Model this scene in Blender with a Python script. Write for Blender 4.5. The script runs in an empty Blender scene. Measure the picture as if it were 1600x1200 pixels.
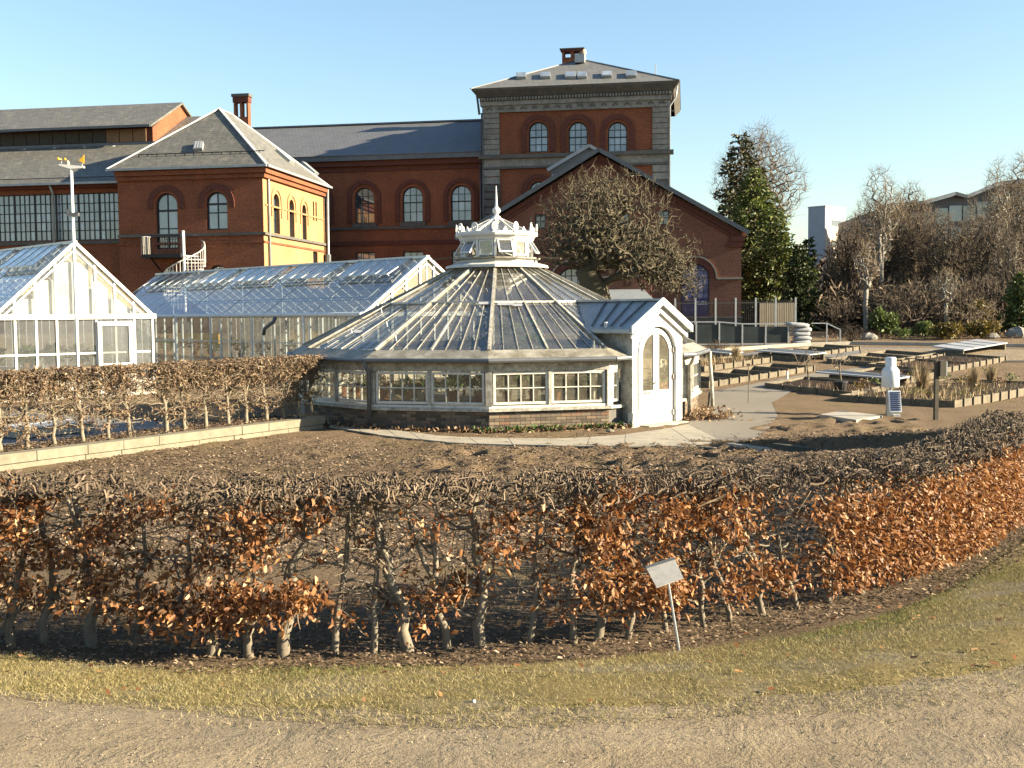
import bpy, bmesh, math, random
import numpy as np
from mathutils import Vector, Matrix
from mathutils.geometry import tessellate_polygon
random.seed(7)
rng = np.random.default_rng(7)
R = math.radians
scn = bpy.context.scene
COL = scn.collection

# ------------------------------------------------------------------ camera
FPX = 1720.0                       # focal length in pixels of the 1600 px wide photograph
CAMZ = 2.64
PITCH = math.atan(110 / FPX)
ROLL = R(-0.5)
cam_d = bpy.data.cameras.new('camera')
cam = bpy.data.objects.new('camera', cam_d)
COL.objects.link(cam)
cam_d.sensor_width = 36.0
cam_d.lens = FPX / 1600 * 36.0
cam_d.clip_start = 0.1
cam_d.clip_end = 3000
CM = Matrix.Rotation(R(90) - PITCH, 4, 'X') @ Matrix.Rotation(ROLL, 4, 'Z')
cam.matrix_world = Matrix.Translation((0, 0, CAMZ)) @ CM
scn.camera = cam
C0 = Vector((0, 0, CAMZ))

# ------------------------------------------------------------------ sky, sun, exposure
SUN_EL = R(19.5)
SUN_A = R(9.4)                     # how far the sun stands on the camera's side of due right
world = bpy.data.worlds.new('World')
scn.world = world
world.use_nodes = True
wn = world.node_tree.nodes
wl = world.node_tree.links
bg = wn['Background']
sky = wn.new('ShaderNodeTexSky')
sky.sky_type = 'NISHITA'
sky.sun_disc = False
sky.sun_elevation = SUN_EL
sky.sun_rotation = R(90) + SUN_A
sky.altitude = 0
sky.air_density = 1.25
sky.dust_density = 0.5
sky.ozone_density = 2.8
wl.new(sky.outputs[0], bg.inputs[0])
bg.inputs[1].default_value = 0.051
sun_d = bpy.data.lights.new('sun', 'SUN')
sun = bpy.data.objects.new('sun', sun_d)
COL.objects.link(sun)
sun_d.energy = 4.8
sun_d.angle = R(0.53)
sun_d.color = (1.0, 0.84, 0.60)
SDIR = Vector((math.cos(SUN_EL) * math.cos(SUN_A), -math.cos(SUN_EL) * math.sin(SUN_A), math.sin(SUN_EL)))
sun.rotation_euler = SDIR.to_track_quat('Z', 'Y').to_euler()
sun.location = (60, 0, 40)
scn.view_settings.view_transform = 'Standard'
scn.view_settings.look = 'None'
scn.view_settings.gamma = 1.0
scn.view_settings.exposure = 2.3
scn.view_settings.use_curve_mapping = False
scn.render.engine = 'CYCLES'
scn.cycles.max_bounces = 8
scn.cycles.transparent_max_bounces = 24
scn.cycles.caustics_reflective = False
scn.cycles.caustics_refractive = False
scn.cycles.use_denoising = True

# ------------------------------------------------------------------ picture <-> place
def ray(px, py):
    d = CM.to_3x3() @ Vector(((px - 800) / FPX, -(py - 600) / FPX, -1.0))
    return d / d.y
def P(px, py, depth):
    return C0 + ray(px, py) * depth
def smooth(a, b, t):
    t = max(0.0, min(1.0, (t - a) / (b - a)))
    return t * t * (3 - 2 * t)

# ------------------------------------------------------------------ mesh helpers
class MB:
    def __init__(s):
        s.v = []; s.f = []
    def add(s, vs, fs):
        n = len(s.v)
        s.v.extend([tuple(p) for p in vs])
        s.f.extend([tuple(i + n for i in f) for f in fs])
        return s
    def box(s, x0, x1, y0, y1, z0, z1):
        return s.add([(x0,y0,z0),(x1,y0,z0),(x1,y1,z0),(x0,y1,z0),(x0,y0,z1),(x1,y0,z1),(x1,y1,z1),(x0,y1,z1)],
                     [(0,3,2,1),(4,5,6,7),(0,1,5,4),(1,2,6,5),(2,3,7,6),(3,0,4,7)])
    def bar(s, p, q, w, h, up=(0,0,1)):
        p = Vector(p); q = Vector(q); d = (q - p)
        if d.length < 1e-6: return s
        d.normalize(); u = Vector(up)
        a = d.cross(u)
        if a.length < 1e-4: a = d.cross(Vector((1,0,0)))
        a.normalize(); b = a.cross(d)
        a *= w / 2; b *= h / 2
        vs = [p-a-b, p+a-b, p+a+b, p-a+b, q-a-b, q+a-b, q+a+b, q-a+b]
        return s.add(vs, [(0,3,2,1),(4,5,6,7),(0,1,5,4),(1,2,6,5),(2,3,7,6),(3,0,4,7)])
    def quad(s, a, b, c, d): return s.add([a,b,c,d], [(0,1,2,3)])
    def poly(s, pts): return s.add(pts, [tuple(range(len(pts)))])
    def slab(s, pts, nrm, t):
        """flat polygon given thickness t along -nrm"""
        n = Vector(nrm).normalized() * t
        k = len(pts)
        a = [Vector(p) for p in pts]; b = [p - n for p in a]
        fs = [tuple(range(k)), tuple(range(2*k-1, k-1, -1))]
        fs += [(i, k+i, k+(i+1) % k, (i+1) % k) for i in range(k)]
        return s.add(a + b, fs)
    def prism(s, poly, y0, y1):
        """2D polygon (x,z) pushed from y0 to y1"""
        k = len(poly)
        vs = [(x, y0, z) for x, z in poly] + [(x, y1, z) for x, z in poly]
        fs = [tuple(range(k)), tuple(range(2*k-1, k-1, -1))]
        fs += [(i, k+i, k+(i+1) % k, (i+1) % k) for i in range(k)]
        return s.add(vs, fs)
    def tube(s, pts, rad, n=5, cap=True):
        pts = [Vector(p) for p in pts]
        k = len(pts)
        if not hasattr(rad, '__len__'): rad = [rad] * k
        base = len(s.v)
        ref = None
        for i in range(k):
            d = (pts[min(i+1, k-1)] - pts[max(i-1, 0)])
            if d.length < 1e-9: d = Vector((0,0,1))
            d.normalize()
            if ref is None:
                ref = Vector((1,0,0)) if abs(d.x) < 0.8 else Vector((0,1,0))
            a = ref - d * ref.dot(d)
            if a.length < 1e-4: a = d.orthogonal()
            a.normalize(); ref = a
            b = d.cross(a)
            for j in range(n):
                t = 2 * math.pi * j / n
                q = pts[i] + (a * math.cos(t) + b * math.sin(t)) * rad[i]
                s.v.append((q.x, q.y, q.z))
        for i in range(k - 1):
            for j in range(n):
                j2 = (j + 1) % n
                s.f.append((base+i*n+j, base+i*n+j2, base+(i+1)*n+j2, base+(i+1)*n+j))
        if cap:
            s.f.append(tuple(base + (k-1)*n + j for j in range(n)))
            s.f.append(tuple(base + j for j in reversed(range(n))))
        return s
    def lathe(s, prof, n=16, c=(0,0,0), a0=0.0):
        base = len(s.v); k = len(prof)
        for r, z in prof:
            for j in range(n):
                t = 2*math.pi*j/n + a0
                s.v.append((c[0]+r*math.sin(t), c[1]-r*math.cos(t), c[2]+z))
        for i in range(k-1):
            for j in range(n):
                j2 = (j+1) % n
                s.f.append((base+i*n+j, base+i*n+j2, base+(i+1)*n+j2, base+(i+1)*n+j))
        s.f.append(tuple(base+j for j in reversed(range(n))))
        s.f.append(tuple(base+(k-1)*n+j for j in range(n)))
        return s
    def panel(s, outer, holes, y0, depth, plane='xz'):
        """wall face (x,z) at y0 with real openings and their reveals going back by depth"""
        loops = [list(outer)] + [list(h) for h in holes]
        flat = [p for l in loops for p in l]
        tris = tessellate_polygon([[Vector((x, z, 0)) for x, z in l] for l in loops])
        vs = [(x, y0, z) for x, z in flat]
        fs = []
        for t in tris:
            a, b, c = (flat[i] for i in t)
            cr = (b[0]-a[0])*(c[1]-a[1]) - (b[1]-a[1])*(c[0]-a[0])
            fs.append(tuple(t) if cr > 0 else tuple(reversed(t)))
        s.add(vs, fs)
        for h in holes:
            k = len(h)
            s.add([(x, y0, z) for x, z in h] + [(x, y0+depth, z) for x, z in h],
                  [(i, (i+1) % k, k+(i+1) % k, k+i) for i in range(k)])
        return s
    def xform(s, M, start=0):
        s.v[start:] = [tuple(M @ Vector(p)) for p in s.v[start:]]
        return s
    def mesh(s, name, mat, smooth_=False):
        me = bpy.data.meshes.new(name)
        me.from_pydata(s.v, [], s.f)
        if mat: me.materials.append(mat)
        if smooth_: me.polygons.foreach_set('use_smooth', [True] * len(me.polygons))
        me.update()
        return me
    def build(s, name, mat, parent=None, label=None, cat=None, group=None, kind=None, smooth_=False, loc=None):
        o = bpy.data.objects.new(name, s.mesh(name, mat, smooth_))
        COL.objects.link(o)
        if parent: o.parent = parent
        if loc is not None: o.location = loc
        tag(o, label, cat, group, kind)
        return o

def tag(o, label=None, cat=None, group=None, kind=None):
    if label: o['label'] = label
    if cat: o['category'] = cat
    if group: o['group'] = group
    if kind: o['kind'] = kind
    return o
def thing(name, label, cat, loc=(0,0,0), rz=0.0, group=None):
    o = bpy.data.objects.new(name, None)
    o.empty_display_size = 0.2
    COL.objects.link(o)
    o.location = loc; o.rotation_euler = (0, 0, rz)
    return tag(o, label, cat, group)
def place(mesh, name, parent=None, loc=(0,0,0), rot=(0,0,0), scale=(1,1,1)):
    o = bpy.data.objects.new(name, mesh)
    COL.objects.link(o)
    if parent: o.parent = parent
    o.location = loc; o.rotation_euler = rot; o.scale = scale
    return o
def copy_tree(o, parent=None):
    c = o.copy(); COL.objects.link(c); c.parent = parent
    for ch in list(o.children): copy_tree(ch, c)
    return c
def np_mesh(name, verts, faces, mat, k):
    """verts (N,3), faces (M,k) numpy"""
    me = bpy.data.meshes.new(name)
    verts = np.ascontiguousarray(verts, dtype=np.float32); faces = np.ascontiguousarray(faces, dtype=np.int32)
    me.vertices.add(len(verts)); me.vertices.foreach_set('co', verts.ravel())
    me.loops.add(faces.size); me.loops.foreach_set('vertex_index', faces.ravel())
    me.polygons.add(len(faces))
    me.polygons.foreach_set('loop_start', np.arange(0, faces.size, k, dtype=np.int32))
    me.polygons.foreach_set('loop_total', np.full(len(faces), k, dtype=np.int32))
    me.materials.append(mat)
    me.update(calc_edges=True)
    return me

class Frame:
    """a building's own axes: X along its front (to the right), Y back into it"""
    def __init__(s, px, depth, eps, z0=0.0):
        o = P(px, 490, depth)
        s.o = Vector((o.x, o.y, 0)); s.e = R(eps)
        s.X = Vector((math.cos(s.e), -math.sin(s.e), 0)); s.Y = Vector((math.sin(s.e), math.cos(s.e), 0))
    def thing(s, name, label, cat, group=None):
        return thing(name, label, cat, s.o, -s.e, group)
    def uz(s, px, py, y=0.0):
        """(x,z) where the sight line meets the plane Y=y"""
        d = ray(px, py); c = C0 - s.o
        t = (y - c.dot(s.Y)) / d.dot(s.Y)
        q = c + d * t
        return q.dot(s.X), q.z
    def u(s, px, y=0.0, py=330): return s.uz(px, py, y)[0]
    def z(s, px, py, y=0.0): return s.uz(px, py, y)[1]
    def vz(s, px, py, x=0.0):
        """(y,z) where the sight line meets the plane X=x"""
        d = ray(px, py); c = C0 - s.o
        t = (x - c.dot(s.X)) / d.dot(s.X)
        q = c + d * t
        return q.dot(s.Y), q.z

def arch_loop(x0, x1, z0, z1, n=10):
    """round-headed opening, counter-clockwise"""
    r = (x1 - x0) / 2; cx = (x0 + x1) / 2; zs = z1 - r
    pts = [(x0, z0), (x1, z0)]
    for i in range(n + 1):
        t = math.pi * i / n
        pts.append((cx + r * math.cos(t), zs + r * math.sin(t)))
    return pts
def rect_loop(x0, x1, z0, z1): return [(x0,z0),(x1,z0),(x1,z1),(x0,z1)]

# ------------------------------------------------------------------ materials
class NT:
    def __init__(s, name):
        s.m = bpy.data.materials.new(name); s.m.use_nodes = True
        s.t = s.m.node_tree; s.n = s.t.nodes; s.b = s.n['Principled BSDF']; s.out = s.n['Material Output']
    def new(s, t, **kw):
        nd = s.n.new(t)
        for k, v in kw.items():
            if k.startswith('_'): setattr(nd, k[1:], v)
            else: nd.inputs[k.replace('_', ' ')].default_value = v
        return nd
    def link(s, a, b): s.t.links.new(a, b)
    def coord(s, kind='Object'): return s.new('ShaderNodeTexCoord').outputs[kind]
    def noise(s, scale, detail=4, rough=0.55, vec=None, dist=0.0):
        nd = s.new('ShaderNodeTexNoise', Scale=scale, Detail=detail, Roughness=rough, Distortion=dist)
        s.link(vec if vec is not None else s.coord(), nd.inputs['Vector'])
        return nd.outputs['Fac']
    def ramp(s, fac, stops):
        nd = s.new('ShaderNodeValToRGB'); s.link(fac, nd.inputs[0])
        e = nd.color_ramp.elements
        while len(e) < len(stops): e.new(0.5)
        for el, (p, c) in zip(e, stops):
            el.position = p; el.color = (c[0], c[1], c[2], 1) if hasattr(c, '__len__') else (c, c, c, 1)
        return nd.outputs[0]
    def mix(s, fac, a, b, mode='MIX'):
        nd = s.new('ShaderNodeMix', _data_type='RGBA', _blend_type=mode)
        for sock, v in ((nd.inputs['Factor'], fac), (nd.inputs['A'], a), (nd.inputs['B'], b)):
            if isinstance(v, (int, float)): sock.default_value = v
            elif isinstance(v, tuple): sock.default_value = (v[0], v[1], v[2], 1)
            else: s.link(v, sock)
        return nd.outputs['Result']
    def math(s, op, a, b=0.0):
        nd = s.new('ShaderNodeMath', _operation=op)
        for i, v in enumerate((a, b)):
            if isinstance(v, (int, float)): nd.inputs[i].default_value = v
            else: s.link(v, nd.inputs[i])
        return nd.outputs[0]
    def bump(s, h, strength=0.5, dist=0.02):
        nd = s.new('ShaderNodeBump', Strength=strength, Distance=dist)
        s.link(h, nd.inputs['Height']); s.link(nd.outputs[0], s.b.inputs['Normal'])
    def color(s, c):
        if isinstance(c, tuple): s.b.inputs['Base Color'].default_value = (c[0], c[1], c[2], 1)
        else: s.link(c, s.b.inputs['Base Color'])
    def set(s, rough=0.8, metal=0.0, spec=0.5):
        s.b.inputs['Roughness'].default_value = rough; s.b.inputs['Metallic'].default_value = metal
        s.b.inputs['Specular IOR Level'].default_value = spec
        return s
    def wallvec(s, su=1.0, sv=1.0):
        """(x+y, z) of the object's own axes, for courses on upright walls"""
        sp = s.new('ShaderNodeSeparateXYZ'); s.link(s.coord(), sp.inputs[0])
        cb = s.new('ShaderNodeCombineXYZ')
        s.link(s.math('MULTIPLY', s.math('ADD', sp.outputs[0], sp.outputs[1]), su), cb.inputs[0])
        s.link(s.math('MULTIPLY', sp.outputs[2], sv), cb.inputs[1])
        return cb.outputs[0]
    def rand(s): return s.new('ShaderNodeObjectInfo').outputs['Random']
    def island(s): return s.new('ShaderNodeNewGeometry').outputs['Random Per Island']

KA = 0.82
def m_plain(name, c, rough=0.7, metal=0.0, var=0.12, scale=6.0, spec=0.4, bump=0.0):
    c = tuple(v * KA for v in c)
    t = NT(name)
    n = t.noise(scale, 6, 0.65)
    lo = tuple(v * (1 - var) for v in c); hi = tuple(min(1, v * (1 + var)) for v in c)
    t.color(t.ramp(n, [(0.3, lo), (0.7, hi)])); t.set(rough, metal, spec)
    if bump: t.bump(t.noise(scale * 8, 4), bump, 0.01)
    return t.m
def m_brick(name, c1, c2, mortar, grime=(0.06, 0.04, 0.035), bw=0.24, bh=0.077):
    t = NT(name)
    v = t.wallvec()
    b = t.new('ShaderNodeTexBrick', Scale=1.0)
    b.offset = 0.5
    b.inputs['Brick Width'].default_value = bw; b.inputs['Row Height'].default_value = bh
    b.inputs['Mortar Size'].default_value = 0.012; b.inputs['Bias'].default_value = -0.1
    b.inputs['Color1'].default_value = (*c1, 1); b.inputs['Color2'].default_value = (*c2, 1); b.inputs['Mortar'].default_value = (*mortar, 1)
    t.link(v, b.inputs['Vector'])
    c = t.mix(t.ramp(t.noise(0.42, 7, 0.68), [(0.38, 0.0), (0.70, 0.85)]), b.outputs['Color'], grime)
    c2_ = t.mix(t.ramp(t.noise(9.0, 3), [(0.35, 0.0), (0.8, 0.6)]), c, tuple(x * 1.5 for x in c1))
    c3_ = t.mix(t.ramp(t.noise(2.3, 5, 0.7), [(0.55, 0.0), (0.8, 0.35)]), c2_, tuple(x * 0.55 for x in c2))
    t.color(c3_); t.set(0.85, 0, 0.25)
    t.bump(t.math('ADD', t.math('MULTIPLY', b.outputs['Fac'], -0.6), t.math('MULTIPLY', t.noise(6.0, 5, 0.7), 1.5)), 0.6, 0.015)
    return t.m
def m_slate(name, c1, c2, bw=0.32, bh=0.16, lichen=0.0, rough=0.55, kv=1.0):
    t = NT(name)
    v = t.wallvec(1.0, kv)
    b = t.new('ShaderNodeTexBrick', Scale=1.0)
    b.offset = 0.5
    b.inputs['Brick Width'].default_value = bw; b.inputs['Row Height'].default_value = bh
    b.inputs['Mortar Size'].default_value = 0.012
    b.inputs['Color1'].default_value = (*c1, 1); b.inputs['Color2'].default_value = (*c2, 1)
    b.inputs['Mortar'].default_value = tuple(x * 0.45 for x in c1) + (1,)
    t.link(v, b.inputs['Vector'])
    c = b.outputs['Color']
    if lichen:
        c = t.mix(t.ramp(t.noise(2.2, 7, 0.75), [(0.5, 0.0), (0.72, lichen)]), c, (0.30, 0.28, 0.22))
        c = t.mix(t.ramp(t.noise(14, 3, 0.6), [(0.66, 0.0), (0.72, lichen)]), c, (0.55, 0.52, 0.46))
    c = t.mix(t.ramp(t.noise(0.7, 5, 0.6), [(0.3, 0.0), (0.8, 0.35)]), c, tuple(x * 1.7 for x in c1))
    t.color(c); t.set(rough, 0, 0.4)
    t.bump(b.outputs['Fac'], -0.8, 0.015)
    return t.m
def m_glass(name, tint=(0.85, 0.9, 0.88), dirt=(0.45, 0.43, 0.36), dirt_lo=0.05, dirt_hi=0.35, ior=1.5, scale=1.4, gloss=1.0):
    """thin pane: mirror by Fresnel, clear where clean, a film of dirt where not"""
    t = NT(name)
    t.n.remove(t.b)
    tr = t.new('ShaderNodeBsdfTransparent'); tr.inputs[0].default_value = (*tint, 1)
    gl = t.new('ShaderNodeBsdfGlossy'); gl.inputs['Roughness'].default_value = 0.03; gl.inputs[0].default_value = (gloss, gloss, gloss, 1)
    lw = t.new('ShaderNodeLayerWeight'); lw.inputs[0].default_value = 0.5      # Schlick, alike from both sides of the sheet
    f0 = ((ior-1)/(ior+1))**2*1.9
    fr = t.math('ADD', t.math('MULTIPLY', t.math('POWER', lw.outputs['Facing'], 4.2), 0.92-f0), f0)
    df = t.new('ShaderNodeBsdfDiffuse'); df.inputs[0].default_value = (*dirt, 1)
    tl = t.new('ShaderNodeBsdfTranslucent'); tl.inputs[0].default_value = (*dirt, 1)
    dd = t.new('ShaderNodeMixShader'); dd.inputs[0].default_value = 0.45
    t.link(df.outputs[0], dd.inputs[1]); t.link(tl.outputs[0], dd.inputs[2])
    n = t.noise(scale, 7, 0.68)
    r = t.rand()
    f = t.math('ADD', t.ramp(n, [(0.35, dirt_lo), (0.75, dirt_hi)]), t.math('MULTIPLY', r, 0.10))
    a = t.new('ShaderNodeMixShader'); t.link(f, a.inputs[0]); t.link(tr.outputs[0], a.inputs[1]); t.link(dd.outputs[0], a.inputs[2])
    bb = t.new('ShaderNodeMixShader'); t.link(fr, bb.inputs[0]); t.link(a.outputs[0], bb.inputs[1]); t.link(gl.outputs[0], bb.inputs[2])
    t.link(bb.outputs[0], t.out.inputs[0])
    return t.m
def m_winglass(name, base=(0.20, 0.25, 0.30), var=0.5):
    """window of a building seen from outside: pale blinds and reflected sky put into its base colour"""
    t = NT(name)
    r = t.rand()
    c = t.mix(r, tuple(x * (1 - var) for x in base), tuple(x * (1 + var * 0.6) for x in base))
    c = t.mix(t.ramp(t.noise(0.8, 3), [(0.35, 0.0), (0.7, 0.7)]), c, tuple(x * 0.35 for x in base))
    t.color(c); t.set(0.04, 0, 0.9)
    t.b.inputs['IOR'].default_value = 1.7
    t.bump(t.noise(1.1, 2), 0.05, 0.02)
    return t.m
def m_weather(name, paint=(0.78, 0.77, 0.72), under=(0.22, 0.20, 0.16), lo=0.52, hi=0.72, scale=5.0, rough=0.5, dirt=0.3):
    paint = tuple(v * KA for v in paint); under = tuple(v * KA for v in under)
    """old paint over timber or metal, flaked and streaked"""
    t = NT(name)
    n = t.noise(scale, 8, 0.75)
    n2 = t.noise(scale * 0.35, 4, 0.6)
    k = t.math('ADD', t.math('MULTIPLY', n, 0.7), t.math('MULTIPLY', n2, 0.3))
    c = t.mix(t.ramp(k, [(lo, 0.0), (hi, 1.0)]), paint, under)
    c = t.mix(t.ramp(t.noise(scale * 2.5, 4), [(0.4, 0.0), (0.75, dirt)]), c, tuple(x * 0.7 for x in under))
    t.color(c); t.set(rough, 0, 0.4)
    t.bump(n, 0.25, 0.01)
    return t.m

KA = 0.82
def m_leaf(name, stops, trans=0.25, rough=0.55):
    t = NT(name)
    c = t.ramp(t.island(), [(p, tuple(v * KA for v in q)) for p, q in stops])
    t.color(c); t.set(rough, 0, 0.35)
    tl = t.new('ShaderNodeBsdfTranslucent'); t.link(c, tl.inputs[0])
    mx = t.new('ShaderNodeMixShader'); mx.inputs[0].default_value = trans
    t.link(t.b.outputs[0], mx.inputs[1]); t.link(tl.outputs[0], mx.inputs[2]); t.link(mx.outputs[0], t.out.inputs[0])
    return t.m
M = {}
M['brick'] = m_brick('red_brick', (0.26, 0.080, 0.033), (0.165, 0.050, 0.024), (0.10, 0.062, 0.042), (0.050, 0.027, 0.018))
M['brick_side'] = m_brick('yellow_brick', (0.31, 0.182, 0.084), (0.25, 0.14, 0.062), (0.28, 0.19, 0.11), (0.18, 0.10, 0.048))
M['brick_gable'] = m_brick('gable_brick', (0.20, 0.072, 0.039), (0.132, 0.048, 0.029), (0.13, 0.09, 0.068), (0.055, 0.032, 0.024))
M['brick_dark'] = m_plain('brick_moulding', (0.115, 0.035, 0.022), 0.85, var=0.3)
M['slate'] = m_slate('old_slate', (0.085, 0.085, 0.075), (0.12, 0.115, 0.10), lichen=0.55)
M['slate2'] = m_slate('grey_slate', (0.115, 0.115, 0.11), (0.145, 0.145, 0.135), bw=0.4, bh=0.13, lichen=0.12)
M['slate3'] = m_slate('dark_slate', (0.095, 0.10, 0.105), (0.12, 0.125, 0.13), bw=0.3, bh=0.12, lichen=0.0)
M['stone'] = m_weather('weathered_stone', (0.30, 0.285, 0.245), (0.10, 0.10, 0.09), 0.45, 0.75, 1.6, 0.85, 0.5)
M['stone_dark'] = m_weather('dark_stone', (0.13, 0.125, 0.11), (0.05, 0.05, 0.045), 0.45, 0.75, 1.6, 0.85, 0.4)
M['zinc'] = m_plain('zinc', (0.33, 0.36, 0.37), 0.45, 0.3, 0.2, 2.0)
M['zinc_dark'] = m_plain('dark_zinc', (0.12, 0.13, 0.14), 0.5, 0.3, 0.2, 2.0)
M['lead'] = m_weather('lead_flashing', (0.36, 0.35, 0.30), (0.12, 0.105, 0.07), 0.38, 0.64, 3.0, 0.6, 0.35)
M['frame_dark'] = m_plain('dark_frame', (0.018, 0.020, 0.026), 0.5, 0, 0.2)
M['glass_win'] = m_winglass('window_glass', (0.26, 0.31, 0.36))
M['glass_dark'] = m_winglass('dark_window_glass', (0.06, 0.08, 0.10))
M['white'] = m_plain('white_paint', (0.72, 0.72, 0.69), 0.45, 0, 0.05, 3.0)
M['white_old'] = m_weather('old_white_paint', (0.62, 0.61, 0.55), (0.20, 0.18, 0.14), 0.54, 0.72, 6.0, 0.55, 0.3)
M['alu_dull'] = m_plain('dull_aluminium', (0.30, 0.32, 0.33), 0.5, 0.3, 0.15)
M['white_worn'] = m_weather('worn_white_paint', (0.52, 0.51, 0.45), (0.15, 0.135, 0.10), 0.42, 0.64, 7.0, 0.6, 0.45)
M['alu'] = m_plain('bright_aluminium', (0.50, 0.52, 0.53), 0.4, 0.35, 0.12)
M['steel'] = m_plain('galvanised_steel', (0.38, 0.41, 0.43), 0.45, 0.4, 0.15)
M['iron'] = m_plain('black_iron', (0.02, 0.02, 0.022), 0.55, 0.2, 0.2)
M['glass_rot'] = m_glass('dirty_greenhouse_glass', (0.72, 0.75, 0.73), (0.27, 0.265, 0.245), 0.12, 0.46, 1.6, 1.6)
M['glass_rotwin'] = m_glass('greenhouse_window_glass', (0.86, 0.86, 0.80), (0.40, 0.37, 0.28), 0.08, 0.42, 1.45, 2.5)
M['glass_long'] = m_glass('clear_greenhouse_glass', (0.76, 0.81, 0.81), (0.30, 0.31, 0.31), 0.14, 0.42, 1.7, 0.8)
M['timber'] = m_weather('grey_timber', (0.185, 0.155, 0.105), (0.06, 0.05, 0.034), 0.40, 0.75, 4.0, 0.85, 0.4)
M['timber_dark'] = m_plain('dark_timber', (0.055, 0.048, 0.035), 0.85, 0, 0.3)
M['concrete'] = m_plain('concrete', (0.36, 0.335, 0.28), 0.9, 0, 0.16, 3.0, 0.2, 0.3)
M['stoneblock'] = m_weather('pale_stone_block', (0.215, 0.198, 0.142), (0.10, 0.093, 0.062), 0.45, 0.8, 3.0, 0.9, 0.3)
M['bark'] = m_weather('grey_bark', (0.24, 0.205, 0.15), (0.07, 0.06, 0.045), 0.42, 0.66, 9.0, 0.9, 0.3)
M['bark_brown'] = m_plain('brown_twig', (0.088, 0.066, 0.044), 0.9, 0, 0.35, 4.0)
M['bark_moss'] = m_weather('mossy_bark', (0.115, 0.098, 0.056), (0.035, 0.030, 0.020), 0.40, 0.70, 3.0, 0.9, 0.3)
M['bark_twig'] = m_leaf('beech_twig', [(0.0, (0.040, 0.029, 0.019)), (0.5, (0.095, 0.070, 0.046)), (1.0, (0.22, 0.165, 0.11))], 0.0, 0.9)
M['bark_twig2'] = m_leaf('hornbeam_twig', [(0.0, (0.07, 0.05, 0.034)), (0.5, (0.15, 0.115, 0.08)), (1.0, (0.28, 0.22, 0.15))], 0.0, 0.9)
M['bark_hedge'] = m_weather('hornbeam_bark', (0.26, 0.225, 0.165), (0.09, 0.075, 0.05), 0.42, 0.66, 9.0, 0.9, 0.3)
M['bark_shrub'] = m_leaf('shrub_twig', [(0.0, (0.075, 0.056, 0.036)), (1.0, (0.19, 0.148, 0.094))], 0.0, 0.9)
M['bark_birch'] = m_weather('birch_bark', (0.25, 0.235, 0.20), (0.10, 0.09, 0.075), 0.52, 0.66, 6.0, 0.8, 0.3)
M['leaf_beech'] = m_leaf('dry_beech_leaf', [(0.0, (0.12, 0.045, 0.016)), (0.35, (0.25, 0.105, 0.036)), (0.7, (0.36, 0.175, 0.068)), (0.92, (0.48, 0.275, 0.13)), (1.0, (0.60, 0.42, 0.25))], 0.3)
M['leaf_hornbeam'] = m_leaf('dry_hornbeam_leaf', [(0.0, (0.10, 0.058, 0.030)), (0.5, (0.20, 0.125, 0.068)), (1.0, (0.38, 0.26, 0.15))])
M['needle'] = m_leaf('conifer_needles', [(0.0, (0.045, 0.068, 0.018)), (0.5, (0.095, 0.125, 0.028)), (1.0, (0.19, 0.21, 0.05))], 0.2)
M['needle_dark'] = m_leaf('dark_conifer_needles', [(0.0, (0.020, 0.034, 0.012)), (1.0, (0.075, 0.095, 0.028))], 0.1)
M['needle_blue'] = m_leaf('cedar_needles', [(0.0, (0.030, 0.036, 0.014)), (0.6, (0.062, 0.066, 0.026)), (1.0, (0.12, 0.105, 0.042))], 0.1)
M['leaf_green'] = m_leaf('evergreen_leaf', [(0.0, (0.054, 0.086, 0.024)), (0.6, (0.120, 0.162, 0.043)), (1.0, (0.228, 0.252, 0.084))], 0.2)
M['leaf_olive'] = m_leaf('yellow_green_leaf', [(0.0, (0.07, 0.065, 0.014)), (0.6, (0.15, 0.115, 0.022)), (1.0, (0.25, 0.16, 0.03))], 0.2)
M['leaf_pot'] = m_leaf('greenhouse_plant_leaf', [(0.0, (0.03, 0.07, 0.015)), (1.0, (0.10, 0.19, 0.04))], 0.25)
M['straw'] = m_leaf('dead_stems', [(0.0, (0.16, 0.11, 0.06)), (1.0, (0.42, 0.32, 0.18))], 0.1, 0.8)
M['grass'] = m_leaf('winter_grass', [(0.0, (0.10, 0.095, 0.028)), (0.35, (0.20, 0.175, 0.060)), (0.75, (0.34, 0.28, 0.125)), (1.0, (0.47, 0.40, 0.22))], 0.2, 0.8)
M['chips'] = m_leaf('bark_chip', [(0.0, (0.050, 0.033, 0.020)), (0.55, (0.128, 0.088, 0.053)), (0.9, (0.25, 0.18, 0.112)), (1.0, (0.44, 0.34, 0.23))], 0.0, 0.9)
M['pebble'] = m_leaf('pebble', [(0.0, (0.173, 0.138, 0.094)), (0.7, (0.312, 0.259, 0.178)), (1.0, (0.485, 0.429, 0.327))], 0.0, 0.9)
M['yellow'] = m_plain('yellow_plastic', (0.75, 0.42, 0.02), 0.4)
M['grey_plastic'] = m_plain('pale_grey_plastic', (0.62, 0.68, 0.72), 0.4, 0, 0.04)
M['sheet'] = m_plain('white_plastic_sheet', (0.36, 0.37, 0.38), 0.35, 0, 0.12, 2.5)
M['cream'] = m_plain('cream_panel', (0.36, 0.31, 0.225), 0.7, 0, 0.12)
M['tarp'] = m_plain('dark_green_tarpaulin', (0.022, 0.030, 0.032), 0.4, 0, 0.5, 1.5)
M['shade'] = m_plain('white_blind', (0.85, 0.84, 0.80), 0.8, 0, 0.03, 2.0)
M['floor'] = m_plain('greenhouse_floor', (0.17, 0.15, 0.115), 0.9, 0, 0.3)
M['cream_brown'] = m_plain('brown_board', (0.20, 0.115, 0.055), 0.7, 0, 0.3)
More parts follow.
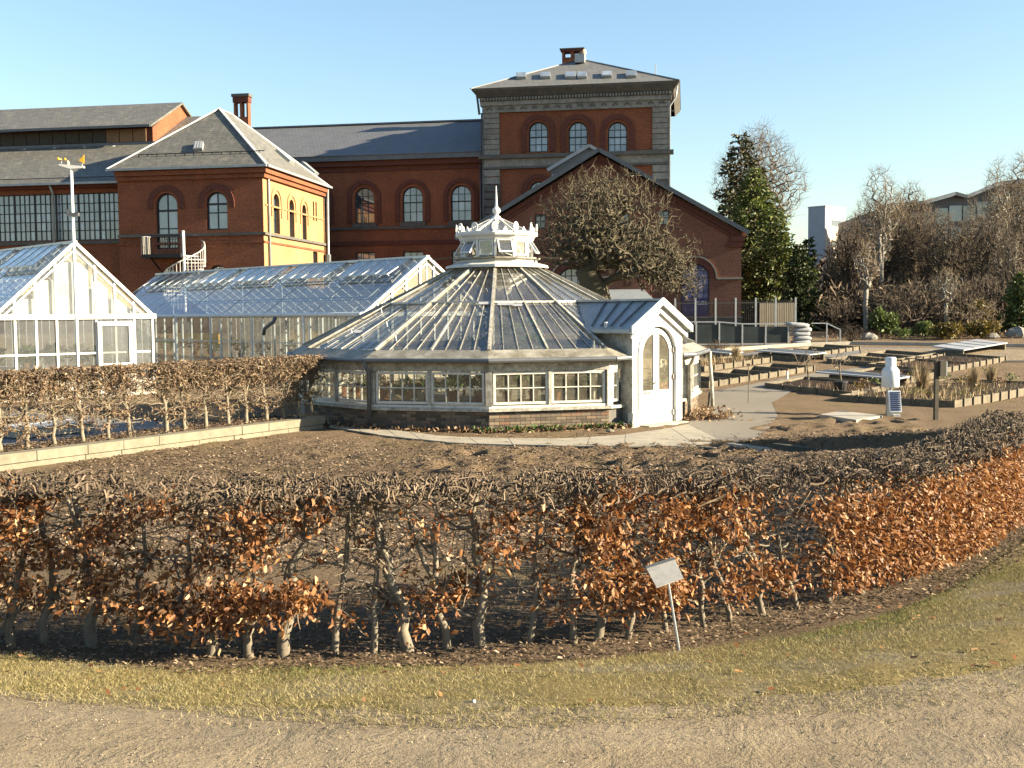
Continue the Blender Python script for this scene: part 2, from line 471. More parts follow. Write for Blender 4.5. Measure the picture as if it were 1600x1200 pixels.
# ================================================================== the lie of the land
def base_pt(px, py, z):
    d = ray(px, py); t = (z - CAMZ) / d.z
    return (d.x * t, d.y * t)
HEDGE_PX = [(-700, 985), (-300, 1000), (30, 1012), (75, 1006), (145, 1012), (265, 1020), (325, 1028), (440, 1028), (520, 1024), (637, 1020),
            (755, 1012), (893, 1006), (985, 998), (1100, 980), (1200, 962), (1300, 941), (1420, 909), (1500, 876), (1560, 834), (1600, 792)]
HEDGE = [base_pt(a, b, 0.73) for a, b in HEDGE_PX] + [(5.9, 12.1), (7.2, 13.4), (9.5, 14.6), (16.0, 16.0)]
H = np.array(HEDGE)
def hedge_dist(x, y):
    """signed distance to the hedge's outer foot, positive on the garden side"""
    x = np.asarray(x, float); y = np.asarray(y, float)
    best = np.full(x.shape, 1e9); sgn = np.ones(x.shape)
    for i in range(len(H) - 1):
        a, b = H[i], H[i+1]; d = b - a; L2 = (d**2).sum()
        t = np.clip(((x-a[0])*d[0] + (y-a[1])*d[1]) / L2, 0, 1)
        qx = x - a[0] - t*d[0]; qy = y - a[1] - t*d[1]
        dd = np.hypot(qx, qy); cr = d[0]*qy - d[1]*qx
        m = dd < best
        best = np.where(m, dd, best); sgn = np.where(m, np.where(cr >= 0, 1.0, -1.0), sgn)
    return best * sgn
def sst(a, b, t):
    t = np.clip((t - a) / (b - a), 0, 1); return t*t*(3-2*t)
K0 = np.array((4.75, 19.9)); K1 = np.array((7.2, 16.0))
KD = (K1-K0)/np.linalg.norm(K1-K0); KN = np.array((-KD[1], KD[0])); KL = np.linalg.norm(K1-K0)
if KN[0] < 0: KN = -KN
PITS = [(rng.uniform(-7, 9), rng.uniform(13, 29), rng.uniform(0.10, 0.26), rng.uniform(0.03, 0.075)) for _ in range(230)]
PITS += [(rng.uniform(-1.5, 4.5), rng.uniform(16.5, 21.5), rng.uniform(0.13, 0.24), rng.uniform(0.09, 0.14)) for _ in range(70)]
PITS += [(rng.uniform(5.5, 9.5), rng.uniform(19.5, 27), rng.uniform(0.13, 0.24), rng.uniform(0.08, 0.12)) for _ in range(45)]
def Tn(x, y, pits=False):
    x = np.asarray(x, float); y = np.asarray(y, float)
    s = hedge_dist(x, y)
    z = np.where(s >= 0, 0.73 * (1 - sst(0.9, 8.5, s)), 0.73 + 0.27 * sst(0.0, 1.9, -s))
    z = np.where((y > 30) & (s < 0), 0.73, z)
    rise = np.interp(y, [0, 32, 50, 62, 90], [0, 0, 1.2, 1.6, 1.9])
    fac = np.maximum(sst(-2, 7, x), sst(56, 62, y))
    z = np.maximum(z, 0) + rise * fac
    ks = (x-K0[0])*KN[0] + (y-K0[1])*KN[1]; kt = (x-K0[0])*KD[0] + (y-K0[1])*KD[1]
    z = z + 0.22 * sst(0.0, 0.16, ks) * (1 - sst(0.6, 5.0, ks)) * sst(-3.0, 0.05, kt)
    if pits:
        for (a, b, r, d) in PITS:
            m = (np.abs(x-a) < 3*r) & (np.abs(y-b) < 3*r)
            if m.any():
                q = (x[m]-a)**2 + (y[m]-b)**2
                z[m] += 0.35*d*np.exp(-(np.sqrt(q)-1.7*r)**2/(0.4*r*r)) - d*np.exp(-q/(r*r))
        z = z + np.where((y > 9) & (y < 29.5), 0.012*np.sin(x*7.3+y*3.1)*np.sin(y*6.1-x*2.2), 0)
    return z
def T(x, y): return float(Tn(np.array([x]), np.array([y]))[0])
def G(px, py):
    """where a sight line meets the ground"""
    d = ray(px, py)
    t = np.geomspace(1.5, 400, 500)
    k = int(np.argmax(CAMZ + d.z*t < Tn(d.x*t, d.y*t)))
    t = np.linspace(t[max(k-1, 0)], t[k], 120)
    hi = float(t[int(np.argmax(CAMZ + d.z*t < Tn(d.x*t, d.y*t)))])
    return Vector((d.x*hi, d.y*hi, T(d.x*hi, d.y*hi)))

# ------------------------------------------------------------------ ground materials
def m_soil():
    t = NT('bark_mulch_ground')
    o = t.coord()
    n = t.noise(26, 8, 0.8, o); n2 = t.noise(1.1, 5, 0.6, o); n3 = t.noise(70, 3, 0.7, o)
    c = t.ramp(n, [(0.28, (0.07, 0.048, 0.030)), (0.48, (0.175, 0.126, 0.080)), (0.64, (0.29, 0.216, 0.142)), (0.80, (0.50, 0.39, 0.27))])
    c = t.mix(t.ramp(n2, [(0.48, 0.0), (0.68, 0.75)]), c, t.ramp(n3, [(0.3, (0.075, 0.054, 0.034)), (0.75, (0.22, 0.165, 0.095))]))
    c = t.mix(t.ramp(t.noise(0.6, 5, 0.7, o), [(0.50, 0.0), (0.72, 0.55)]), c, t.ramp(n, [(0.3, (0.12, 0.095, 0.045)), (0.8, (0.30, 0.245, 0.115))]))
    t.color(t.mix(1.0, c, (KA, KA, KA), 'MULTIPLY')); t.set(0.95, 0, 0.1)
    t.bump(t.math('ADD', n, t.math('MULTIPLY', n3, 0.5)), 1.0, 0.05)
    return t.m
def m_gravel():
    t = NT('trodden_gravel')
    o = t.coord()
    n = t.noise(95, 4, 0.75, o); n2 = t.noise(2.2, 6, 0.6, o); n3 = t.noise(14, 5, 0.65, o, 1.5)
    c = t.ramp(n, [(0.30, (0.19, 0.150, 0.096)), (0.55, (0.265, 0.213, 0.140)), (0.80, (0.39, 0.325, 0.23))])
    c = t.mix(t.ramp(n2, [(0.40, 0.0), (0.70, 0.45)]), c, (0.155, 0.122, 0.082))
    mp = t.new('ShaderNodeMapping'); mp.inputs['Scale'].default_value = (0.5, 4.5, 1.0); mp.inputs['Rotation'].default_value = (0, 0, 0.12); t.link(o, mp.inputs['Vector'])
    n4 = t.noise(1.0, 5, 0.6, mp.outputs[0])
    c = t.mix(t.ramp(n4, [(0.42, 0.0), (0.62, 0.4)]), c, (0.33, 0.275, 0.190))
    c = t.mix(t.ramp(t.noise(0.9, 4, 0.6, o), [(0.52, 0.0), (0.66, 0.35)]), c, (0.17, 0.15, 0.115))
    t.color(t.mix(1.0, c, (KA, KA, KA), 'MULTIPLY')); t.set(0.95, 0, 0.15)
    t.bump(t.math('ADD', t.math('ADD', t.math('MULTIPLY', n, 0.35), t.math('MULTIPLY', n3, 0.6)), t.math('MULTIPLY', t.math('ADD', t.noise(4.0, 5, 0.65, o, 0.8), t.math('MULTIPLY', n4, 1.2)), 1.8)), 0.8, 0.04)
    return t.m
def m_turf():
    t = NT('worn_turf')
    o = t.coord()
    n = t.noise(60, 6, 0.8, o); n2 = t.noise(1.6, 6, 0.65, o)
    c = t.ramp(n, [(0.3, (0.13, 0.105, 0.045)), (0.55, (0.27, 0.215, 0.095)), (0.8, (0.42, 0.34, 0.17))])
    c = t.mix(t.ramp(n2, [(0.50, 0.0), (0.64, 0.8)]), c, t.ramp(n, [(0.3, (0.19, 0.165, 0.125)), (0.8, (0.34, 0.30, 0.235))]))
    t.color(t.mix(1.0, c, (KA, KA, KA), 'MULTIPLY')); t.set(0.95, 0, 0.1)
    t.bump(n, 0.9, 0.03)
    return t.m
def m_asphalt(name='asphalt', c0=(0.085, 0.085, 0.088), c1=(0.15, 0.147, 0.14)):
    t = NT(name)
    o = t.coord()
    n = t.noise(60, 5, 0.7, o); n2 = t.noise(0.6, 5, 0.6, o)
    c = t.mix(n2, t.ramp(n, [(0.3, c0), (0.75, c1)]), tuple(v*1.35 for v in c1))
    t.color(t.mix(1.0, c, (KA, KA, KA), 'MULTIPLY')); t.set(0.9, 0, 0.2); t.bump(n, 0.4, 0.01)
    return t.m
M['soil'] = m_soil(); M['gravel'] = m_gravel(); M['turf'] = m_turf(); M['asphalt'] = m_asphalt()
M['paving'] = m_plain('concrete_paving', (0.33, 0.30, 0.235), 0.9, 0, 0.22, 2.2, 0.2, 0.4)
M['tarmac_pale'] = m_asphalt('pale_tarmac', (0.125, 0.112, 0.09), (0.19, 0.172, 0.14))

def axis(parts):
    out = []
    for a, b, st in parts:
        n = max(1, int(round((b-a)/st))); out += list(np.linspace(a, b, n, endpoint=False))
    return np.array(out + [parts[-1][1]])
gx = axis([(-1600, -200, 200), (-200, -60, 20), (-60, -20, 4), (-20, -9, 0.5), (-9, 11, 0.125), (11, 24, 0.5), (24, 60, 4), (60, 200, 20), (200, 1600, 200)])
gy = axis([(-300, -30, 45), (-30, -4, 2), (-4, 11, 0.25), (11, 29, 0.125), (29, 66, 0.6), (66, 120, 3), (120, 300, 20), (300, 2600, 230)])
GX, GY = np.meshgrid(gx, gy)
GZ = Tn(GX, GY, True)
nx, ny = len(gx), len(gy)
idx = np.arange(nx*ny).reshape(ny, nx)
faces = np.stack([idx[:-1,:-1], idx[:-1,1:], idx[1:,1:], idx[1:,:-1]], -1).reshape(-1, 4)
me = np_mesh('ground', np.stack([GX, GY, GZ], -1).reshape(-1, 3), faces, M['soil'], 4)
me.polygons.foreach_set('use_smooth', [True]*len(me.polygons))
ground = bpy.data.objects.new('ground', me); COL.objects.link(ground)
tag(ground, 'brown bark mulch and bare soil of the garden bed', 'ground', kind='structure')

def resample(pts, n):
    p = np.array([(q[0], q[1]) for q in pts], float)
    s = np.concatenate([[0], np.cumsum(np.hypot(*(np.diff(p, axis=0).T)))])
    t = np.linspace(0, s[-1], n)
    return np.stack([np.interp(t, s, p[:,0]), np.interp(t, s, p[:,1])], -1)
def vnoise(x, y, s, seed=0):
    r = np.random.default_rng(seed); out = 0
    for k in range(5):
        a = r.uniform(0, 6.28); f = s*(1.0 + .55*k); ph = r.uniform(0, 6.28, 2)
        out = out + np.sin((x*np.cos(a)+y*np.sin(a))*f+ph[0])*np.cos((-x*np.sin(a)+y*np.cos(a))*f*.83+ph[1])/(1+.4*k)
    return out/2.2
def loft(name, A, B, n, m, off, mat, label, cat, pits=False, jag=0.0, parent=None):
    a = resample(A, n); b = resample(B, n)
    if jag:
        k = rng.normal(0, jag, (n, 2)); b = b + (k + np.roll(k, 1, 0) + np.roll(k, 2, 0))/1.7
    t = np.linspace(0, 1, m)[:, None, None]
    p = a[None]*(1-t) + b[None]*t
    if name == 'lawn': p = p + np.stack([np.zeros(p.shape[:2]), (1-t[...,0])**3*0.10*vnoise(p[...,0], p[...,1], 5.0, 2)], -1)
    z = Tn(p[...,0], p[...,1], pits) + off
    if name == 'lawn':      # the turf thins out into the gravel without a cut edge
        z = z - 0.035*sst(.20, 0.0, np.broadcast_to(t[...,0], z.shape)) + 0.012*vnoise(p[...,0], p[...,1], 9.0, 6)*sst(.5, .1, np.broadcast_to(t[...,0], z.shape))
    v = np.concatenate([p, z[...,None]], -1).reshape(-1, 3)
    id_ = np.arange(n*m).reshape(m, n)
    f = np.stack([id_[:-1,:-1], id_[:-1,1:], id_[1:,1:], id_[1:,:-1]], -1).reshape(-1, 4)
    me = np_mesh(name, v, f, mat, 4)
    me.polygons.foreach_set('use_smooth', [True]*len(me.polygons))
    o = bpy.data.objects.new(name, me); COL.objects.link(o)
    if parent: o.parent = parent
    return tag(o, label, cat, None, 'structure')
def gp(pts): return [tuple(G(*q)[:2]) for q in pts]
LAWN_NEAR = [(-5.2, 4.55)] + gp([(0, 1092), (200, 1108), (400, 1128), (600, 1142), (800, 1144), (1000, 1134), (1150, 1124), (1300, 1120), (1450, 1108), (1600, 1090)]) + [(4.6, 4.9), (7, 6.0), (10, 8.5)]
LAWN_FAR = [(-5.2, 6.15)] + gp([(0, 1027), (150, 1042), (400, 1048), (600, 1048), (850, 1042), (1050, 1022), (1250, 998), (1400, 962), (1500, 918), (1600, 850)]) + [(6.1, 11.6), (7.4, 12.9), (9.8, 14.1)]
loft('gravel_path', [(-9, -4), (13, -4)], [(-9, 5.2), (-2, 5.0), (2.5, 5.2), (5, 6.0), (8.5, 7.2), (13, 9)], 90, 50, 0.008, M['gravel'], 'pale trodden gravel path along the bottom of the picture', 'path')
lawn = loft('lawn', LAWN_NEAR, LAWN_FAR, 260, 40, 0.014, M['turf'], 'worn strip of yellowed winter grass between path and hedge', 'lawn', jag=0.0)

# short grass, bark chips and grit: nobody could count them
def tri_cloud(name, pos, size, mat, label, cat, up=0.7, flat=False, wide=0.22):
    n = len(pos)
    a = rng.uniform(0, 2*np.pi, n); d = np.stack([np.cos(a), np.sin(a), np.zeros(n)], -1)
    if flat:
        nrm = np.stack([rng.normal(0, .35, n), rng.normal(0, .35, n), np.ones(n)], -1); nrm /= np.linalg.norm(nrm, axis=1)[:, None]
        e1 = np.cross(nrm, d); e1 /= np.linalg.norm(e1, axis=1)[:, None]; e2 = np.cross(nrm, e1)
        L = (size*rng.uniform(.5, 1.4, n))[:, None]; W = L*rng.uniform(.25, .6, n)[:, None]
        v = np.stack([pos - e1*L/2 - e2*W/2, pos + e1*L/2 - e2*W/2*.7, pos + e1*L/2*.9 + e2*W/2, pos - e1*L/2*.8 + e2*W/2], 1)
        me = np_mesh(name, v.reshape(-1, 3), np.arange(4*n).reshape(-1, 4), mat, 4)
    else:
        L = (size*rng.uniform(.5, 1.3, n))[:, None]
        lean = rng.normal(0, .75, (n, 2))
        tip = pos + np.stack([lean[:,0], lean[:,1], np.full(n, up)], -1)*L
        w = d*L*wide
        v = np.stack([pos - w/2, pos + w/2, tip], 1)
        me = np_mesh(name, v.reshape(-1, 3), np.arange(3*n).reshape(-1, 3), mat, 3)
    o = bpy.data.objects.new(name, me); COL.objects.link(o)
    return tag(o, label, cat, None, 'stuff')
def between(A, B, n, lo=0.0, hi=1.0, keep=None):
    a = resample(A, 400); b = resample(B, 400)
    t = rng.uniform(lo, hi, n)[:, None]; k = rng.uniform(0, 398.99, n); i = k.astype(int); f = (k-i)[:, None]
    pa = a[i]*(1-f) + a[i+1]*f; pb = b[i]*(1-f) + b[i+1]*f
    p = pa*(1-t) + pb*t
    if keep is not None: p = p[keep(p[:,0], p[:,1], t[:,0])]
    z = Tn(p[:,0], p[:,1])
    return np.concatenate([p, z[:,None]], -1)
def grass_keep(x, y, t):
    worn = vnoise(x, y, 2.1, 3) + .6*vnoise(x, y, 6.5, 5)
    right = sst(1.6, 3.4, x)*sst(.75, .15, t)*.5
    edge = np.where(t < .0, .75, 0) + np.where(t < .14, .3*np.clip(.6+vnoise(x, y, 4, 8), 0, 2), 0) + np.where(t > .97, .3, 0)
    return rng.uniform(0, 1, len(x)) < np.clip(.95 - .55*np.clip(worn, 0, 1) - right - edge, .06, 1)
gpos = between(LAWN_NEAR, LAWN_FAR, 260000, -0.10, 1.04, grass_keep); gpos[:,2] += 0.010
tri_cloud('grass', gpos, 0.022, M['grass'], 'short dry yellow green grass of the lawn strip', 'grass', 0.75, wide=.16)
M['grass_green'] = m_leaf('green_grass', [(0.0, (0.055, 0.085, 0.018)), (0.6, (0.12, 0.145, 0.03)), (1.0, (0.22, 0.21, 0.06))], 0.25, 0.8)
gg = between(LAWN_NEAR, LAWN_FAR, 60000, .35, 1.0, lambda x, y, t: rng.uniform(0, 1, len(x)) < np.clip(vnoise(x, y, 1.7, 9)*1.4 + (t-.75)*2.2, 0, .75)); gg[:,2] += .022
tri_cloud('green_grass', gg, 0.026, M['grass_green'], 'greener tufts of grass along the hedge edge of the lawn', 'grass', 0.8, wide=.15)
HN = []
for i in range(len(H)):
    d = H[min(i+1, len(H)-1)] - H[max(i-1, 0)]; d = d/np.linalg.norm(d); HN.append((-d[1], d[0]))
HN = np.array(HN)
cp = between(list(H - HN*0.42), list(H + HN*1.5), 90000, 0, 1, lambda x, y, t: rng.uniform(0, 1, len(x)) < 1.1 - .8*t); cp[:,2] += .012 + rng.uniform(0, .02, len(cp))
tri_cloud('bark_mulch', cp, 0.021, M['chips'], 'dark bark chips under the front hedge', 'mulch', flat=True)
cp2 = np.stack([rng.uniform(-8, 9, 120000), rng.uniform(8.5, 24, 120000)], -1)
cp2 = cp2[(hedge_dist(cp2[:,0], cp2[:,1]) > 1.0) & (rng.uniform(0, 1, len(cp2)) < (1-sst(5.5, 9, cp2[:,0]))*(1-sst(19, 24, cp2[:,1])*.9))]
cp2 = np.concatenate([cp2, (Tn(cp2[:,0], cp2[:,1], True)+.012)[:,None]], -1)
tri_cloud('bed_mulch', cp2, 0.045, M['chips'], 'pale bark chips scattered over the empty bed', 'mulch', flat=True)
def pebbles(name, pos, smin, smax, mat, label, cat):
    ico = np.array([(0,0,1),(.9,0,.1),(.28,.85,.05),(-.72,.53,.1),(-.72,-.53,0),(.28,-.85,.1),(0,0,-1)], float)
    tri = np.array([(0,1,2),(0,2,3),(0,3,4),(0,4,5),(0,5,1),(6,2,1),(6,3,2),(6,4,3),(6,5,4),(6,1,5)])
    n = len(pos); s = rng.uniform(smin, smax, n)*rng.choice([.5,.7,1.0], n)
    a = rng.uniform(0, 6.28, n); c, q = np.cos(a), np.sin(a)
    v = ico[None]*np.stack([s*rng.uniform(.7,1.3,n), s*rng.uniform(.7,1.1,n), s*rng.uniform(.4,.8,n)], -1)[:,None]
    v = np.stack([v[...,0]*c[:,None]-v[...,1]*q[:,None], v[...,0]*q[:,None]+v[...,1]*c[:,None], v[...,2]], -1) + pos[:,None]
    f = (tri[None] + (np.arange(n)*7)[:,None,None]).reshape(-1, 3)
    o = bpy.data.objects.new(name, np_mesh(name, v.reshape(-1,3), f, mat, 3)); COL.objects.link(o)
    return tag(o, label, cat, None, 'stuff')
pp = np.stack([rng.uniform(-3.5, 5.5, 16000), rng.uniform(3.4, 6.6, 16000)], -1)
pp = pp[hedge_dist(pp[:,0], pp[:,1]) < -.9]
pp = np.concatenate([pp, (Tn(pp[:,0], pp[:,1])+.012)[:,None]], -1)
pebbles('grit', pp, .002, .006, M['pebble'], 'fine grit and small stones strewn on the gravel path', 'grit')

for (px_, py_, s_, lab) in ((740, 1104, .010, 'white pebble lying alone on the dry grass'),):
    g_ = G(px_, py_); mb = MB(); mb.lathe([(.01, 0), (s_, s_*.4), (s_*.9, s_*.9), (.01, s_*1.25)], 9)
    mb.build('pebble', M['white_old'] if 'white' in lab else M['pebble'], None, lab, 'pebble', loc=(g_.x, g_.y, g_.z+.015), smooth_=True)

fl = between(LAWN_NEAR, LAWN_FAR, 420, .15, 1.3); fl = fl[hedge_dist(fl[:,0], fl[:,1]) < .3]; fl[:,2] += .03
tri_cloud('fallen_leaves', fl, .030, M['leaf_beech'], 'dry leaves and crumbs scattered over grass and mulch', 'leaves', flat=True)
# ------------------------------------------------------------------ paths beyond the bed
PA = gp([(515, 654), (590, 671), (690, 684), (768, 687), (880, 688), (975, 682), (1040, 672), (1075, 665)])
PB = gp([(515, 669), (600, 683), (690, 693), (768, 697), (880, 699), (975, 700), (1060, 699), (1150, 697)])
path = loft('paved_path', PA, PB, 60, 4, 0.012, M['paving'], 'pale concrete path curving round the glasshouse', 'path')
ra = resample(PA, 15); rb = resample(PB, 15)
for i in range(14):       # its slabs, one by one
    q = [ra[i], ra[i+1], rb[i+1], rb[i]]
    c = sum(q)/4; q = [c + (p-c)*.992 for p in q]
    mb = MB(); zz = T(*c) + .034 + .004*(i % 3)
    mb.slab([(p[0], p[1], zz) for p in reversed(q)], (0, 0, 1), .03)
    mb.build('paving_slab', M['paving'], path)
RA = gp([(1070, 690), (1110, 640), (1112, 613), (1180, 600), (1268, 584), (1382, 570), (1499, 557)])
RB = gp([(1165, 695), (1205, 665), (1217, 643), (1182, 622), (1242, 609), (1314, 592), (1460, 570)])
loft('garden_path', gp([(1066, 676), (1082, 655), (1108, 635), (1110, 613), (1180, 600), (1268, 584), (1382, 570), (1499, 557)]),
     gp([(1160, 696), (1195, 680), (1215, 650), (1205, 630), (1242, 609), (1314, 592), (1400, 577), (1530, 562)]), 90, 8, 0.02, M['tarmac_pale'], 'grey tarmac path leading from the door to the beds', 'path')
loft('road', gp([(1075, 562), (1200, 549), (1320, 543), (1480, 545), (1640, 548)]), gp([(1075, 571), (1200, 558), (1320, 560), (1480, 566), (1640, 566)]), 60, 6, 0.03, M['asphalt'], 'dark asphalt service road behind the beds', 'road')
loft('sandy_strip', gp([(1345, 546), (1480, 547), (1640, 549)]), gp([(1345, 561), (1480, 567), (1640, 564)]), 40, 4, 0.045, M['gravel'], 'sunny sandy strip across the road', 'road')
# kerbs along the road
def kerb(name, pts, w, h, mat, label, cat, seg=2.0):
    e = None
    p = resample(pts, max(2, int(sum(math.dist(pts[i], pts[i+1]) for i in range(len(pts)-1))/seg)+1))
    e = thing(name, label, cat, (p[0][0], p[0][1], T(*p[0])))
    o = Vector(e.location)
    for i in range(len(p)-1):
        a, b = p[i], p[i+1]
        va = Vector((a[0], a[1], T(*a)+h/2-.05)) - o; vb = Vector((b[0], b[1], T(*b)+h/2-.05)) - o
        d = (vb-va).normalized()*.008
        MB().bar(va+d, vb-d, w, h+.1).build('kerb_stone', mat, e)
    return e
kerb('road_kerb', gp([(1090, 552), (1200, 544), (1300, 538), (1450, 540), (1640, 543)]), .2, .14, M['concrete'], 'long pale kerb along the far side of the road', 'kerb')
# ================================================================== brick buildings behind
I4 = Matrix.Identity(4)
def side_M(x0): return Matrix(((0,-1,0,x0),(1,0,0,0),(0,0,1,0),(0,0,0,1)))
def arch_ring(mb, cx, zs, r1, r2, y0, y1, leg=0.0, n=14):
    pts = []
    if leg: pts.append((cx + 1e-6, 0, -leg))
    ring = [(math.cos(math.pi*i/n), math.sin(math.pi*i/n)) for i in range(n+1)]
    prof = [(c, s, zs) for c, s in ring]
    L = ([(1, 0, zs-leg)] if leg else []) + prof + ([(-1, 0, zs-leg)] if leg else [])
    base = len(mb.v); k = len(L)
    for c, s, z in L:
        for r, y in ((r1, y0), (r2, y0), (r2, y1), (r1, y1)):
            mb.v.append((cx + c*r, y, z + s*r))
    for i in range(k-1):
        a = base+i*4; b = a+4
        for j in range(4): mb.f.append((a+j, a+(j+1) % 4, b+(j+1) % 4, b+j))
    mb.f.append((base+3, base+2, base+1, base)); e = base+(k-1)*4; mb.f.append((e, e+1, e+2, e+3))
    return mb
def window(parent, x0, x1, z0, z1, y, cols, rows, arched=True, fw=0.07, bw=0.04, thick=(), Mx=I4, fmat='frame_dark', gmat='glass_win', label=None, dep=0.08):
    """one window: its frame with glazing bars, and each pane as a piece of its own"""
    r = (x1-x0)/2; cx = (x0+x1)/2; zs = z1 - r if arched else z1
    def top(x):
        if not arched: return z1
        q = r*r-(x-cx)**2
        return zs + math.sqrt(max(q, 0))
    mb = MB()
    mb.box(x0, x1, y-dep/2, y+dep/2, z0, z0+fw)
    if arched: arch_ring(mb, cx, zs, r-fw, r+.01, y-dep/2, y+dep/2, leg=zs-z0-fw)
    else:
        mb.box(x0, x0+fw, y-dep/2, y+dep/2, z0+fw, z1-fw); mb.box(x1-fw, x1, y-dep/2, y+dep/2, z0+fw, z1-fw); mb.box(x0, x1, y-dep/2, y+dep/2, z1-fw, z1)
    xs = [x0+fw + (x1-x0-2*fw)*i/cols for i in range(cols+1)]
    zr = [z0+fw + (z1-z0-2*fw)*t for t in rows]           # inner row lines
    for i in range(1, cols):
        mb.box(xs[i]-bw/2, xs[i]+bw/2, y-dep*.4, y+dep*.4, z0+fw, top(xs[i])-fw*.6)
    for j, z in enumerate(zr):
        w = bw*(2.0 if j in thick else 1.0)
        h = math.sqrt(max(r*r-max(z-zs, 0)**2, 0)) - fw*.6 if arched else r-fw
        mb.box(cx-h, cx+h, y-dep*.45, y+dep*.45, z-w/2, z+w/2)
    mb.xform(Mx)
    f = mb.build('window', M[fmat], parent, label)
    zl = [z0+fw] + zr + [z1]
    for i in range(cols):
        for j in range(len(zl)-1):
            a, b, lo, hi = xs[i]+.004, xs[i+1]-.004, zl[j]+.004, zl[j+1]-.004
            n = 5 if arched and hi > zs else 1
            up = []
            for q in range(n+1):
                x = b + (a-b)*q/n
                up.append((x, min(hi, top(x)-.01)))
            if max(p[1] for p in up) - lo < .03: continue
            up = [(x, max(z, lo+.001)) for x, z in up]
            pm = MB(); pm.poly([(p[0], y+.01+.004*((i+j) % 2), p[1]) for p in [(a, lo), (b, lo)] + up]); pm.xform(Mx)
            pm.build('pane', M[gmat], f)
    return f
def pipe(parent, pts, r=0.06, name='downpipe', mat='zinc_dark'):
    return MB().tube(pts, r, 7).build(name, M[mat], parent, smooth_=True)

# ------------------------------------------------------------------ the wing in the middle
EPS = 9.0
FW = Frame(508, 81.0, EPS)
wing = FW.thing('brick_wing', 'long red brick wing with dark slate roof left of the tower', 'building')
u0, u1 = FW.u(310), FW.u(762)
ze = FW.z(600, 243)
W3 = [(554.4, 584.8, 293, 349), (629, 660.6, 291.5, 347), (704.7, 736.6, 289.5, 345)]
holes = []; wins = []
for a, b, t, bo in W3:
    xa, xb = FW.u(a), FW.u(b); zt, zb = FW.z((a+b)/2, t), FW.z((a+b)/2, bo)
    holes.append(arch_loop(xa, xb, zb, zt)); wins.append((xa, xb, zb, zt))
step = wins[1][0]-wins[0][0]
wl4 = (wins[0][0]-step, wins[0][1]-step, wins[0][2], wins[0][3]); wins.insert(0, wl4); holes.insert(0, arch_loop(*wl4))
LW = []
for (xa, xb, zb, zt) in wins[1:]:
    l = (xa, xb, FW.z(640, 430), FW.z(640, 393)); LW.append(l); holes.append(rect_loop(*l))
MB().panel([(u0, .5), (u1, .5), (u1, ze), (u0, ze)], holes, 0, .35).build('wall', M['brick'], wing)
for i, (xa, xb, zb, zt) in enumerate(wins):
    window(wing, xa, xb, zb, zt, .24, 3, [.28, .56, .78], thick=(1,), gmat='glass_dark' if i == 1 else 'glass_win', label='window with dark reflections' if i == 1 else None)
    r = (xb-xa)/2
    mb = MB(); arch_ring(mb, (xa+xb)/2, zt-r, r+.22, r+.52, -.10, .03, leg=zt-r-zb); mb.build('arch_moulding', M['brick_dark'], wing)
    MB().box(xa-.18, xb+.18, -.16, .2, zb-.32, zb-.02).build('sill', M['stone_dark'], wing)
for (xa, xb, zb, zt) in LW: window(wing, xa, xb, zb, zt, .2, 3, [.5], arched=False)
zb_ = FW.z(620, 354)
MB().box(u0, u1, -.12, .05, zb_-.18, zb_).build('string_course', M['stone_dark'], wing)
z2_ = FW.z(620, 376)
MB().box(u0, u1, -.09, .05, z2_-.30, z2_).build('string_course', M['brick_dark'], wing)
z3_ = FW.z(620, 264)
MB().box(u0, u1, -.10, .05, z3_-.12, z3_+.12).build('string_course', M['brick_dark'], wing)
MB().box(u0, u1, -.35, .05, ze-.75, ze-.38).build('cornice', M['brick_dark'], wing)
MB().box(u0, u1, -.60, .05, ze-.377, ze-.02).build('gutter', M['zinc_dark'], wing)
zr_ = FW.z(600, 194, 6.5)
MB().slab([(u0, -.65, ze), (u1, -.65, ze), (u1, 6.5, zr_), (u0, 6.5, zr_)], (0, -.5, .9), .12).build('roof', M['slate3'], wing)
MB().slab([(u0, 6.52, zr_), (u1, 6.52, zr_), (u1, 13.5, ze), (u0, 13.5, ze)], (0, .5, .9), .12).build('roof', M['slate3'], wing)
MB().bar((u0, 6.5, zr_+.05), (u1, 6.5, zr_+.05), .35, .12).build('ridge', M['zinc_dark'], wing)
pipe(wing, [(FW.u(752), -.18, ze-.4), (FW.u(752), -.18, 3)], .07)
# its chimney
def chimney(fr, parent, px0, px1, pyt, pyb, y, dep, nopen, name='chimney'):
    a, zt = fr.uz(px0, pyt, y); b, zb = fr.uz(px1, pyb, y)
    w = b-a; hgt = zt-zb
    c = MB(); c.box(a+.06*w, b-.06*w, y, y+dep, zb-2, zb+hgt*.45)
    for i in range(nopen+1):
        s = .10*w if i in (0, nopen) else .13*w
        x = a+.06*w + (.88*w-s)*i/nopen
        c.box(x, x+s, y+.0, y+dep, zb+hgt*.45, zb+hgt*.80)
    o = c.build(name, M['brick'], parent)
    MB().box(a+.02*w, b-.02*w, y-.05, y+dep+.05, zb+hgt*.80, zb+hgt*.93).build('chimney_cap', M['brick_dark'], o)
    MB().box(a-.04*w, b+.04*w, y-.12, y+dep+.12, zb+hgt*.931, zt).build('chimney_slab', M['stone_dark'], o)
    return o
chimney(FW, wing, 363, 390, 147, 212, 3.0, .55, 2)

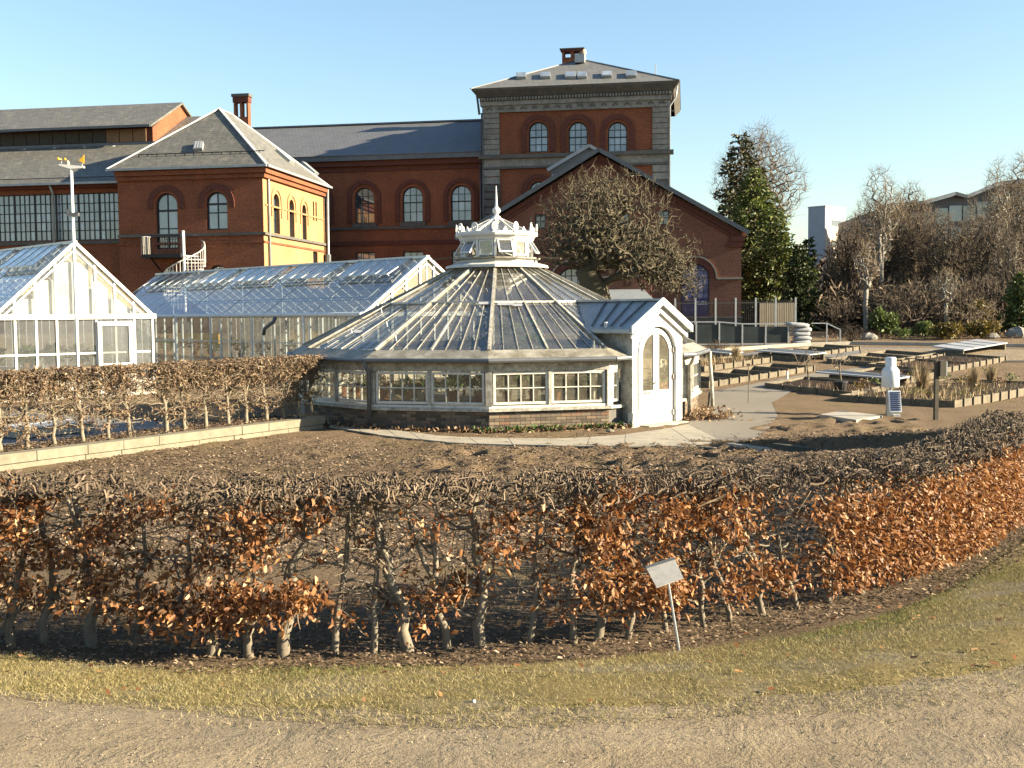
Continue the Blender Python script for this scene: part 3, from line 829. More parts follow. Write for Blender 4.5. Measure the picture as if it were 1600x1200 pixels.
# ------------------------------------------------------------------ the tower
FT = Frame(757, 78.0, EPS)
tower = FT.thing('brick_tower', 'tall red brick tower block with pale corner stones and shallow slate roof', 'building')
t0, t1 = FT.u(758), FT.u(1044.5, py=200)
zc = FT.z(900, 172)            # underside of the carved frieze
zband = FT.z(900, 243)
holes = []; tw = []
for a, b in ((826, 856), (888, 918), (949.5, 980)):
    xa, xb = FT.u(a, py=210), FT.u(b, py=210); zt, zb = FT.z((a+b)/2, 190), FT.z((a+b)/2, 237.5)
    tw.append((xa, xb, zb, zt)); holes.append(arch_loop(xa, xb, zb, zt))
lo = (tw[0][0], tw[0][1], FT.z(840, 331), FT.z(840, 283)); lo2 = (tw[1][0], tw[1][1], lo[2], lo[3]); lo3 = (tw[2][0], tw[2][1], lo[2], lo[3])
holes += [arch_loop(*lo)]
MB().panel([(t0, .5), (t1, .5), (t1, zc), (t0, zc)], holes, 0, .4).build('wall', M['brick'], tower)
TD = 9.5
mb = MB(); mb.quad((t1, 0, .5), (t1, TD, .5), (t1, TD, zc), (t1, 0, zc)); mb.quad((t0, TD, .5), (t0, 0, .5), (t0, 0, zc), (t0, TD, zc)); mb.quad((t1, TD, .5), (t0, TD, .5), (t0, TD, zc), (t1, TD, zc))
mb.build('wall', M['brick'], tower)
for i, w in enumerate(tw + [lo]):
    window(tower, *w, .26, 3, [.24, .5, .76], thick=(1,), fw=.08)
    r = (w[1]-w[0])/2
    mb = MB(); arch_ring(mb, (w[0]+w[1])/2, w[3]-r, r+.16, r+.50, -.12, .03, leg=w[3]-r-w[2]); mb.build('arch_moulding', M['brick_dark'], tower)
zq = [zc - (zc-zband-.2)*i/8 for i in range(9)]
qw = FT.u(780.5, py=200) - t0
for s in (0, 1):
    for i in range(8):
        d = .10 if i % 2 else .13
        xa = t0-.04 if s == 0 else t1-qw
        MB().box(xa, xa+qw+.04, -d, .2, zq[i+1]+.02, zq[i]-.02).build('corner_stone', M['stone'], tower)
zl = FT.z(900, 259)
for s in (0, 1):
    for i in range(11):
        d = .14 if i % 2 else .18
        xa = t0-.06 if s == 0 else t1-qw
        z_ = zl-.1-i*.52
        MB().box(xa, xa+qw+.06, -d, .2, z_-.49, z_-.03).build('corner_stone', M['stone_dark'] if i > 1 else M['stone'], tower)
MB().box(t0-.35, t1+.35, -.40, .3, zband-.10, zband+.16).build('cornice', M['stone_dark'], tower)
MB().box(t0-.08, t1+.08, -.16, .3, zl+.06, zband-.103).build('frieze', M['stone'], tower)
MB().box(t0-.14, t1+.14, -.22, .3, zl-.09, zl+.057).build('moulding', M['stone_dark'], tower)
zf1 = FT.z(900, 161.5); zd0 = FT.z(900, 155); zd1 = FT.z(900, 148.5); zev = FT.z(900, 136)
fr_ = MB().box(t0-.10, t1+.10, -.20, .3, zc, zf1).build('carved_frieze', M['stone'], tower)
nro = 16
for i in range(nro):
    cx = t0 + (t1-t0)*(i+.5)/nro; cz = (zc+zf1)/2
    mb = MB(); arch_ring(mb, cx, cz-.06, .11, .20, -.26, -.19); mb.build('rosette', M['stone_dark'], fr_)
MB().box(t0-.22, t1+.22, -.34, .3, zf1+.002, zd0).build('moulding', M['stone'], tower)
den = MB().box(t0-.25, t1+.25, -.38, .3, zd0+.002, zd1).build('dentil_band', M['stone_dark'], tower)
nd = 62
for i in range(nd):
    x = t0-.2 + (t1-t0+.4)*(i+.5)/nd
    MB().box(x-.055, x+.055, -.50, -.375, zd0+.05, zd1-.06).build('dentil', M['stone'], den)
ex = .72
mb = MB()
for (e0, z0_, e1, z1_) in ((.34, zd1+.002, ex, zev-.12), (ex, zev-.12, ex+.02, zev)):
    a = [(t0-e0, -e0-.1, z0_), (t1+e0, -e0-.1, z0_), (t1+e0, TD+e0, z0_), (t0-e0, TD+e0, z0_)]
    b = [(t0-e1, -e1-.1, z1_), (t1+e1, -e1-.1, z1_), (t1+e1, TD+e1, z1_), (t0-e1, TD+e1, z1_)]
    for i in range(4): mb.quad(a[i], a[(i+1) % 4], b[(i+1) % 4], b[i])
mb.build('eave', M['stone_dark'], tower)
tcx = (t0+t1)/2; apz = FT.z(899, 93, TD/2)
ec = [(t0-ex-.06, -ex-.16, zev), (t1+ex+.06, -ex-.16, zev), (t1+ex+.06, TD+ex, zev), (t0-ex-.06, TD+ex, zev)]
rf = MB()
ap = (tcx, TD/2, apz)
for i in range(4): rf.poly([ec[i], ec[(i+1) % 4], ap])
roof_t = rf.build('roof', M['slate2'], tower)
for i in (0, 1): MB().bar(ec[i], ap, .16, .08).build('hip_ridge', M['zinc_dark'], roof_t)
fs = (apz-zev)/(TD/2+ex+.16); fn = Vector((0, -fs, 1)).normalized()
def on_roof(px, py):
    d = ray(px, py); c = C0-FT.o
    n = FT.Y*(-fs) + Vector((0, 0, 1)); o_ = FT.Y*(-ex-.16) + Vector((0, 0, zev))
    t = (o_-c).dot(n)/d.dot(n); q = c + d*t
    return q.dot(FT.X), q.dot(FT.Y), q.z
for a, b, ty, by in ((807, 822, 117, 124), (844.5, 860, 116.5, 123.5), (883, 900, 116, 123.5), (902, 917, 116, 123.5), (940, 956, 115, 122), (978, 994.5, 114.5, 122)):
    q = [Vector(on_roof(*k)) for k in ((a, by), (b, by), (b, ty), (a, ty))]
    up = fn*.20
    mb = MB(); mb.slab([p+up for p in q], fn, .26); sk = mb.build('skylight', M['zinc'], roof_t)
    cc = sum(q, Vector())/4
    MB().poly([cc+(p-cc)*.82+fn*.21 for p in q]).build('pane', M['glass_win'], sk)
MB().box(tcx-.35, tcx+.35, TD/2-1.3, TD/2+.2, apz-.5, apz+.08).build('roof_hatch', M['zinc'], roof_t)
ch = chimney(FT, tower, 876, 912, 76, 100, TD/2+1.0, .8, 2)
cu, cz_ = FT.uz(911, 88, TD/2+1.3)
MB().lathe([(.2, -.9), (.2, .1), (.27, .2), (.22, .45), (.08, .5)], 12, (cu, TD/2+1.2, cz_)).build('chimney_pot', M['cream'], ch, smooth_=True)
gp_ = [(t0-.45, -.3, zev-.3), (t0-.3, -.2, zband+3), (t0-.12, -.16, zc), (t0-.12, -.16, 4)]
pipe(tower, gp_, .08, mat='zinc_dark')
pipe(tower, [(t1+.6, -.3, zev-.25), (t1+.5, -.3, zev-1.0), (t1+.1, -.2, zc), (t1+.06, -.2, 8)], .06, mat='zinc')
MB().tube([(t1-.9, 1, zev+.3), (t1-.9, 1, zev+1.5)], .03, 5).build('aerial', M['zinc_dark'], roof_t)

# ------------------------------------------------------------------ the hipped pavilion
FP = Frame(415, 66.0, EPS)
pav = FP.thing('brick_pavilion', 'square red brick pavilion with hipped slate roof and sunlit orange side', 'building')
p0 = FP.u(185)
PL = FP.vz(507, 330)[0]
zpe = FP.z(300, 263)
zst = FP.z(300, 365)
pw = []
for a, b, t, bo in ((243, 277, 301.5, 389), (322, 355, 299.5, 359)):
    pw.append((FP.u(a), FP.u(b), FP.z((a+b)/2, bo), FP.z((a+b)/2, t)))
gw = [(FP.u(245), FP.u(276), FP.z(260, 446), FP.z(260, 419)), (FP.u(322), FP.u(355), FP.z(340, 446), FP.z(340, 414))]
MB().panel([(p0, .5), (0, .5), (0, zpe), (p0, zpe)], [arch_loop(*w) for w in pw + gw], 0, .35).build('wall', M['brick'], pav)
sw = []
SM = side_M(0.0)
for a, b, t, bo in ((427.5, 437, 303, 365), (452.2, 459.8, 312, 371.5), (472.2, 478.6, 320, 376)):
    ya, yb = FP.vz(a, 330)[0], FP.vz(b, 330)[0]; zt = FP.vz((a+b)/2, t)[1]; zb = FP.vz((a+b)/2, bo)[1]
    sw.append((ya, yb, zb, zt))
slit = [(FP.vz(a, 330)[0], FP.vz(b, 330)[0], FP.vz(491, 345)[1], FP.vz(491, 315)[1]) for a, b in ((489, 491), (493, 495))]
low = [(FP.vz(489, 390)[0], FP.vz(496, 390)[0], FP.vz(492, 415)[1], FP.vz(492, 393)[1])]
MB().panel([(0, .5), (PL, .5), (PL, zpe), (0, zpe)], [arch_loop(*w) for w in sw] + [rect_loop(*w) for w in slit + low], 0, .35).xform(SM).build('wall', M['brick_side'], pav)
MB().quad((p0, PL, .5), (p0, 0, .5), (p0, 0, zpe), (p0, PL, zpe)).build('wall', M['brick'], pav)
for k, w in enumerate(pw): window(pav, *w, .24, 2, [.36, .70] if k == 0 else [.45, .70], thick=(1,), fw=.09, bw=.06, label='tall balcony door window' if k == 0 else None)
for w in gw: window(pav, *w, .24, 2, [.5], fw=.09)
for w in sw: window(pav, *w, .26, 2, [.35, .68], thick=(1,), fw=.08, Mx=SM, gmat='glass_dark')
for w in slit + low: window(pav, *w, .25, 1, [.5], arched=False, Mx=SM, gmat='glass_dark')
for w in pw:
    r = (w[1]-w[0])/2; mb = MB(); arch_ring(mb, (w[0]+w[1])/2, w[3]-r, r+.15, r+.48, -.07, .03, leg=.25); mb.build('arch_moulding', M['brick_dark'], pav)
for w in sw:
    r = (w[1]-w[0])/2; mb = MB(); arch_ring(mb, (w[0]+w[1])/2, w[3]-r, r+.20, r+.42, -.06, .03, leg=.9); mb.xform(SM); mb.build('arch_moulding', M['brick_side'], pav)
for nm, z_, h, d, mt in (('string_course', zst, .16, .16, 'stone_dark'), ('cornice', zpe-.12, .28, .35, 'brick'), ('cornice', zpe-.42, .24, .2, 'brick'), ('moulding', zst-.5, .12, .07, 'brick')):
    MB().box(p0-.02, d, -d, .05, z_-h, z_).build(nm, M[mt], pav)
    MB().box(-.05, d-.002, .052, PL, z_-h, z_).build(nm, M[mt], pav)
zsp = FP.vz(440, 325)[1]
MB().box(-.05, .06, .3, PL-.2, zsp-.1, zsp).build('moulding', M['brick_side'], pav)
ov = .46; hw = -p0/2
apx = (p0/2, hw, FP.z(331, 171, hw)); apb = (p0/2, PL-hw, apx[2])
e = [(p0-ov, -ov, zpe), (ov, -ov, zpe), (ov, PL+ov*.2, zpe), (p0-ov, PL+ov*.2, zpe)]
rm = MB(); rm.poly([e[0], e[1], apx]); rm.poly([e[1], e[2], apb, apx]); rm.poly([e[2], e[3], apb]); rm.poly([e[3], e[0], apx, apb])
proof = rm.build('roof', M['slate'], pav)
mb = MB(); mb.poly([e[0], e[3], e[2], e[1]]); mb.build('soffit', M['brick_dark'], pav, loc=(0, 0, -.03))
for q in (e[0], e[1]): MB().bar(Vector(q)+Vector((0,0,.04)), Vector(apx)+Vector((0,0,.05)), .20, .08).build('hip_ridge', M['sheet'] if q is e[1] else M['zinc'], proof)  # front-right hip paler: the sunlight on it is put into its colour
MB().bar(e[2], apb, .2, .08).build('hip_ridge', M['zinc'], proof)
MB().bar(apx, apb, .2, .1).build('ridge', M['zinc'], proof)
MB().bar((p0-ov, -ov-.05, zpe-.02), (ov, -ov-.05, zpe-.02), .14, .14).build('gutter', M['zinc'], pav)
MB().bar((ov+.05, -ov, zpe-.02), (ov+.05, PL+.1, zpe-.02), .14, .14).build('gutter', M['zinc'], pav)
fsl = (apx[2]-zpe)/(hw+ov); pn = Vector((0, -fsl, 1)).normalized()
def on_pav(px, py):
    d = ray(px, py); c = C0-FP.o; n = FP.Y*(-fsl) + Vector((0, 0, 1)); o_ = FP.Y*(-ov) + Vector((0, 0, zpe))
    t = (o_-c).dot(n)/d.dot(n); q = c+d*t
    return Vector((q.dot(FP.X), q.dot(FP.Y), q.z))
q = [on_pav(*k) for k in ((303, 237), (317, 236), (319, 225), (306, 225))]
sk = MB().slab([p+pn*.22 for p in q], pn, .26).build('skylight', M['zinc'], proof)
cc = sum(q, Vector())/4
for k in range(3):
    a = q[0].lerp(q[1], (k+.12)/3); b = q[0].lerp(q[1], (k+.88)/3); c_ = q[3].lerp(q[2], (k+.88)/3); d_ = q[3].lerp(q[2], (k+.12)/3)
    MB().poly([cc+(p-cc)*.9+pn*.235 for p in (a, b, c_, d_)]).build('pane', M['sheet'], sk)
zrail = zpe + .75
MB().bar((p0-ov+1.6, -ov+1.0, zpe+fsl*1.0+.14), (ov-.5, -ov+1.0, zpe+fsl*1.0+.14), .04, .05).build('snow_rail', M['iron'], proof)
for k in range(14):
    x = p0-ov+1.6 + (hw*2+ov-2.0)*k/13
    MB().bar((x, -ov+1.0, zpe+fsl*1.0), (x, -ov+1.0, zpe+fsl*1.0+.15), .04, .04, (0, 1, 0)).build('rail_bracket', M['iron'], proof)
sx_ = apx[0]; rs = (apx[2]-zpe)/(ov-apx[0]); sn = Vector((rs, 0, 1)).normalized()
for yy, fr2 in ((7.2, .35), (11.0, .28)):
    x = ov-(ov-sx_)*fr2; z = zpe+rs*(ov-x); up_ = Vector((-1, 0, rs)).normalized()
    c_ = Vector((x, yy, z)); w_ = Vector((0, .45, 0))
    MB().slab([c_-w_-up_*.6+sn*.2, c_+w_-up_*.6+sn*.2, c_+w_+up_*.6+sn*.2, c_-w_+up_*.6+sn*.2], sn, .25).build('skylight', M['zinc'], proof)
pipe(pav, [(.2, .7, zpe-.1), (.1, .7, zpe-.6), (.1, .7, 2)], .07, mat='zinc')
pipe(pav, [(.3, PL-.15, zpe-.1), (.25, PL-.2, 2)], .09, mat='zinc')
MB().tube([(.25, PL-.2, FP.vz(508, 410)[1]), (.25, PL-.2, FP.vz(508, 398)[1])], .22, 8).build('downpipe_head', M['zinc_dark'], pav)

# balcony and its spiral stair
ba, bb = FP.u(223, -1.0), FP.u(284, -1.0)
bz = FP.z(250, 397, -1.0)
bal = thing('balcony', 'small iron balcony with railing under the left arched window', 'balcony', FP.o + FP.X*ba, -FP.e)
bwid = bb-ba
MB().box(0, bwid, -1.3, 0, bz-.22, bz-.02).build('platform', M['iron'], bal)
MB().bar((0, -1.28, bz+1.08), (bwid, -1.28, bz+1.08), .05, .05).build('handrail', M['iron'], bal)
MB().bar((0, -1.28, bz+1.08), (0, 0, bz+1.08), .05, .05).build('handrail', M['steel'], bal)
for k in range(16):
    x = bwid*k/15
    MB().bar((x, -1.28, bz-.02), (x, -1.28, bz+1.08), .03, .03, (0,1,0)).build('baluster', M['iron'] if k > 3 else M['white_worn'], bal)
for k in range(1, 6):
    y = -1.28 + 1.2*k/6
    MB().bar((0, y, bz-.02), (0, y, bz+1.08), .03, .03, (0,1,0)).build('baluster', M['white_old'], bal)
for k in (.5, 2.2):
    MB().bar((k, -1.1, bz-.25), (k, 0, bz-.9), .06, .08).build('bracket', M['iron'], bal)
st = thing('spiral_stair', 'white metal spiral stair dropping from the balcony', 'stair', FP.o + FP.X*(bb+.05) + FP.Y*(-1.0), -FP.e)
MB().tube([(0, 0, 1.5), (0, 0, bz+1.35)], .09, 8).build('centre_post', M['white'], st, smooth_=True)
ns = 16; sr = FP.u(316, -1.0) - bb - .05
for k in range(ns):
    a = R(80) - k*R(20); z = bz - .1 - k*.21
    if z < 2.2: break
    p = Vector((math.cos(a), math.sin(a), 0)); q = Vector((math.cos(a-R(20)), math.sin(a-R(20)), 0))
    MB().slab([Vector((0, 0, z)), q*sr+Vector((0, 0, z)), p*sr+Vector((0, 0, z))], (0, 0, 1), .05).build('tread', M['white'], st)
    for s in (0.25, .75):
        c_ = (p*(1-s)+q*s).normalized()*sr
        MB().bar(c_+Vector((0, 0, z)), c_+Vector((0, 0, z+1.1)), .035, .035, (0, 1, 0)).build('baluster', M['white_old'], st)
    MB().bar(p*sr+Vector((0, 0, z+1.2)), q*sr+Vector((0, 0, z+1.0)), .05, .05).build('handrail', M['white_old'], st)

# ------------------------------------------------------------------ the hall on the left
FH = Frame(415, 66.0, EPS)
hall = thing('brick_hall', 'long red brick hall with wide glazing and raised roof lantern at far left', 'building', FH.o, -FH.e)
HY = 2.2
h0, h1 = FH.u(-150, HY), p0+.3
zhe = FH.z(100, 288, HY); zgt = FH.z(90, 303, HY); zgb = FH.z(90, 376, HY)
edges = [-150, -118, -85, -44, -12, 21, 53, 86, 121, 154, 186]
ed = [FH.u(k, HY) for k in edges]
hh = [rect_loop(ed[0], ed[-1]-.05, zgb, zgt)]
MB().panel([(h0-.3, .5), (h1, .5), (h1, zhe), (h0-.3, zhe)], hh, HY, .3).build('wall', M['brick'], hall)
for i in range(2, len(ed)-1):
    window(hall, ed[i]+.004, ed[i+1]-.004-(.05 if i == len(ed)-2 else 0), zgb, zgt, HY+.15, 4, [.2, .4, .6, .8], arched=False, fw=.05, bw=.05)
MB().box(h0, h1, HY-.12, HY+.04, zgb-.25, zgb-.06).build('sill', M['stone_dark'], hall)
MB().box(h0, h1, HY-.35, HY+.04, zhe-.28, zhe-.02).build('cornice', M['brick_dark'], hall)
MY = HY+6.2; zmb = FH.z(100, 228, MY); sl = (zmb-zhe)/(MY-HY+.6)
ry = HY+11.5; zry = zhe+sl*(ry-HY+.6)
h2 = FH.u(318, ry)
MB().slab([(h0, HY-.6, zhe), (h1, HY-.6, zhe), (h2, HY+3, zhe+sl*3.6), (h2, ry, zry), (h0, ry, zry)], (0, -sl, 1), .12).build('roof', M['slate'], hall)
MB().slab([(h0, ry+.01, zry), (h2, ry+.01, zry), (h2, ry+11, zhe), (h0, ry+11, zhe)], (0, sl, 1), .12).build('roof', M['slate'], hall)
MB().bar((h0, HY-.66, zhe-.03), (h1, HY-.66, zhe-.03), .14, .14).build('gutter', M['zinc'], hall)
MB().bar((h0, HY-.1, zhe+sl*.5+.14), (h1+.5, HY-.1, zhe+sl*.5+.14), .04, .05).build('snow_rail', M['iron'], hall)
pipe(hall, [(ed[7], HY-.5, zhe-.1), (ed[7], HY-.18, zhe-.6), (ed[7], HY-.18, 1.5)], .08, mat='zinc')
m1 = FH.u(242, MY); zmt = FH.z(100, 204, MY)
nm_ = 14
lan = MB().box(h0, m1, MY, MY+8.5, zmb-1.5, zmt).build('roof_lantern', M['brick_dark'], hall)
for i in range(nm_):
    a = h0 + (m1-h0-.4)*i/nm_; b = h0 + (m1-h0-.4)*(i+.94)/nm_
    MB().box(a, b, MY-.06, MY-.004, zmb+.12, zmt-.08).build('lantern_panel', M['timber_dark'] if i < nm_-3 else M['cream_brown'] if 'cream_brown' in M else M['brick_dark'], lan)
MB().box(h0, m1+.3, MY-.25, MY-.08, zmb-.12, zmb+.06).build('lantern_sill', M['zinc_dark'], lan)
myr = MY+4.2; zmr = FH.z(268, 160.5, myr)
MB().slab([(h0, MY-.7, zmt+.05), (m1+.25, MY-.7, zmt+.05), (m1+.25, myr, zmr), (h0, myr, zmr)], (0, -.5, 1), .14).build('lantern_roof', M['slate'], lan)
MB().slab([(h0, myr+.01, zmr), (m1+.25, myr+.01, zmr), (m1+.25, MY+9.2, zmt+.05), (h0, MY+9.2, zmt+.05)], (0, .5, 1), .14).build('lantern_roof', M['slate'], lan)
MB().poly([(m1+.006, MY, zmb-1.5), (m1+.006, MY+8.5, zmb-1.5), (m1+.006, MY+8.5, zmt), (m1+.006, myr, zmr-.15), (m1+.006, MY, zmt)]).build('lantern_gable', M['brick'], lan)
MB().bar((h0, MY-.74, zmt), (m1+.2, MY-.74, zmt), .14, .16).build('gutter', M['zinc_dark'], lan)
for k in (35, 82, 129, 175):
    x = FH.u(k, MY-.9)
    MB().bar((x, MY-1.0, zmb-.72), (x, MY-.3, zmb-.2), .16, .14).build('beam_end', M['white_old'], lan)

# ------------------------------------------------------------------ gabled brick building on the right
FG = Frame(1158, 60.0, EPS)
gab = FG.thing('gabled_brick_house', 'broad red brick building with gable end and arched windows behind the bare tree', 'building')
gx1 = 0.0
gapx, gapz = FG.uz(936.5, 241)
gez = FG.z(1158, 364)
gx0 = 2*gapx - gx1
arw = [(FG.u(1064, py=450), FG.u(1108.5, py=450), FG.z(1086, 494), FG.z(1086, 412)),
       (FG.u(974, py=430), FG.u(1013, py=430), FG.z(994, 476), FG.z(994, 414)), (FG.u(871, py=430), FG.u(914, py=430), FG.z(892, 476), FG.z(892, 418))]
sqw = [(FG.u(1028, py=340), FG.u(1045, py=340), FG.z(1036, 351), FG.z(1036, 329)), (FG.u(836, py=345), FG.u(852, py=345), FG.z(844, 357), FG.z(844, 335)),
       (FG.u(897, py=345), FG.u(914, py=345), FG.z(905, 357), FG.z(905, 334)), (FG.u(966, py=345), FG.u(983, py=345), FG.z(975, 354), FG.z(975, 332))]
MB().panel([(gx0, .8), (gx1, .8), (gx1, gez), (gapx, gapz), (gx0, gez)], [arch_loop(*w) for w in arw] + [rect_loop(*w) for w in sqw], 0, .35).build('wall', M['brick_gable'], gab)
GD = 15.0
mb = MB(); mb.quad((gx1, 0, .8), (gx1, GD, .8), (gx1, GD, gez), (gx1, 0, gez)); mb.quad((gx0, GD, .8), (gx0, 0, .8), (gx0, 0, gez), (gx0, GD, gez)); mb.build('wall', M['brick_gable'], gab)
for w in sqw: window(gab, *w, .16, 2, [.5], arched=False, fw=.05, gmat='glass_dark')
for w in arw[1:]: window(gab, *w, .2, 4, [.3, .55, .8], fw=.08)
gs = (gapz-gez)/(gx1-gapx)
gov = .38
for s in (1, -1):
    xe = gapx + s*(gx1-gapx+gov); zee = gez - gs*gov
    n_ = Vector((s*gs, 0, 1))
    MB().slab([(gapx, -.35, gapz+.28), (xe, -.35, zee+.28), (xe, GD, zee+.28), (gapx, GD, gapz+.28)][::(1 if s < 0 else 1)], n_, .12).build('roof', M['slate3'], gab)
    MB().bar((gapx, -.40, gapz+.20), (xe, -.40, zee+.20), .10, .22, n_).build('verge_board', M['zinc_dark'], gab)
    for k, (d, o_) in enumerate(((.20, .12), (.42, .07))):
        MB().bar((gapx, -o_/2, gapz-d), (xe-s*(gov+.02), -o_/2, gez-d), o_, .16, n_).build('verge_moulding', M['brick_dark'], gab)
pw_ = arw[0]
MB().box(gx0, gx1+.03, -.06, .03, 1.0, FG.z(1120, 497)).build('plinth', M['stone_dark'], gab)
MB().box(gx0, gx1+.06, -.10, .03, FG.z(1120, 497)+.003, FG.z(1120, 495)).build('plinth_cap', M['stone'], gab)
# arch hoods of brick and the pale string that runs over them
zstr = FG.z(1130, 435)
for w in arw:
    r = (w[1]-w[0])/2; cx = (w[0]+w[1])/2
    mb = MB(); arch_ring(mb, cx, w[3]-r, r+.02, r+.33, -.05, .03); mb.build('arch', M['brick_dark'], gab)
    mb = MB(); arch_ring(mb, cx, w[3]-r, r+.345, r+.43, -.10, .03, leg=max(.05, w[3]-r-zstr)); mb.build('arch_moulding', M['cream'], gab)
r0 = (pw_[1]-pw_[0])/2+.42
segs = sorted([((w[0]+w[1])/2-(w[1]-w[0])/2-.42, (w[0]+w[1])/2+(w[1]-w[0])/2+.42) for w in arw])
xs_ = [gx0] + [v for s in segs for v in s] + [gx1+.08]
for i in range(0, len(xs_), 2): MB().box(xs_[i], xs_[i+1], -.10, .03, zstr-.05, zstr+.05).build('string_course', M['cream'], gab)
# corbel at the right eave
MB().box(gx1-.8, gx1+.10, -.12, .03, gez-.75, gez-.45).build('corbel', M['brick_dark'], gab)
MB().box(gx1-.6, gx1+.16, -.18, .03, gez-.447, gez-.15).build('corbel', M['brick_dark'], gab)
# raised slate-faced roof part behind the ridge
bxa, bza = FG.uz(861, 266, 2.5); bxp, bzp = FG.uz(921, 230.5, 2.5)
bz2 = bza
MB().prism([(bxa, bza-2.5), (bxp+(bxp-bxa), bza-2.5), (bxp+(bxp-bxa), bz2), (bxp, bzp), (bxa, bza)], 2.5, 9).build('roof_dormer', M['slate2'], gab)
MB().bar((bxa-.2, 2.42, bza+.0), (bxp, 2.42, bzp+.10), .16, .18).build('verge_board', M['sheet'], gab)
MB().bar((bxp+(bxp-bxa), 2.42, bz2), (bxp, 2.42, bzp+.10), .16, .18).build('verge_board', M['sheet'], gab)
MB().box(bxa+.05, bxa+1.3, 2.40, 2.5, bza-1.0, bza-.25).build('dormer_window', M['glass_dark'], gab)
# the poster filling the right arched window
def m_poster():
    t = NT('purple_poster')
    o = t.coord()
    n = t.noise(1.7, 6, 0.65, o); n2 = t.noise(0.5, 3, 0.5, o)
    sp = t.new('ShaderNodeSeparateXYZ'); t.link(o, sp.inputs[0])
    zf = t.math('DIVIDE', t.math('SUBTRACT', sp.outputs[2], pw_[2]), pw_[3]-pw_[2])
    skyc = t.ramp(n, [(0.35, (0.075, 0.062, 0.16)), (0.65, (0.24, 0.23, 0.34))])
    gro = t.ramp(n, [(0.45, (0.028, 0.020, 0.095)), (0.62, (0.05, 0.04, 0.13)), (0.70, (0.30, 0.28, 0.36))])
    zz = t.math('ADD', zf, t.math('MULTIPLY', t.math('SUBTRACT', n, 0.5), 0.15))
    c = t.mix(t.ramp(zz, [(0.33, 0.0), (0.37, 1.0)]), gro, skyc)
    c = t.mix(t.ramp(zz, [(0.80, 0.0), (0.92, 0.85)]), c, (0.045, 0.035, 0.15))
    t.color(c); t.set(0.35, 0, 0.5)
    return t.m
M['poster'] = m_poster()
po = MB().poly([(x, .15, z) for x, z in arch_loop(*pw_)]).build('poster', M['poster'], gab)
gw_ = (pw_[1]-pw_[0])/5
for k in range(1, 5):
    x = pw_[0]+gw_*k; r = (pw_[1]-pw_[0])/2
    MB().box(x-.012, x+.012, .12, .148, pw_[2]+.9, pw_[3]-r+math.sqrt(max(.01, r*r-(x-pw_[0]-r)**2))-.03).build('glazing_bar', M['frame_dark'], po)
for k in range(1, 6):
    z = pw_[2]+.9+k*.40
    if z < pw_[3]-.3: MB().box(pw_[0]+.08, pw_[1]-.08, .12, .147, z-.012, z+.012).build('glazing_bar', M['frame_dark'], po)
fm = MB(); r = (pw_[1]-pw_[0])/2; arch_ring(fm, (pw_[0]+pw_[1])/2, pw_[3]-r, r-.07, r+.01, .08, .2, leg=pw_[3]-r-pw_[2]); fm.build('window_frame', M['frame_dark'], gab)
# the poster's two lines of lettering and its arrow, too small to read
tx, tz = FG.uz(1084, 472.5, .1)
lt = MB(); lt.slab([(tx, .135, tz-.06), (tx+.11, .135, tz-.14), (tx+.11, .135, tz+.02)], (0, -1, 0), .004)
lt.build('printed_arrow', M['white'], po)
rr = random.Random(5)
for row, (n_, zz) in enumerate(((7, tz+.03), (9, tz-.10))):
    x = tx+.19
    for k in range(n_):
        w = rr.uniform(.035, .06)
        if not (row == 0 and k == 2): MB().box(x, x+w, .130, .135, zz-.035, zz+.04).build('printed_letter', M['white'], po)
        x += w+.022
# ------------------------------------------------------------------ low shed in front of the gable
FS = Frame(1022, 50.0, EPS)
shed = FS.thing('low_shed', 'low flat roofed brick outbuilding with pale fascia behind the glasshouse', 'shed')
sx0 = FS.u(930, py=465); zs_ = FS.z(1000, 473); zs2 = FS.z(960, 452, 5.5)
MB().box(sx0, 0, .2, 5.6, .5, zs_-.25).build('wall', M['brick_gable'], shed)
MB().slab([(sx0-.2, 0, zs_), (.15, 0, zs_), (-.7, 6, zs2), (sx0-.2, 6, zs2)], (0, -.1, 1), .2).build('roof', M['zinc'], shed)
MB().box(sx0-.2, .16, -.06, -.004, zs_-.26, zs_+.01).build('fascia', M['cream'], shed)
MB().tube([(-2.4, 2.4, zs_), (-2.4, 2.4, zs_+.55)], .12, 8).build('roof_vent', M['white'], shed)
FB = Frame(1018, 56.0, EPS)
wl_ = FB.thing('brick_yard_wall', 'short brick yard wall beside the shed roof', 'wall')
a_, z_a = FB.uz(905, 432)
MB().box(a_, 0, 0, .35, .6, FB.z(1005, 433)).build('wall', M['brick_gable'], wl_)
MB().box(a_-.05, .05, -.06, .41, FB.z(1005, 433)+.003, FB.z(1005, 431)).build('coping', M['stone'], wl_)
# ================================================================== the round glasshouse
RC = P(777, 490, 30.0); RC = Vector((RC.x, RC.y, 0))
rot = thing('round_glasshouse', 'old white twelve sided glasshouse with lantern roof and arched porch', 'greenhouse', RC)
NF = 12; RW = 5.45; DEL = R(-1.4); STEP = 2*math.pi/NF
def cor(k, r, z):
    a = k*STEP + DEL
    return Vector((r*math.sin(a), -r*math.cos(a), z))
def facet(k, t, r, z):            # point on facet k (between corner k and k+1) at fraction t
    return cor(k, r, z).lerp(cor(k+1, r, z), t)
FRONT = [9, 10, 11, 0, 1, 2]      # facets turned towards the camera
PORCH = 1
RE, ZE = 5.68, 1.62               # eave
RT, ZT = 1.12, 3.88               # top of the roof
sl_ = (ZT-ZE)/(RE-RT)
def zroof(r): return ZE + (RE-r)*sl_
RG = 5.32                         # glass begins above the lead apron
RM = 3.1                          # ring half way up
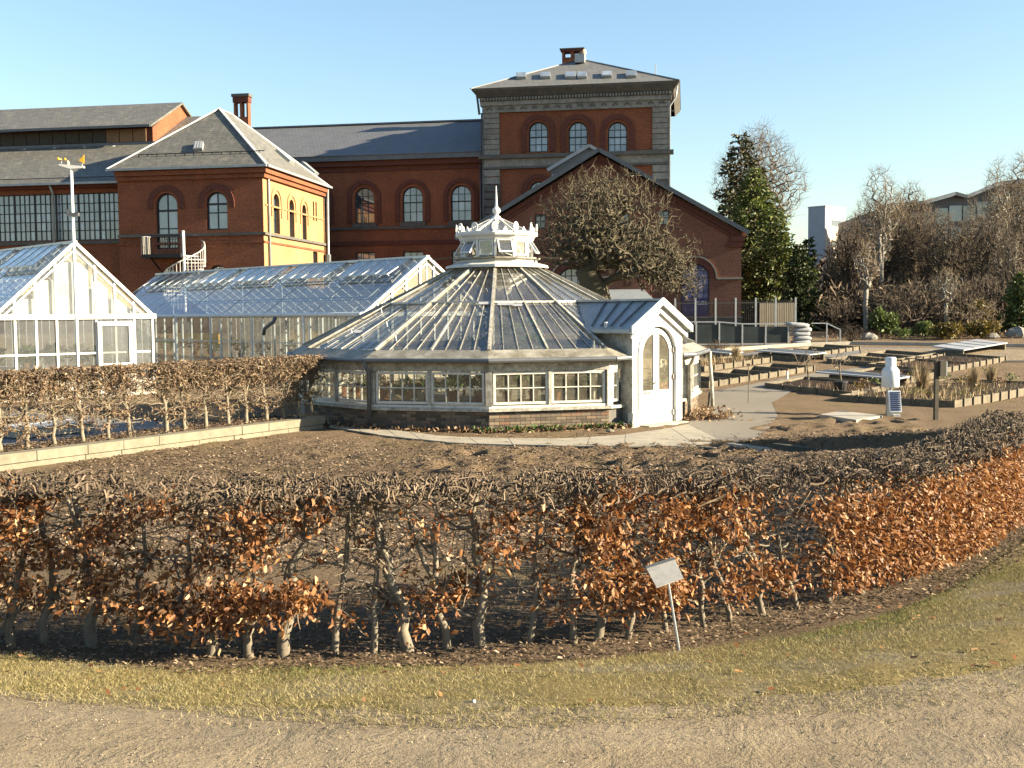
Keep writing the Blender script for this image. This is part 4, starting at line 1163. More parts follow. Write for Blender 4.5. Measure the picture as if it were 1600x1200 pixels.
# --- brick plinth: backing wall and bricks laid one by one on the facets seen
t = NT('plinth_brick_piece')
c = t.ramp(t.rand(), [(0.0, (0.075, 0.06, 0.048)), (0.5, (0.15, 0.12, 0.09)), (0.85, (0.23, 0.185, 0.125)), (1.0, (0.20, 0.11, 0.07))])
c = t.mix(t.ramp(t.noise(3.0, 5), [(0.4, 0.0), (0.7, 0.6)]), c, (0.05, 0.045, 0.04))
t.color(c); t.set(0.9, 0, 0.2); t.bump(t.noise(40, 4), 0.4, 0.01); M['brick_piece'] = t.m
M['mortar'] = m_plain('old_mortar', (0.17, 0.15, 0.12), 0.95, 0, 0.3)
mb = MB()
for k in range(NF):
    if k == PORCH: continue
    a, b = cor(k, RW, 0), cor(k+1, RW, 0); i_, j_ = cor(k, RW-.24, 0), cor(k+1, RW-.24, 0)
    z0, z1 = Vector((0,0,-.3)), Vector((0,0,.45))
    mb.add([a+z0, b+z0, b+z1, a+z1, i_+z0, j_+z0, j_+z1, i_+z1], [(0,1,2,3), (5,4,7,6), (3,2,6,7), (1,5,6,2), (4,0,3,7)])
pl = mb.build('plinth', M['mortar'], rot)
bm_ = {}
def brick_mesh(w):
    w = round(w, 3)
    if w not in bm_:
        b = MB(); b.box(-w/2, w/2, -.014, .05, -.0315, .0315); bm_[w] = b.mesh('brick', M['brick_piece'])
    return bm_[w]
rb_ = random.Random(3)
for k in (10, 11, 0, 2):
    a, b = cor(k, RW, 0), cor(k+1, RW, 0); d = (b-a); L = d.length; d.normalize(); ang = math.atan2(d.y, d.x)
    for row in range(6):
        z = .035 + row*.073; x = .0; off = .5 if row % 2 else 1.0
        first = True
        while x < L-.02:
            w = .228 if not (first and row % 2) else .112
            w = min(w, L-x-.004)
            if w > .05:
                p = a + d*(x+w/2)
                place(brick_mesh(w), 'brick', pl, (p.x, p.y, z), (0, 0, ang + rb_.uniform(-.012, .012)), (1, 1+rb_.uniform(-.15, .35), 1))
            x += w+.011; first = False
# --- stone/wood sill, window wall
def ring_boxes(name, r0, r1, z0, z1, mat, parent, facets=None):
    """one piece of trim for each side"""
    out = []
    for k in (facets if facets is not None else [f for f in range(NF) if f != PORCH]):
        p = [cor(k, r0, z0), cor(k+1, r0, z0), cor(k+1, r1, z0), cor(k, r1, z0)]
        q = [v + Vector((0, 0, z1-z0)) for v in p]
        m_ = MB(); m_.add(p+q, [(3,2,1,0), (4,5,6,7), (0,1,5,4), (1,2,6,5), (2,3,7,6), (3,0,4,7)])
        out.append(m_.build(name, mat, parent))
    return out
ring_boxes('sill', RW+.10, RW-.22, .45, .515, M['white_worn'], rot)
ring_boxes('sill_moulding', RW+.05, RW-.20, .518, .575, M['white_old'], rot)
ring_boxes('head_beam', RW+.03, RW-.12, 1.345, 1.56, M['white_worn'], rot)
ring_boxes('eave_board', RE-.02, RW-.05, 1.562, 1.60, M['white_worn'], rot)
for k in range(NF):
    if k in (PORCH, PORCH+1): continue
    MB().bar(cor(k, RW-.02, .575), cor(k, RW-.02, 1.345), .15, .15, cor(k, 1, 0)).build('corner_post', M['white_worn'], rot)
def rot_window(k, t0, t1, cols, rows=2, z0=.60, z1=1.33):
    a, b = facet(k, t0, RW, 0), facet(k, t1, RW, 0); d = (b-a); w = d.length; d.normalize(); n = Vector((d.y, -d.x, 0))
    X = Matrix(((d.x, -n.x, 0, a.x), (d.y, -n.y, 0, a.y), (0, 0, 1, 0), (0, 0, 0, 1)))
    f = .055; mb = MB()
    mb.box(0, w, -.02, .06, z0, z0+f); mb.box(0, w, -.02, .06, z1-f, z1); mb.box(0, f, -.02, .06, z0+f, z1-f); mb.box(w-f, w, -.02, .06, z0+f, z1-f)
    for i in range(1, cols): mb.box(f+(w-2*f)*i/cols-.011, f+(w-2*f)*i/cols+.011, -.008, .045, z0+f, z1-f)
    zm = (z0+z1)/2
    mb.box(f, w-f, -.010, .047, zm-.011, zm+.011)
    mb.xform(X); wo = mb.build('window', M['white_old'], rot)
    for i in range(cols):
        for j in range(rows):
            xa, xb = f+(w-2*f)*i/cols+.012, f+(w-2*f)*(i+1)/cols-.012
            za, zb = z0+f+(z1-z0-2*f)*j/rows+.012, z0+f+(z1-z0-2*f)*(j+1)/rows-.012
            MB().poly([(xa, .02, za), (xb, .02, za), (xb, .02, zb), (xa, .02, zb)]).xform(X).build('pane', M['glass_rotwin'], wo)
for k in range(NF):
    if k == PORCH: continue
    if k in FRONT: c_ = 4
    else: c_ = 2
    rot_window(k, .035, .487, c_); rot_window(k, .513, .965, c_)
    MB().bar(facet(k, .5, RW-.0, .575), facet(k, .5, RW-.0, 1.345), .07, .10, facet(k, .5, 1, 0)).build('window_post', M['white_worn'], rot)
# the strips of wall either side of the porch
for (ta, tb) in ((0.0, .175), (.825, 1.0)):
    k = PORCH
    def strip(name, r0, r1, z0, z1, mat):
        p = [facet(k, ta, r0, z0), facet(k, tb, r0, z0), facet(k, tb, r1, z0), facet(k, ta, r1, z0)]; q = [v+Vector((0, 0, z1-z0)) for v in p]
        return MB().add(p+q, [(3,2,1,0), (4,5,6,7), (0,1,5,4), (1,2,6,5), (2,3,7,6), (3,0,4,7)]).build(name, mat, rot)
    strip('plinth', RW, RW-.24, -.3, .45, M['stone_dark']); strip('sill', RW+.10, RW-.22, .45, .515, M['white_worn'])
    strip('head_beam', RW+.03, RW-.12, 1.345, 1.56, M['white_worn']); strip('eave_board', RE-.02, RW-.05, 1.562, 1.60, M['white_worn'])
    rot_window(k, ta+.03 if ta < .5 else ta+.06, tb-.06 if ta < .5 else tb-.03, 1)
    MB().tube([facet(k, ta, RE+.05, 1.60), facet(k, tb, RE+.05, 1.60)], .055, 8).build('gutter', M['zinc_dark'], rot)
    q = [facet(k, ta, RE, zroof(RE)+.03), facet(k, tb, RE, zroof(RE)+.03), facet(k, tb, RG, zroof(RG)+.03), facet(k, ta, RG, zroof(RG)+.03)]
    MB().slab(q, (q[1]-q[0]).cross(q[3]-q[0]), .03).build('lead_apron', M['lead'], rot)
    MB().bar(facet(k, ta if ta < .5 else tb, RW-.02, .45), facet(k, ta if ta < .5 else tb, RW-.02, 1.345), .15, .15, cor(1, 1, 0)).build('corner_post', M['white_worn'], rot)
# --- gutter and lead apron
for k in range(NF):
    if k == PORCH: continue
    MB().tube([cor(k, RE+.05, 1.60), cor(k+1, RE+.05, 1.60)], .055, 8).build('gutter', M['zinc_dark'], rot)
    up = Vector((0, 0, .03))
    q = [cor(k, RE, zroof(RE)), cor(k+1, RE, zroof(RE)), cor(k+1, RG, zroof(RG)), cor(k, RG, zroof(RG))]
    n_ = (q[1]-q[0]).cross(q[3]-q[0])
    MB().slab([p+up for p in q], n_, .03).build('lead_apron', M['lead'], rot)
for k, a in ((-1, 0), (2, 0)):
    p = cor(k, RW+.14, 0); e_ = cor(k, RE+.05, 1.58)
    MB().tube([e_, cor(k, RW+.2, 1.42), cor(k, RW+.13, 1.32), cor(k, RW+.13, 0)], .05, 8).build('downpipe', M['zinc_dark'] if k < 0 else M['white_worn'], rot, smooth_=True)
p2 = cor(2, RE+.06, 1.60)
pdp = cor(2.95, RE+.06, 0)
MB().tube([pdp+Vector((0,0,1.58)), pdp+Vector((0,0,1.30)), pdp+Vector((.05,0,.75)), pdp+Vector((.08,0,0))], .05, 8).build('downpipe', M['white_worn'], rot, smooth_=True)
# --- roof: hips, rafters, glazing bars, panes lapped like shingles
def roofpt(k, t, r, lift=0.0):
    p = facet(k, t, r, zroof(r)); return p + Vector((0, 0, lift))
for k in range(NF):
    q0, q1 = cor(k, RG+.02, zroof(RG)+.04), cor(k, RT, ZT+.04)
    MB().bar(q0, q1, .06, .04).build('hip_bar', M['white_worn'], rot)
    MB().bar(cor(k, RG+.02, zroof(RG)+.015), cor(k, RT, ZT+.015), .11, .03).build('hip_flashing', M['lead'], rot)
NP_U, NP_L = 4, 8
pane_i = 0
back = MB()
for k in range(NF):
    vis = k in (9, 10, 11, 0)
    # bars of the upper field
    for i in range(1, NP_U):
        MB().bar(roofpt(k, i/NP_U, RM-.02, .025), roofpt(k, i/NP_U, RT, .025), .014, .015).build('glazing_bar', M['white_worn'], rot)
    for i in range(1, NP_L):
        main = i == NP_L//2
        MB().bar(roofpt(k, i/NP_L, RG, .03), roofpt(k, i/NP_L, RM, .03), .045 if main else .013, .035 if main else .014).build('rafter' if main else 'glazing_bar', M['white_worn'], rot)
    MB().bar(roofpt(k, 0, RM, .03), roofpt(k, 1, RM, .03), .05, .05).build('ring_purlin', M['white_old'], rot)
    for field, (ra_, rb2, n, laps) in enumerate(((RM, RT, NP_U, 3), (RG, RM, NP_L, 4))):
        for i in range(n):
            for j in range(laps):
                r0 = ra_ + (rb2-ra_)*j/laps; r1 = ra_ + (rb2-ra_)*(j+1)/laps - (.03 if j < laps-1 else 0)
                q = [roofpt(k, i/n, r0, .014), roofpt(k, (i+1)/n, r0, .014), roofpt(k, (i+1)/n, r1, .004), roofpt(k, i/n, r1, .004)]
                if vis: MB().poly(q).build('roof_pane', M['glass_rot'], rot)
                else: back.poly(q)
back.build('roof_glazing', M['glass_rot'], rot, kind='stuff')
for (k, t_, r_, s_) in ((11, .9, 3.25, .17), (0, .2, 3.3, .2), (0, .34, 3.35, .16), (10, .4, 4.6, .1)):
    p = roofpt(k, t_, r_, .05)
    MB().slab([p+Vector((-s_, -.02, 0)), p+Vector((s_, -.02, 0)), p+Vector((s_, .10, .10*sl_*1.2)), p+Vector((-s_, .10, .10*sl_*1.2))], (0, -.4, 1), .01).build('patch', M['sheet'], rot)
# snow hooks
for (k, t_, r_) in ((10, .35, 4.7), (10, .75, 4.3), (10, .2, 3.6), (11, .1, 4.9)):
    p = roofpt(k, t_, r_, .02)
    MB().tube([p, p+Vector((-.02, -.02, .16)), p+Vector((.03, -.06, .18))], .012, 4).build('roof_hook', M['steel'], rot)
# --- lantern
ln = MB(); ln.lathe([(RT+.28, ZT-.02), (RT+.26, ZT+.05), (RT-.02, ZT+.13), (RT-.04, ZT+.20)], NF, (0,0,0), DEL); LAN = ln.build('lantern', M['white_old'], rot)
MB().lathe([(RT+.02, ZT+.20), (RT+.06, ZT+.21), (RT+.06, ZT+.25), (RT-.02, ZT+.26)], NF, (0,0,0), DEL).build('lantern_sill', M['lead'], LAN)
RL = .955; ZL0, ZL1 = ZT+.26, 4.60
for k in range(NF):
    MB().bar(cor(k, RL, ZL0), cor(k, RL, ZL1), .06, .06, cor(k, 1, 0)).build('lantern_post', M['white'], LAN)
    n_ = facet(k, .5, 1, 0).normalized(); a, b = facet(k, .10, RL, 0), facet(k, .90, RL, 0)
    d = (b-a).normalized(); w = (b-a).length
    tilt = R(33) if k in (10, 0, 2, 8, 4) else 0
    X = Matrix(((d.x, -n_.x, 0, a.x), (d.y, -n_.y, 0, a.y), (0, 0, 1, ZL1-.01), (0, 0, 0, 1))) @ Matrix.Rotation(-tilt, 4, 'X')
    hh_ = ZL1-ZL0-.05; f = .035
    mb = MB(); mb.box(0, w, -.018, .018, -hh_, -hh_+f); mb.box(0, w, -.018, .018, -f, 0); mb.box(0, f, -.018, .018, -hh_+f, -f); mb.box(w-f, w, -.018, .018, -hh_+f, -f)
    wo = mb.xform(X).build('lantern_window' if not tilt else 'open_lantern_window', M['white'], LAN)
    MB().poly([(f, 0, -hh_+f), (w-f, 0, -hh_+f), (w-f, 0, -f), (f, 0, -f)]).xform(X).build('lantern_pane', M['glass_long'], LAN)
    if tilt: MB().bar(X @ Vector((w/2, 0, -hh_+.03)), Vector(facet(k, .5, RL, ZL0+.12)), .02, .02).build('stay_bar', M['white'], LAN)
    MB().bar(facet(k, .5, RL-.15, ZL0+.05), facet((k+6) % NF, .5, RL-.2, ZL1-.05), .03, .03).build('brace', M['white_old'], LAN)
MB().lathe([(RL+.04, ZL1), (RL+.05, ZL1+.02), (1.02, ZL1+.06), (1.06, ZL1+.10), (1.10, ZL1+.11), (1.12, ZL1+.17), (1.06, ZL1+.18), (.90, ZL1+.19)], NF, (0,0,0), DEL).build('lantern_cornice', M['white'], LAN)
ZCR = ZL1+.17
def crest(k, t_, w, h, loop):
    c_ = facet(k, t_, 1.085, ZCR); d = (cor(k+1, 1, 0)-cor(k, 1, 0)).normalized(); n_ = Vector((d.y, -d.x, 0))
    X = Matrix(((d.x, -n_.x, 0, c_.x), (d.y, -n_.y, 0, c_.y), (0, 0, 1, c_.z), (0, 0, 0, 1)))
    mb = MB()
    if loop:
        n = 14; base = 0
        for i in range(n):
            for s in (1.0, .52):
                a = 2*math.pi*i/n
                for y in (-.012, .012): mb.v.append((w*s*math.sin(a), y, h*.55 - h*.45*s*math.cos(a)))
        for i in range(n):
            a, b = i*4, ((i+1) % n)*4
            for (p, q) in ((0, 1), (1, 3), (3, 2), (2, 0)): mb.f.append((a+p, a+q, b+q, b+p))
        mb.bar((0, 0, 0), (0, 0, h*.9), .022, .02, (0, 1, 0))
        mb.prism([(-w*.9, 0), (w*.9, 0), (w*.35, h*.22), (-w*.35, h*.22)], -.013, .013)
    else:
        mb.prism([(-w, 0), (w, 0), (w*.45, h*.30), (w*.3, h*.62), (0, h), (-w*.3, h*.62), (-w*.45, h*.30)], -.013, .013)
    mb.xform(X).build('crest_ornament', M['white'], LAN)
for k in range(NF):
    crest(k, 0.0, .085, .28, True); crest(k, .5, .15, .17, False)
    MB().bar(cor(k, 1.085, ZCR+.02), cor(k+1, 1.085, ZCR+.02), .03, .05).build('crest_rail', M['white'], LAN)
ZLA = 5.16
for k in range(NF):
    a, b = cor(k, .98, ZCR+.03), cor(k+1, .98, ZCR+.03); c_, d_ = cor(k, .2, ZLA), cor(k+1, .2, ZLA)
    MB().poly([a, b, d_, c_]).build('lantern_roof_pane', M['glass_rot'], LAN)
    MB().bar(a+Vector((0,0,.015)), c_+Vector((0,0,.015)), .035, .035).build('lantern_bar', M['white_old'], LAN)
MB().lathe([(.26, ZLA-.03), (.22, ZLA+.02), (.14, ZLA+.05), (.11, ZLA+.10), (.06, ZLA+.13), (.05, ZLA+.17), (.10, ZLA+.21), (.115, ZLA+.26), (.10, ZLA+.31), (.05, ZLA+.36), (.035, ZLA+.42), (.012, ZLA+.90), (.003, ZLA+.93)], 14).build('finial', M['white'], LAN, smooth_=True)
for s in (-1, 1):
    MB().bar((s*1.15, -.3, ZT+.27), (s*1.72, -.4, ZT+.22), .22, .025).build('lantern_walkboard', M['timber'], LAN)
# --- porch
pa = (PORCH+.5)*STEP + DEL
PN = Vector((math.sin(pa), -math.cos(pa), 0)); PT_ = Vector((math.cos(pa), math.sin(pa), 0))
PR = 5.56
PX = Matrix(((PT_.x, -PN.x, 0, PN.x*PR), (PT_.y, -PN.y, 0, PN.y*PR), (0, 0, 1, 0), (0, 0, 0, 1)))   # x along the front, y going in
porch = MB().panel([(-.94, 0), (.94, 0), (.94, 2.30), (0, 2.88), (-.94, 2.30)], [arch_loop(-.66, .66, 0, 2.31, 18)], 0, .12).xform(PX).build('porch_front', M['white'], rot)
for s in (-1, 1):
    MB().box(s*.94-.03 if s > 0 else -.94, s*.94 if s > 0 else -.91, .0, .35, 0, 2.25).xform(PX).build('porch_side', M['white_worn'], porch)
mb = MB(); arch_ring(mb, 0, 1.65, .665, .735, -.035, .01, leg=1.64); mb.xform(PX).build('door_architrave', M['white'], porch)
# cheeks and roof running back into the main roof
sp_ = math.cos(STEP/2)
def y_at(z): return PR - (RE*sp_ - (z-ZE)/sl_*sp_)
for s in (-1, 1):
    ze_, zr2 = 2.24, 2.86
    y_e, y_r = y_at(ze_)+.15, y_at(zr2)+.15
    x_e = s*1.10
    n_ = Vector((s*.5, 0, .86))
    q = [(x_e, -.14, ze_-.0), (0, -.14, zr2+.06), (0, y_r, zr2+.06), (x_e, y_e, ze_)]
    if s > 0: q = q[::-1]
    ro = MB().slab([Vector(p) for p in q], n_, .05).xform(PX).build('porch_roof', M['zinc'], porch)
    a_, b_ = Vector((x_e*.9, .25, ze_+.13)), Vector((x_e*.12, .25, zr2-.01))
    for i in range(4):
        y = .30 + (y_e-.55)*i/3
        MB().bar(Vector((x_e*.92, y, ze_+.09)), Vector((0, y+.35*i/3*1.2, zr2+.09)), .03, .03).xform(PX).build('roof_bar', M['zinc_dark'], ro)
    MB().poly([(s*.92, .0, 1.5), (s*.92, y_at(1.75), 1.5), (s*.92, y_e+.1, ze_), (s*.92, .0, ze_)]).xform(PX).build('porch_cheek', M['white_worn'], porch)
    # bargeboards
    MB().slab([Vector(p) for p in ((s*1.13, -.17, 2.16), (0, -.17, 2.82), (0, -.17, 2.99), (s*1.13, -.17, 2.33))][::(1 if s < 0 else 1)], (0, -1, 0), .05).xform(PX).build('bargeboard', M['white'], porch)
    MB().slab([Vector(p) for p in ((s*1.04, -.08, 2.03), (.0, -.08, 2.64), (.0, -.08, 2.72), (s*1.04, -.08, 2.11))], (0, -1, 0), .05).xform(PX).build('bargeboard', M['white'], porch)
    MB().bar((x_e, -.1, ze_-.03), (x_e, y_e-.3, ze_-.03), .09, .09).xform(PX).build('porch_gutter', M['zinc'], porch)
MB().bar((0, -.16, 2.94), (0, y_at(2.86)+.1, 2.94), .14, .05).xform(PX).build('porch_ridge', M['zinc'], porch)
MB().tube([(-.95, .75, 2.15), (-1.0, .75, 2.42)], .045, 6).xform(PX).build('porch_vent', M['white'], porch)
# double door: each leaf with a panel below and a quarter-round pane
for s in (-1, 1):
    r = .62; zsr = 1.65
    outer = [(0, .03), (s*r, .03)] + [(s*r*math.cos(math.pi/2*i/10), zsr+r*math.sin(math.pi/2*i/10)) for i in range(11)]
    ri = .50; xi = .10
    inner = [(s*xi, .80), (s*ri, .80)] + [(s*(ri*math.cos(t_)), zsr+ri*math.sin(t_)) for t_ in [math.acos(xi/ri)*i/8 for i in range(9)]]
    if s < 0: outer = outer[::-1]; inner = inner[::-1]
    if s > 0: outer[0] = (.006, .03); outer[-1] = (.006, outer[-1][1])
    else: outer = [(min(x, -.006), z) for x, z in outer]
    lf = MB().panel(outer, [inner], .05, .05).xform(PX).build('door_leaf', M['white'], porch)
    MB().poly([(x, .075, z) for x, z in inner]).xform(PX).build('door_pane', M['glass_rotwin'], lf)
    pnl = [(s*.10, .14), (s*.50, .14), (s*.50, .66), (s*.10, .66)]
    if s < 0: pnl = pnl[::-1]
    MB().prism(pnl, .035, .049).xform(PX).build('door_panel', M['white'], lf)
    for z in (.25, 1.1, 1.75): MB().box(s*.62-.03, s*.62+.03, .01, .045, z-.06, z+.06).xform(PX).build('hinge', M['lead'], lf)
MB().tube([(-.05, .0, .98), (-.05, .045, .98)], .025, 8).xform(PX).build('door_knob', M['steel'], porch)
MB().box(-.45, -.22, .035, .049, .72, .78).xform(PX).build('letter_plate', M['zinc_dark'], porch)
MB().box(-.75, .75, -.35, .1, -.05, .03).xform(PX).build('door_step', M['concrete'], porch)
dd_ = MB().prism([(-1.05, -.02), (-.80, -.02), (-.88, .30), (-1.02, .33)], -.10, .05).xform(PX).build('corner_guard', M['white_old'], porch)
# --- inside: floor, staging, central bed and plants
inn = [cor(k, RW-.26, .03) for k in range(NF)]
MB().poly(inn).build('floor', M['floor'], rot)
stg = []
for k in range(NF):
    if k == PORCH: continue
    q = [cor(k, RW-.28, .62), cor(k+1, RW-.28, .62), cor(k+1, RW-1.15, .62), cor(k, RW-1.15, .62)]
    s_ = MB().slab(q, (0, 0, 1), .06).build('staging', M['timber'], rot)
    for t_ in (.15, .85): MB().bar(facet(k, t_, RW-1.05, .03), facet(k, t_, RW-1.05, .56), .06, .06, (0,1,0)).build('staging_leg', M['timber'], s_)
MB().lathe([(2.2, .03), (2.2, .55), (2.08, .55), (2.06, .45), (.01, .46)], 24).build('central_bed', M['concrete'], rot)
for k in range(6): MB().tube([cor(k*2, 3.1, .03), cor(k*2, 3.1, zroof(3.1)-.05)], .045, 8).build('iron_column', M['white_old'], rot)
def leaf_ball(n, c, rad, size, flat=1.0, r=None, droop=0.0):
    r = r or rng
    d = r.normal(size=(n, 3)); d /= np.linalg.norm(d, axis=1)[:,None]
    p = np.array(c) + d*np.array(rad)*(r.uniform(.15, 1, n)**.5)[:,None]
    return leaf_faces(p, size, r, out=d, droop=droop)
def leaf_faces(p, size, r=None, out=None, droop=0.0, ratio=.5):
    r = r or rng; n = len(p)
    a = r.normal(size=(n, 3))
    if out is not None: a = a*.7 + out
    a[:,2] -= droop
    a /= np.linalg.norm(a, axis=1)[:,None]
    b = np.cross(a, r.normal(size=(n, 3))); b /= np.linalg.norm(b, axis=1)[:,None]; c = np.cross(a, b)
    L = (size*r.uniform(.45, 1.4, n))[:,None]; W = L*ratio/2*r.uniform(.7, 1.2, n)[:,None]
    fold = c*W*r.uniform(.15, 1.1, n)[:,None]
    v = np.stack([p, p+a*L*.35+b*W+fold, p+a*L*.7+b*W*.8+fold*.6, p+a*L+c*L*r.uniform(-.1, .35, n)[:,None], p+a*L*.7-b*W*.8+fold*.6, p+a*L*.35-b*W+fold], 1)
    return v.reshape(-1, 3)
def leaf_obj(name, vs, mat, parent=None, label=None, cat=None, kind=None):
    v = np.concatenate(vs) if isinstance(vs, list) else vs
    n = len(v)//6; i = np.arange(n)[:,None]*6
    f = np.concatenate([i+np.array([[0,1,2]]), i+np.array([[0,2,3]]), i+np.array([[0,3,4]]), i+np.array([[0,4,5]])], 1).reshape(-1, 3)
    o = bpy.data.objects.new(name, np_mesh(name, v, f, mat, 3)); COL.objects.link(o)
    if parent: o.parent = parent
    return tag(o, label, cat, None, kind)
pot_m = MB().lathe([(.09, 0), (.12, .2), (.13, .2), (.13, .23), (.11, .23)], 10).mesh('pot', m_plain('clay_pot', (0.25, 0.10, 0.05), 0.8))
prs = np.random.default_rng(21)
pi_ = 0
where = {9: 'left rear', 10: 'left', 11: 'front left', 0: 'front right', 2: 'right'}
ordn = ['first', 'second', 'third', 'fourth']
for k in (10, 11, 0, 2):
    for j, t_ in enumerate((.14, .38, .62, .86)):
        c_ = RC + facet(k, t_ + prs.uniform(-.04, .04), RW-.75, .62)
        h = prs.uniform(.14, .34)
        po_ = thing('potted_plant', f'{ordn[j]} potted plant along the {where[k]} window wall inside the round glasshouse', 'plant', c_, 0, 'potted plants inside the round glasshouse')
        place(pot_m, 'pot', po_)
        leaf_obj('foliage', leaf_ball(110, (0, 0, .23+h*.8), (.16+h*.3, .16+h*.3, h), .09, r=prs), M['leaf_pot'] if prs.uniform() < .5 else M['leaf_hornbeam'], po_)
for j, (x, y, h, lab) in enumerate(((-.9, -.8, 1.3, 'left'), (.7, -.6, 1.7, 'right'), (.1, .8, 2.1, 'rear'))):
    pb = thing('bedding_palm', f'dark leafy shrub at the {lab} of the round glasshouse central bed', 'plant', RC + Vector((x, y, .45)), 0, 'shrubs in the central bed')
    MB().tube([(0, 0, 0), (.05, 0, h*.5), (0, .04, h)], [.04, .03, .01], 6).build('stem', M['bark_brown'], pb)
    leaf_obj('foliage', leaf_ball(420, (0, 0, h*.75), (.7, .7, h*.5), .2, r=prs, droop=.4), M['needle_dark'] if j != 1 else M['leaf_pot'], pb)
# ================================================================== the two long glasshouses
def glasshouse(fr, L, W2, ze, zr, name, label, bay, laps, blinds=False, back_panes=True):
    """local axes: X along the house (its near gable at x=0), Y across; gable seen at x=0"""
    g = fr.thing(name, label, 'greenhouse')
    W = W2*2; nb = int(L/bay); s = (zr-ze)/W2
    for y in (0, W):
        MB().box(-L, 0, y-.1, y+.1, 0, .55).build('base_wall', M['concrete'], g)
        MB().bar((-L, y, ze), (0.05, y, ze), .16, .12).build('eave_beam', M['alu'], g)
    MB().box(-.1, .1, .1, W-.1, 0, .55).build('base_wall', M['concrete'], g)
    MB().tube([(-L, -.14, ze+.0), (.15, -.14, ze+.0)], .085, 8).build('gutter', M['white'], g)
    for k in range(int(L/1.2)+1):
        MB().bar((-k*1.2, -.24, ze), (-k*1.2, -.05, ze+.07), .02, .03).build('gutter_bracket', M['alu'], g)
    back = MB(); backb = MB()
    up = Vector((0, -s, 1)).normalized()
    for i in range(nb+1):
        x = -i*bay
        big = i % 4 == 0
        MB().bar((x, 0, ze), (x, W2, zr), .05 if big else .026, .06 if big else .03, up).build('roof_bar', M['alu'], g)
        MB().bar((x, 0, .55), (x, 0, ze), .08 if big else .035, .06, (0, 1, 0)).build('post' if big else 'mullion', M['white'] if big else M['alu'], g)
        backb.bar((x, W, ze), (x, W2, zr), .03, .03); backb.bar((x, W, .55), (x, W, ze), .03, .03, (0, 1, 0))
        if big:
            mb = MB(); mb.bar((x, .1, ze+.02), (x, W-.1, ze+.02), .05, .05); mb.bar((x, W2, ze), (x, W2, zr-.1), .04, .04, (0, 1, 0)); 
            mb.build('truss', M['alu_dull'], g)
        if i < nb:
            for j in range(laps):
                f0, f1 = j/laps, (j+1)/laps
                MB().poly([(x-.01, W2*f0, ze+(zr-ze)*f0+.02), (x-bay+.01, W2*f0, ze+(zr-ze)*f0+.02), (x-bay+.01, W2*f1, ze+(zr-ze)*f1+.012), (x-.01, W2*f1, ze+(zr-ze)*f1+.012)][::-1]).build('roof_pane', M['glass_long'], g)
                back.poly([(x-.01, W-W2*f0, ze+(zr-ze)*f0), (x-bay+.01, W-W2*f0, ze+(zr-ze)*f0), (x-bay+.01, W-W2*f1, ze+(zr-ze)*f1), (x-.01, W-W2*f1, ze+(zr-ze)*f1)])
            for j in range(2):
                za, zb = .55+(ze-.55)*j/2, .55+(ze-.55)*(j+1)/2
                MB().poly([(x, 0, za), (x-bay, 0, za), (x-bay, 0, zb), (x, 0, zb)][::-1]).build('wall_pane', M['glass_long'], g)
                back.poly([(x, W, za), (x-bay, W, za), (x-bay, W, zb), (x, W, zb)])
    back.build('rear_glazing', M['glass_long'], g, kind='stuff'); backb.build('rear_bars', M['alu_dull'], g, kind='stuff')
    MB().bar((-L, -.02, .55+(ze-.55)/2), (0, -.02, .55+(ze-.55)/2), .04, .04).build('transom', M['alu'], g)
    for f in (.33, .66):
        MB().bar((-L, W2*f, ze+(zr-ze)*f-.05), (0, W2*f, ze+(zr-ze)*f-.05), .05, .05).build('purlin', M['alu_dull'], g)
        MB().bar((-L, W-W2*f, ze+(zr-ze)*f-.05), (0, W-W2*f, ze+(zr-ze)*f-.05), .05, .05).build('purlin', M['alu_dull'], g)
    MB().bar((-L-.05, W2, zr+.05), (.1, W2, zr+.05), .14, .10).build('ridge', M['alu'], g)
    # ridge vents standing a hand open
    vl = bay*4
    for k in range(int(L/(vl*1.25))):
        x1 = -.8-k*vl*1.25; x0 = x1-vl
        a = W2*.60; za = ze+(zr-ze)*.60+.24; zt = zr+.06; yb = W2-.03
        v = MB(); v.bar((x0, a, za), (x1, a, za), .05, .05); v.bar((x0, yb, zt), (x1, yb, zt), .05, .05)
        for i in range(5):
            x = x0+vl*i/4; v.bar((x, a, za), (x, yb, zt), .035, .035)
        vo = v.build('ridge_vent', M['alu'], g)
        for i in range(4):
            xa, xb = x0+vl*i/4+.02, x0+vl*(i+1)/4-.02
            MB().poly([(xa, a, za), (xb, a, za), (xb, yb, zt), (xa, yb, zt)]).build('vent_pane', M['glass_long'], vo)
        for i in (0, 2, 4):
            x = x0+vl*i/4; MB().bar((x, a, za), (x, a+.25, za-.25), .025, .025).build('vent_stay', M['white'], vo)
    # the near gable
    for sgn in (0, 1):
        y_e = 0 if sgn == 0 else W
        MB().bar((.04, y_e, ze+.02), (.04, W2, zr+.04), .10, .14, (1, 0, 0)).build('verge_bar', M['white'], g)
        MB().bar((.0, y_e+(W2-y_e)*.06, ze+.02-.12), (.0, W2, zr-.20), .05, .06, (1, 0, 0)).build('verge_bar', M['alu'], g)
    MB().bar((.05, -.1, ze), (.05, W+.1, ze), .14, .16).build('gable_beam', M['white'], g)
    ng = max(4, int(round(W/.70)))
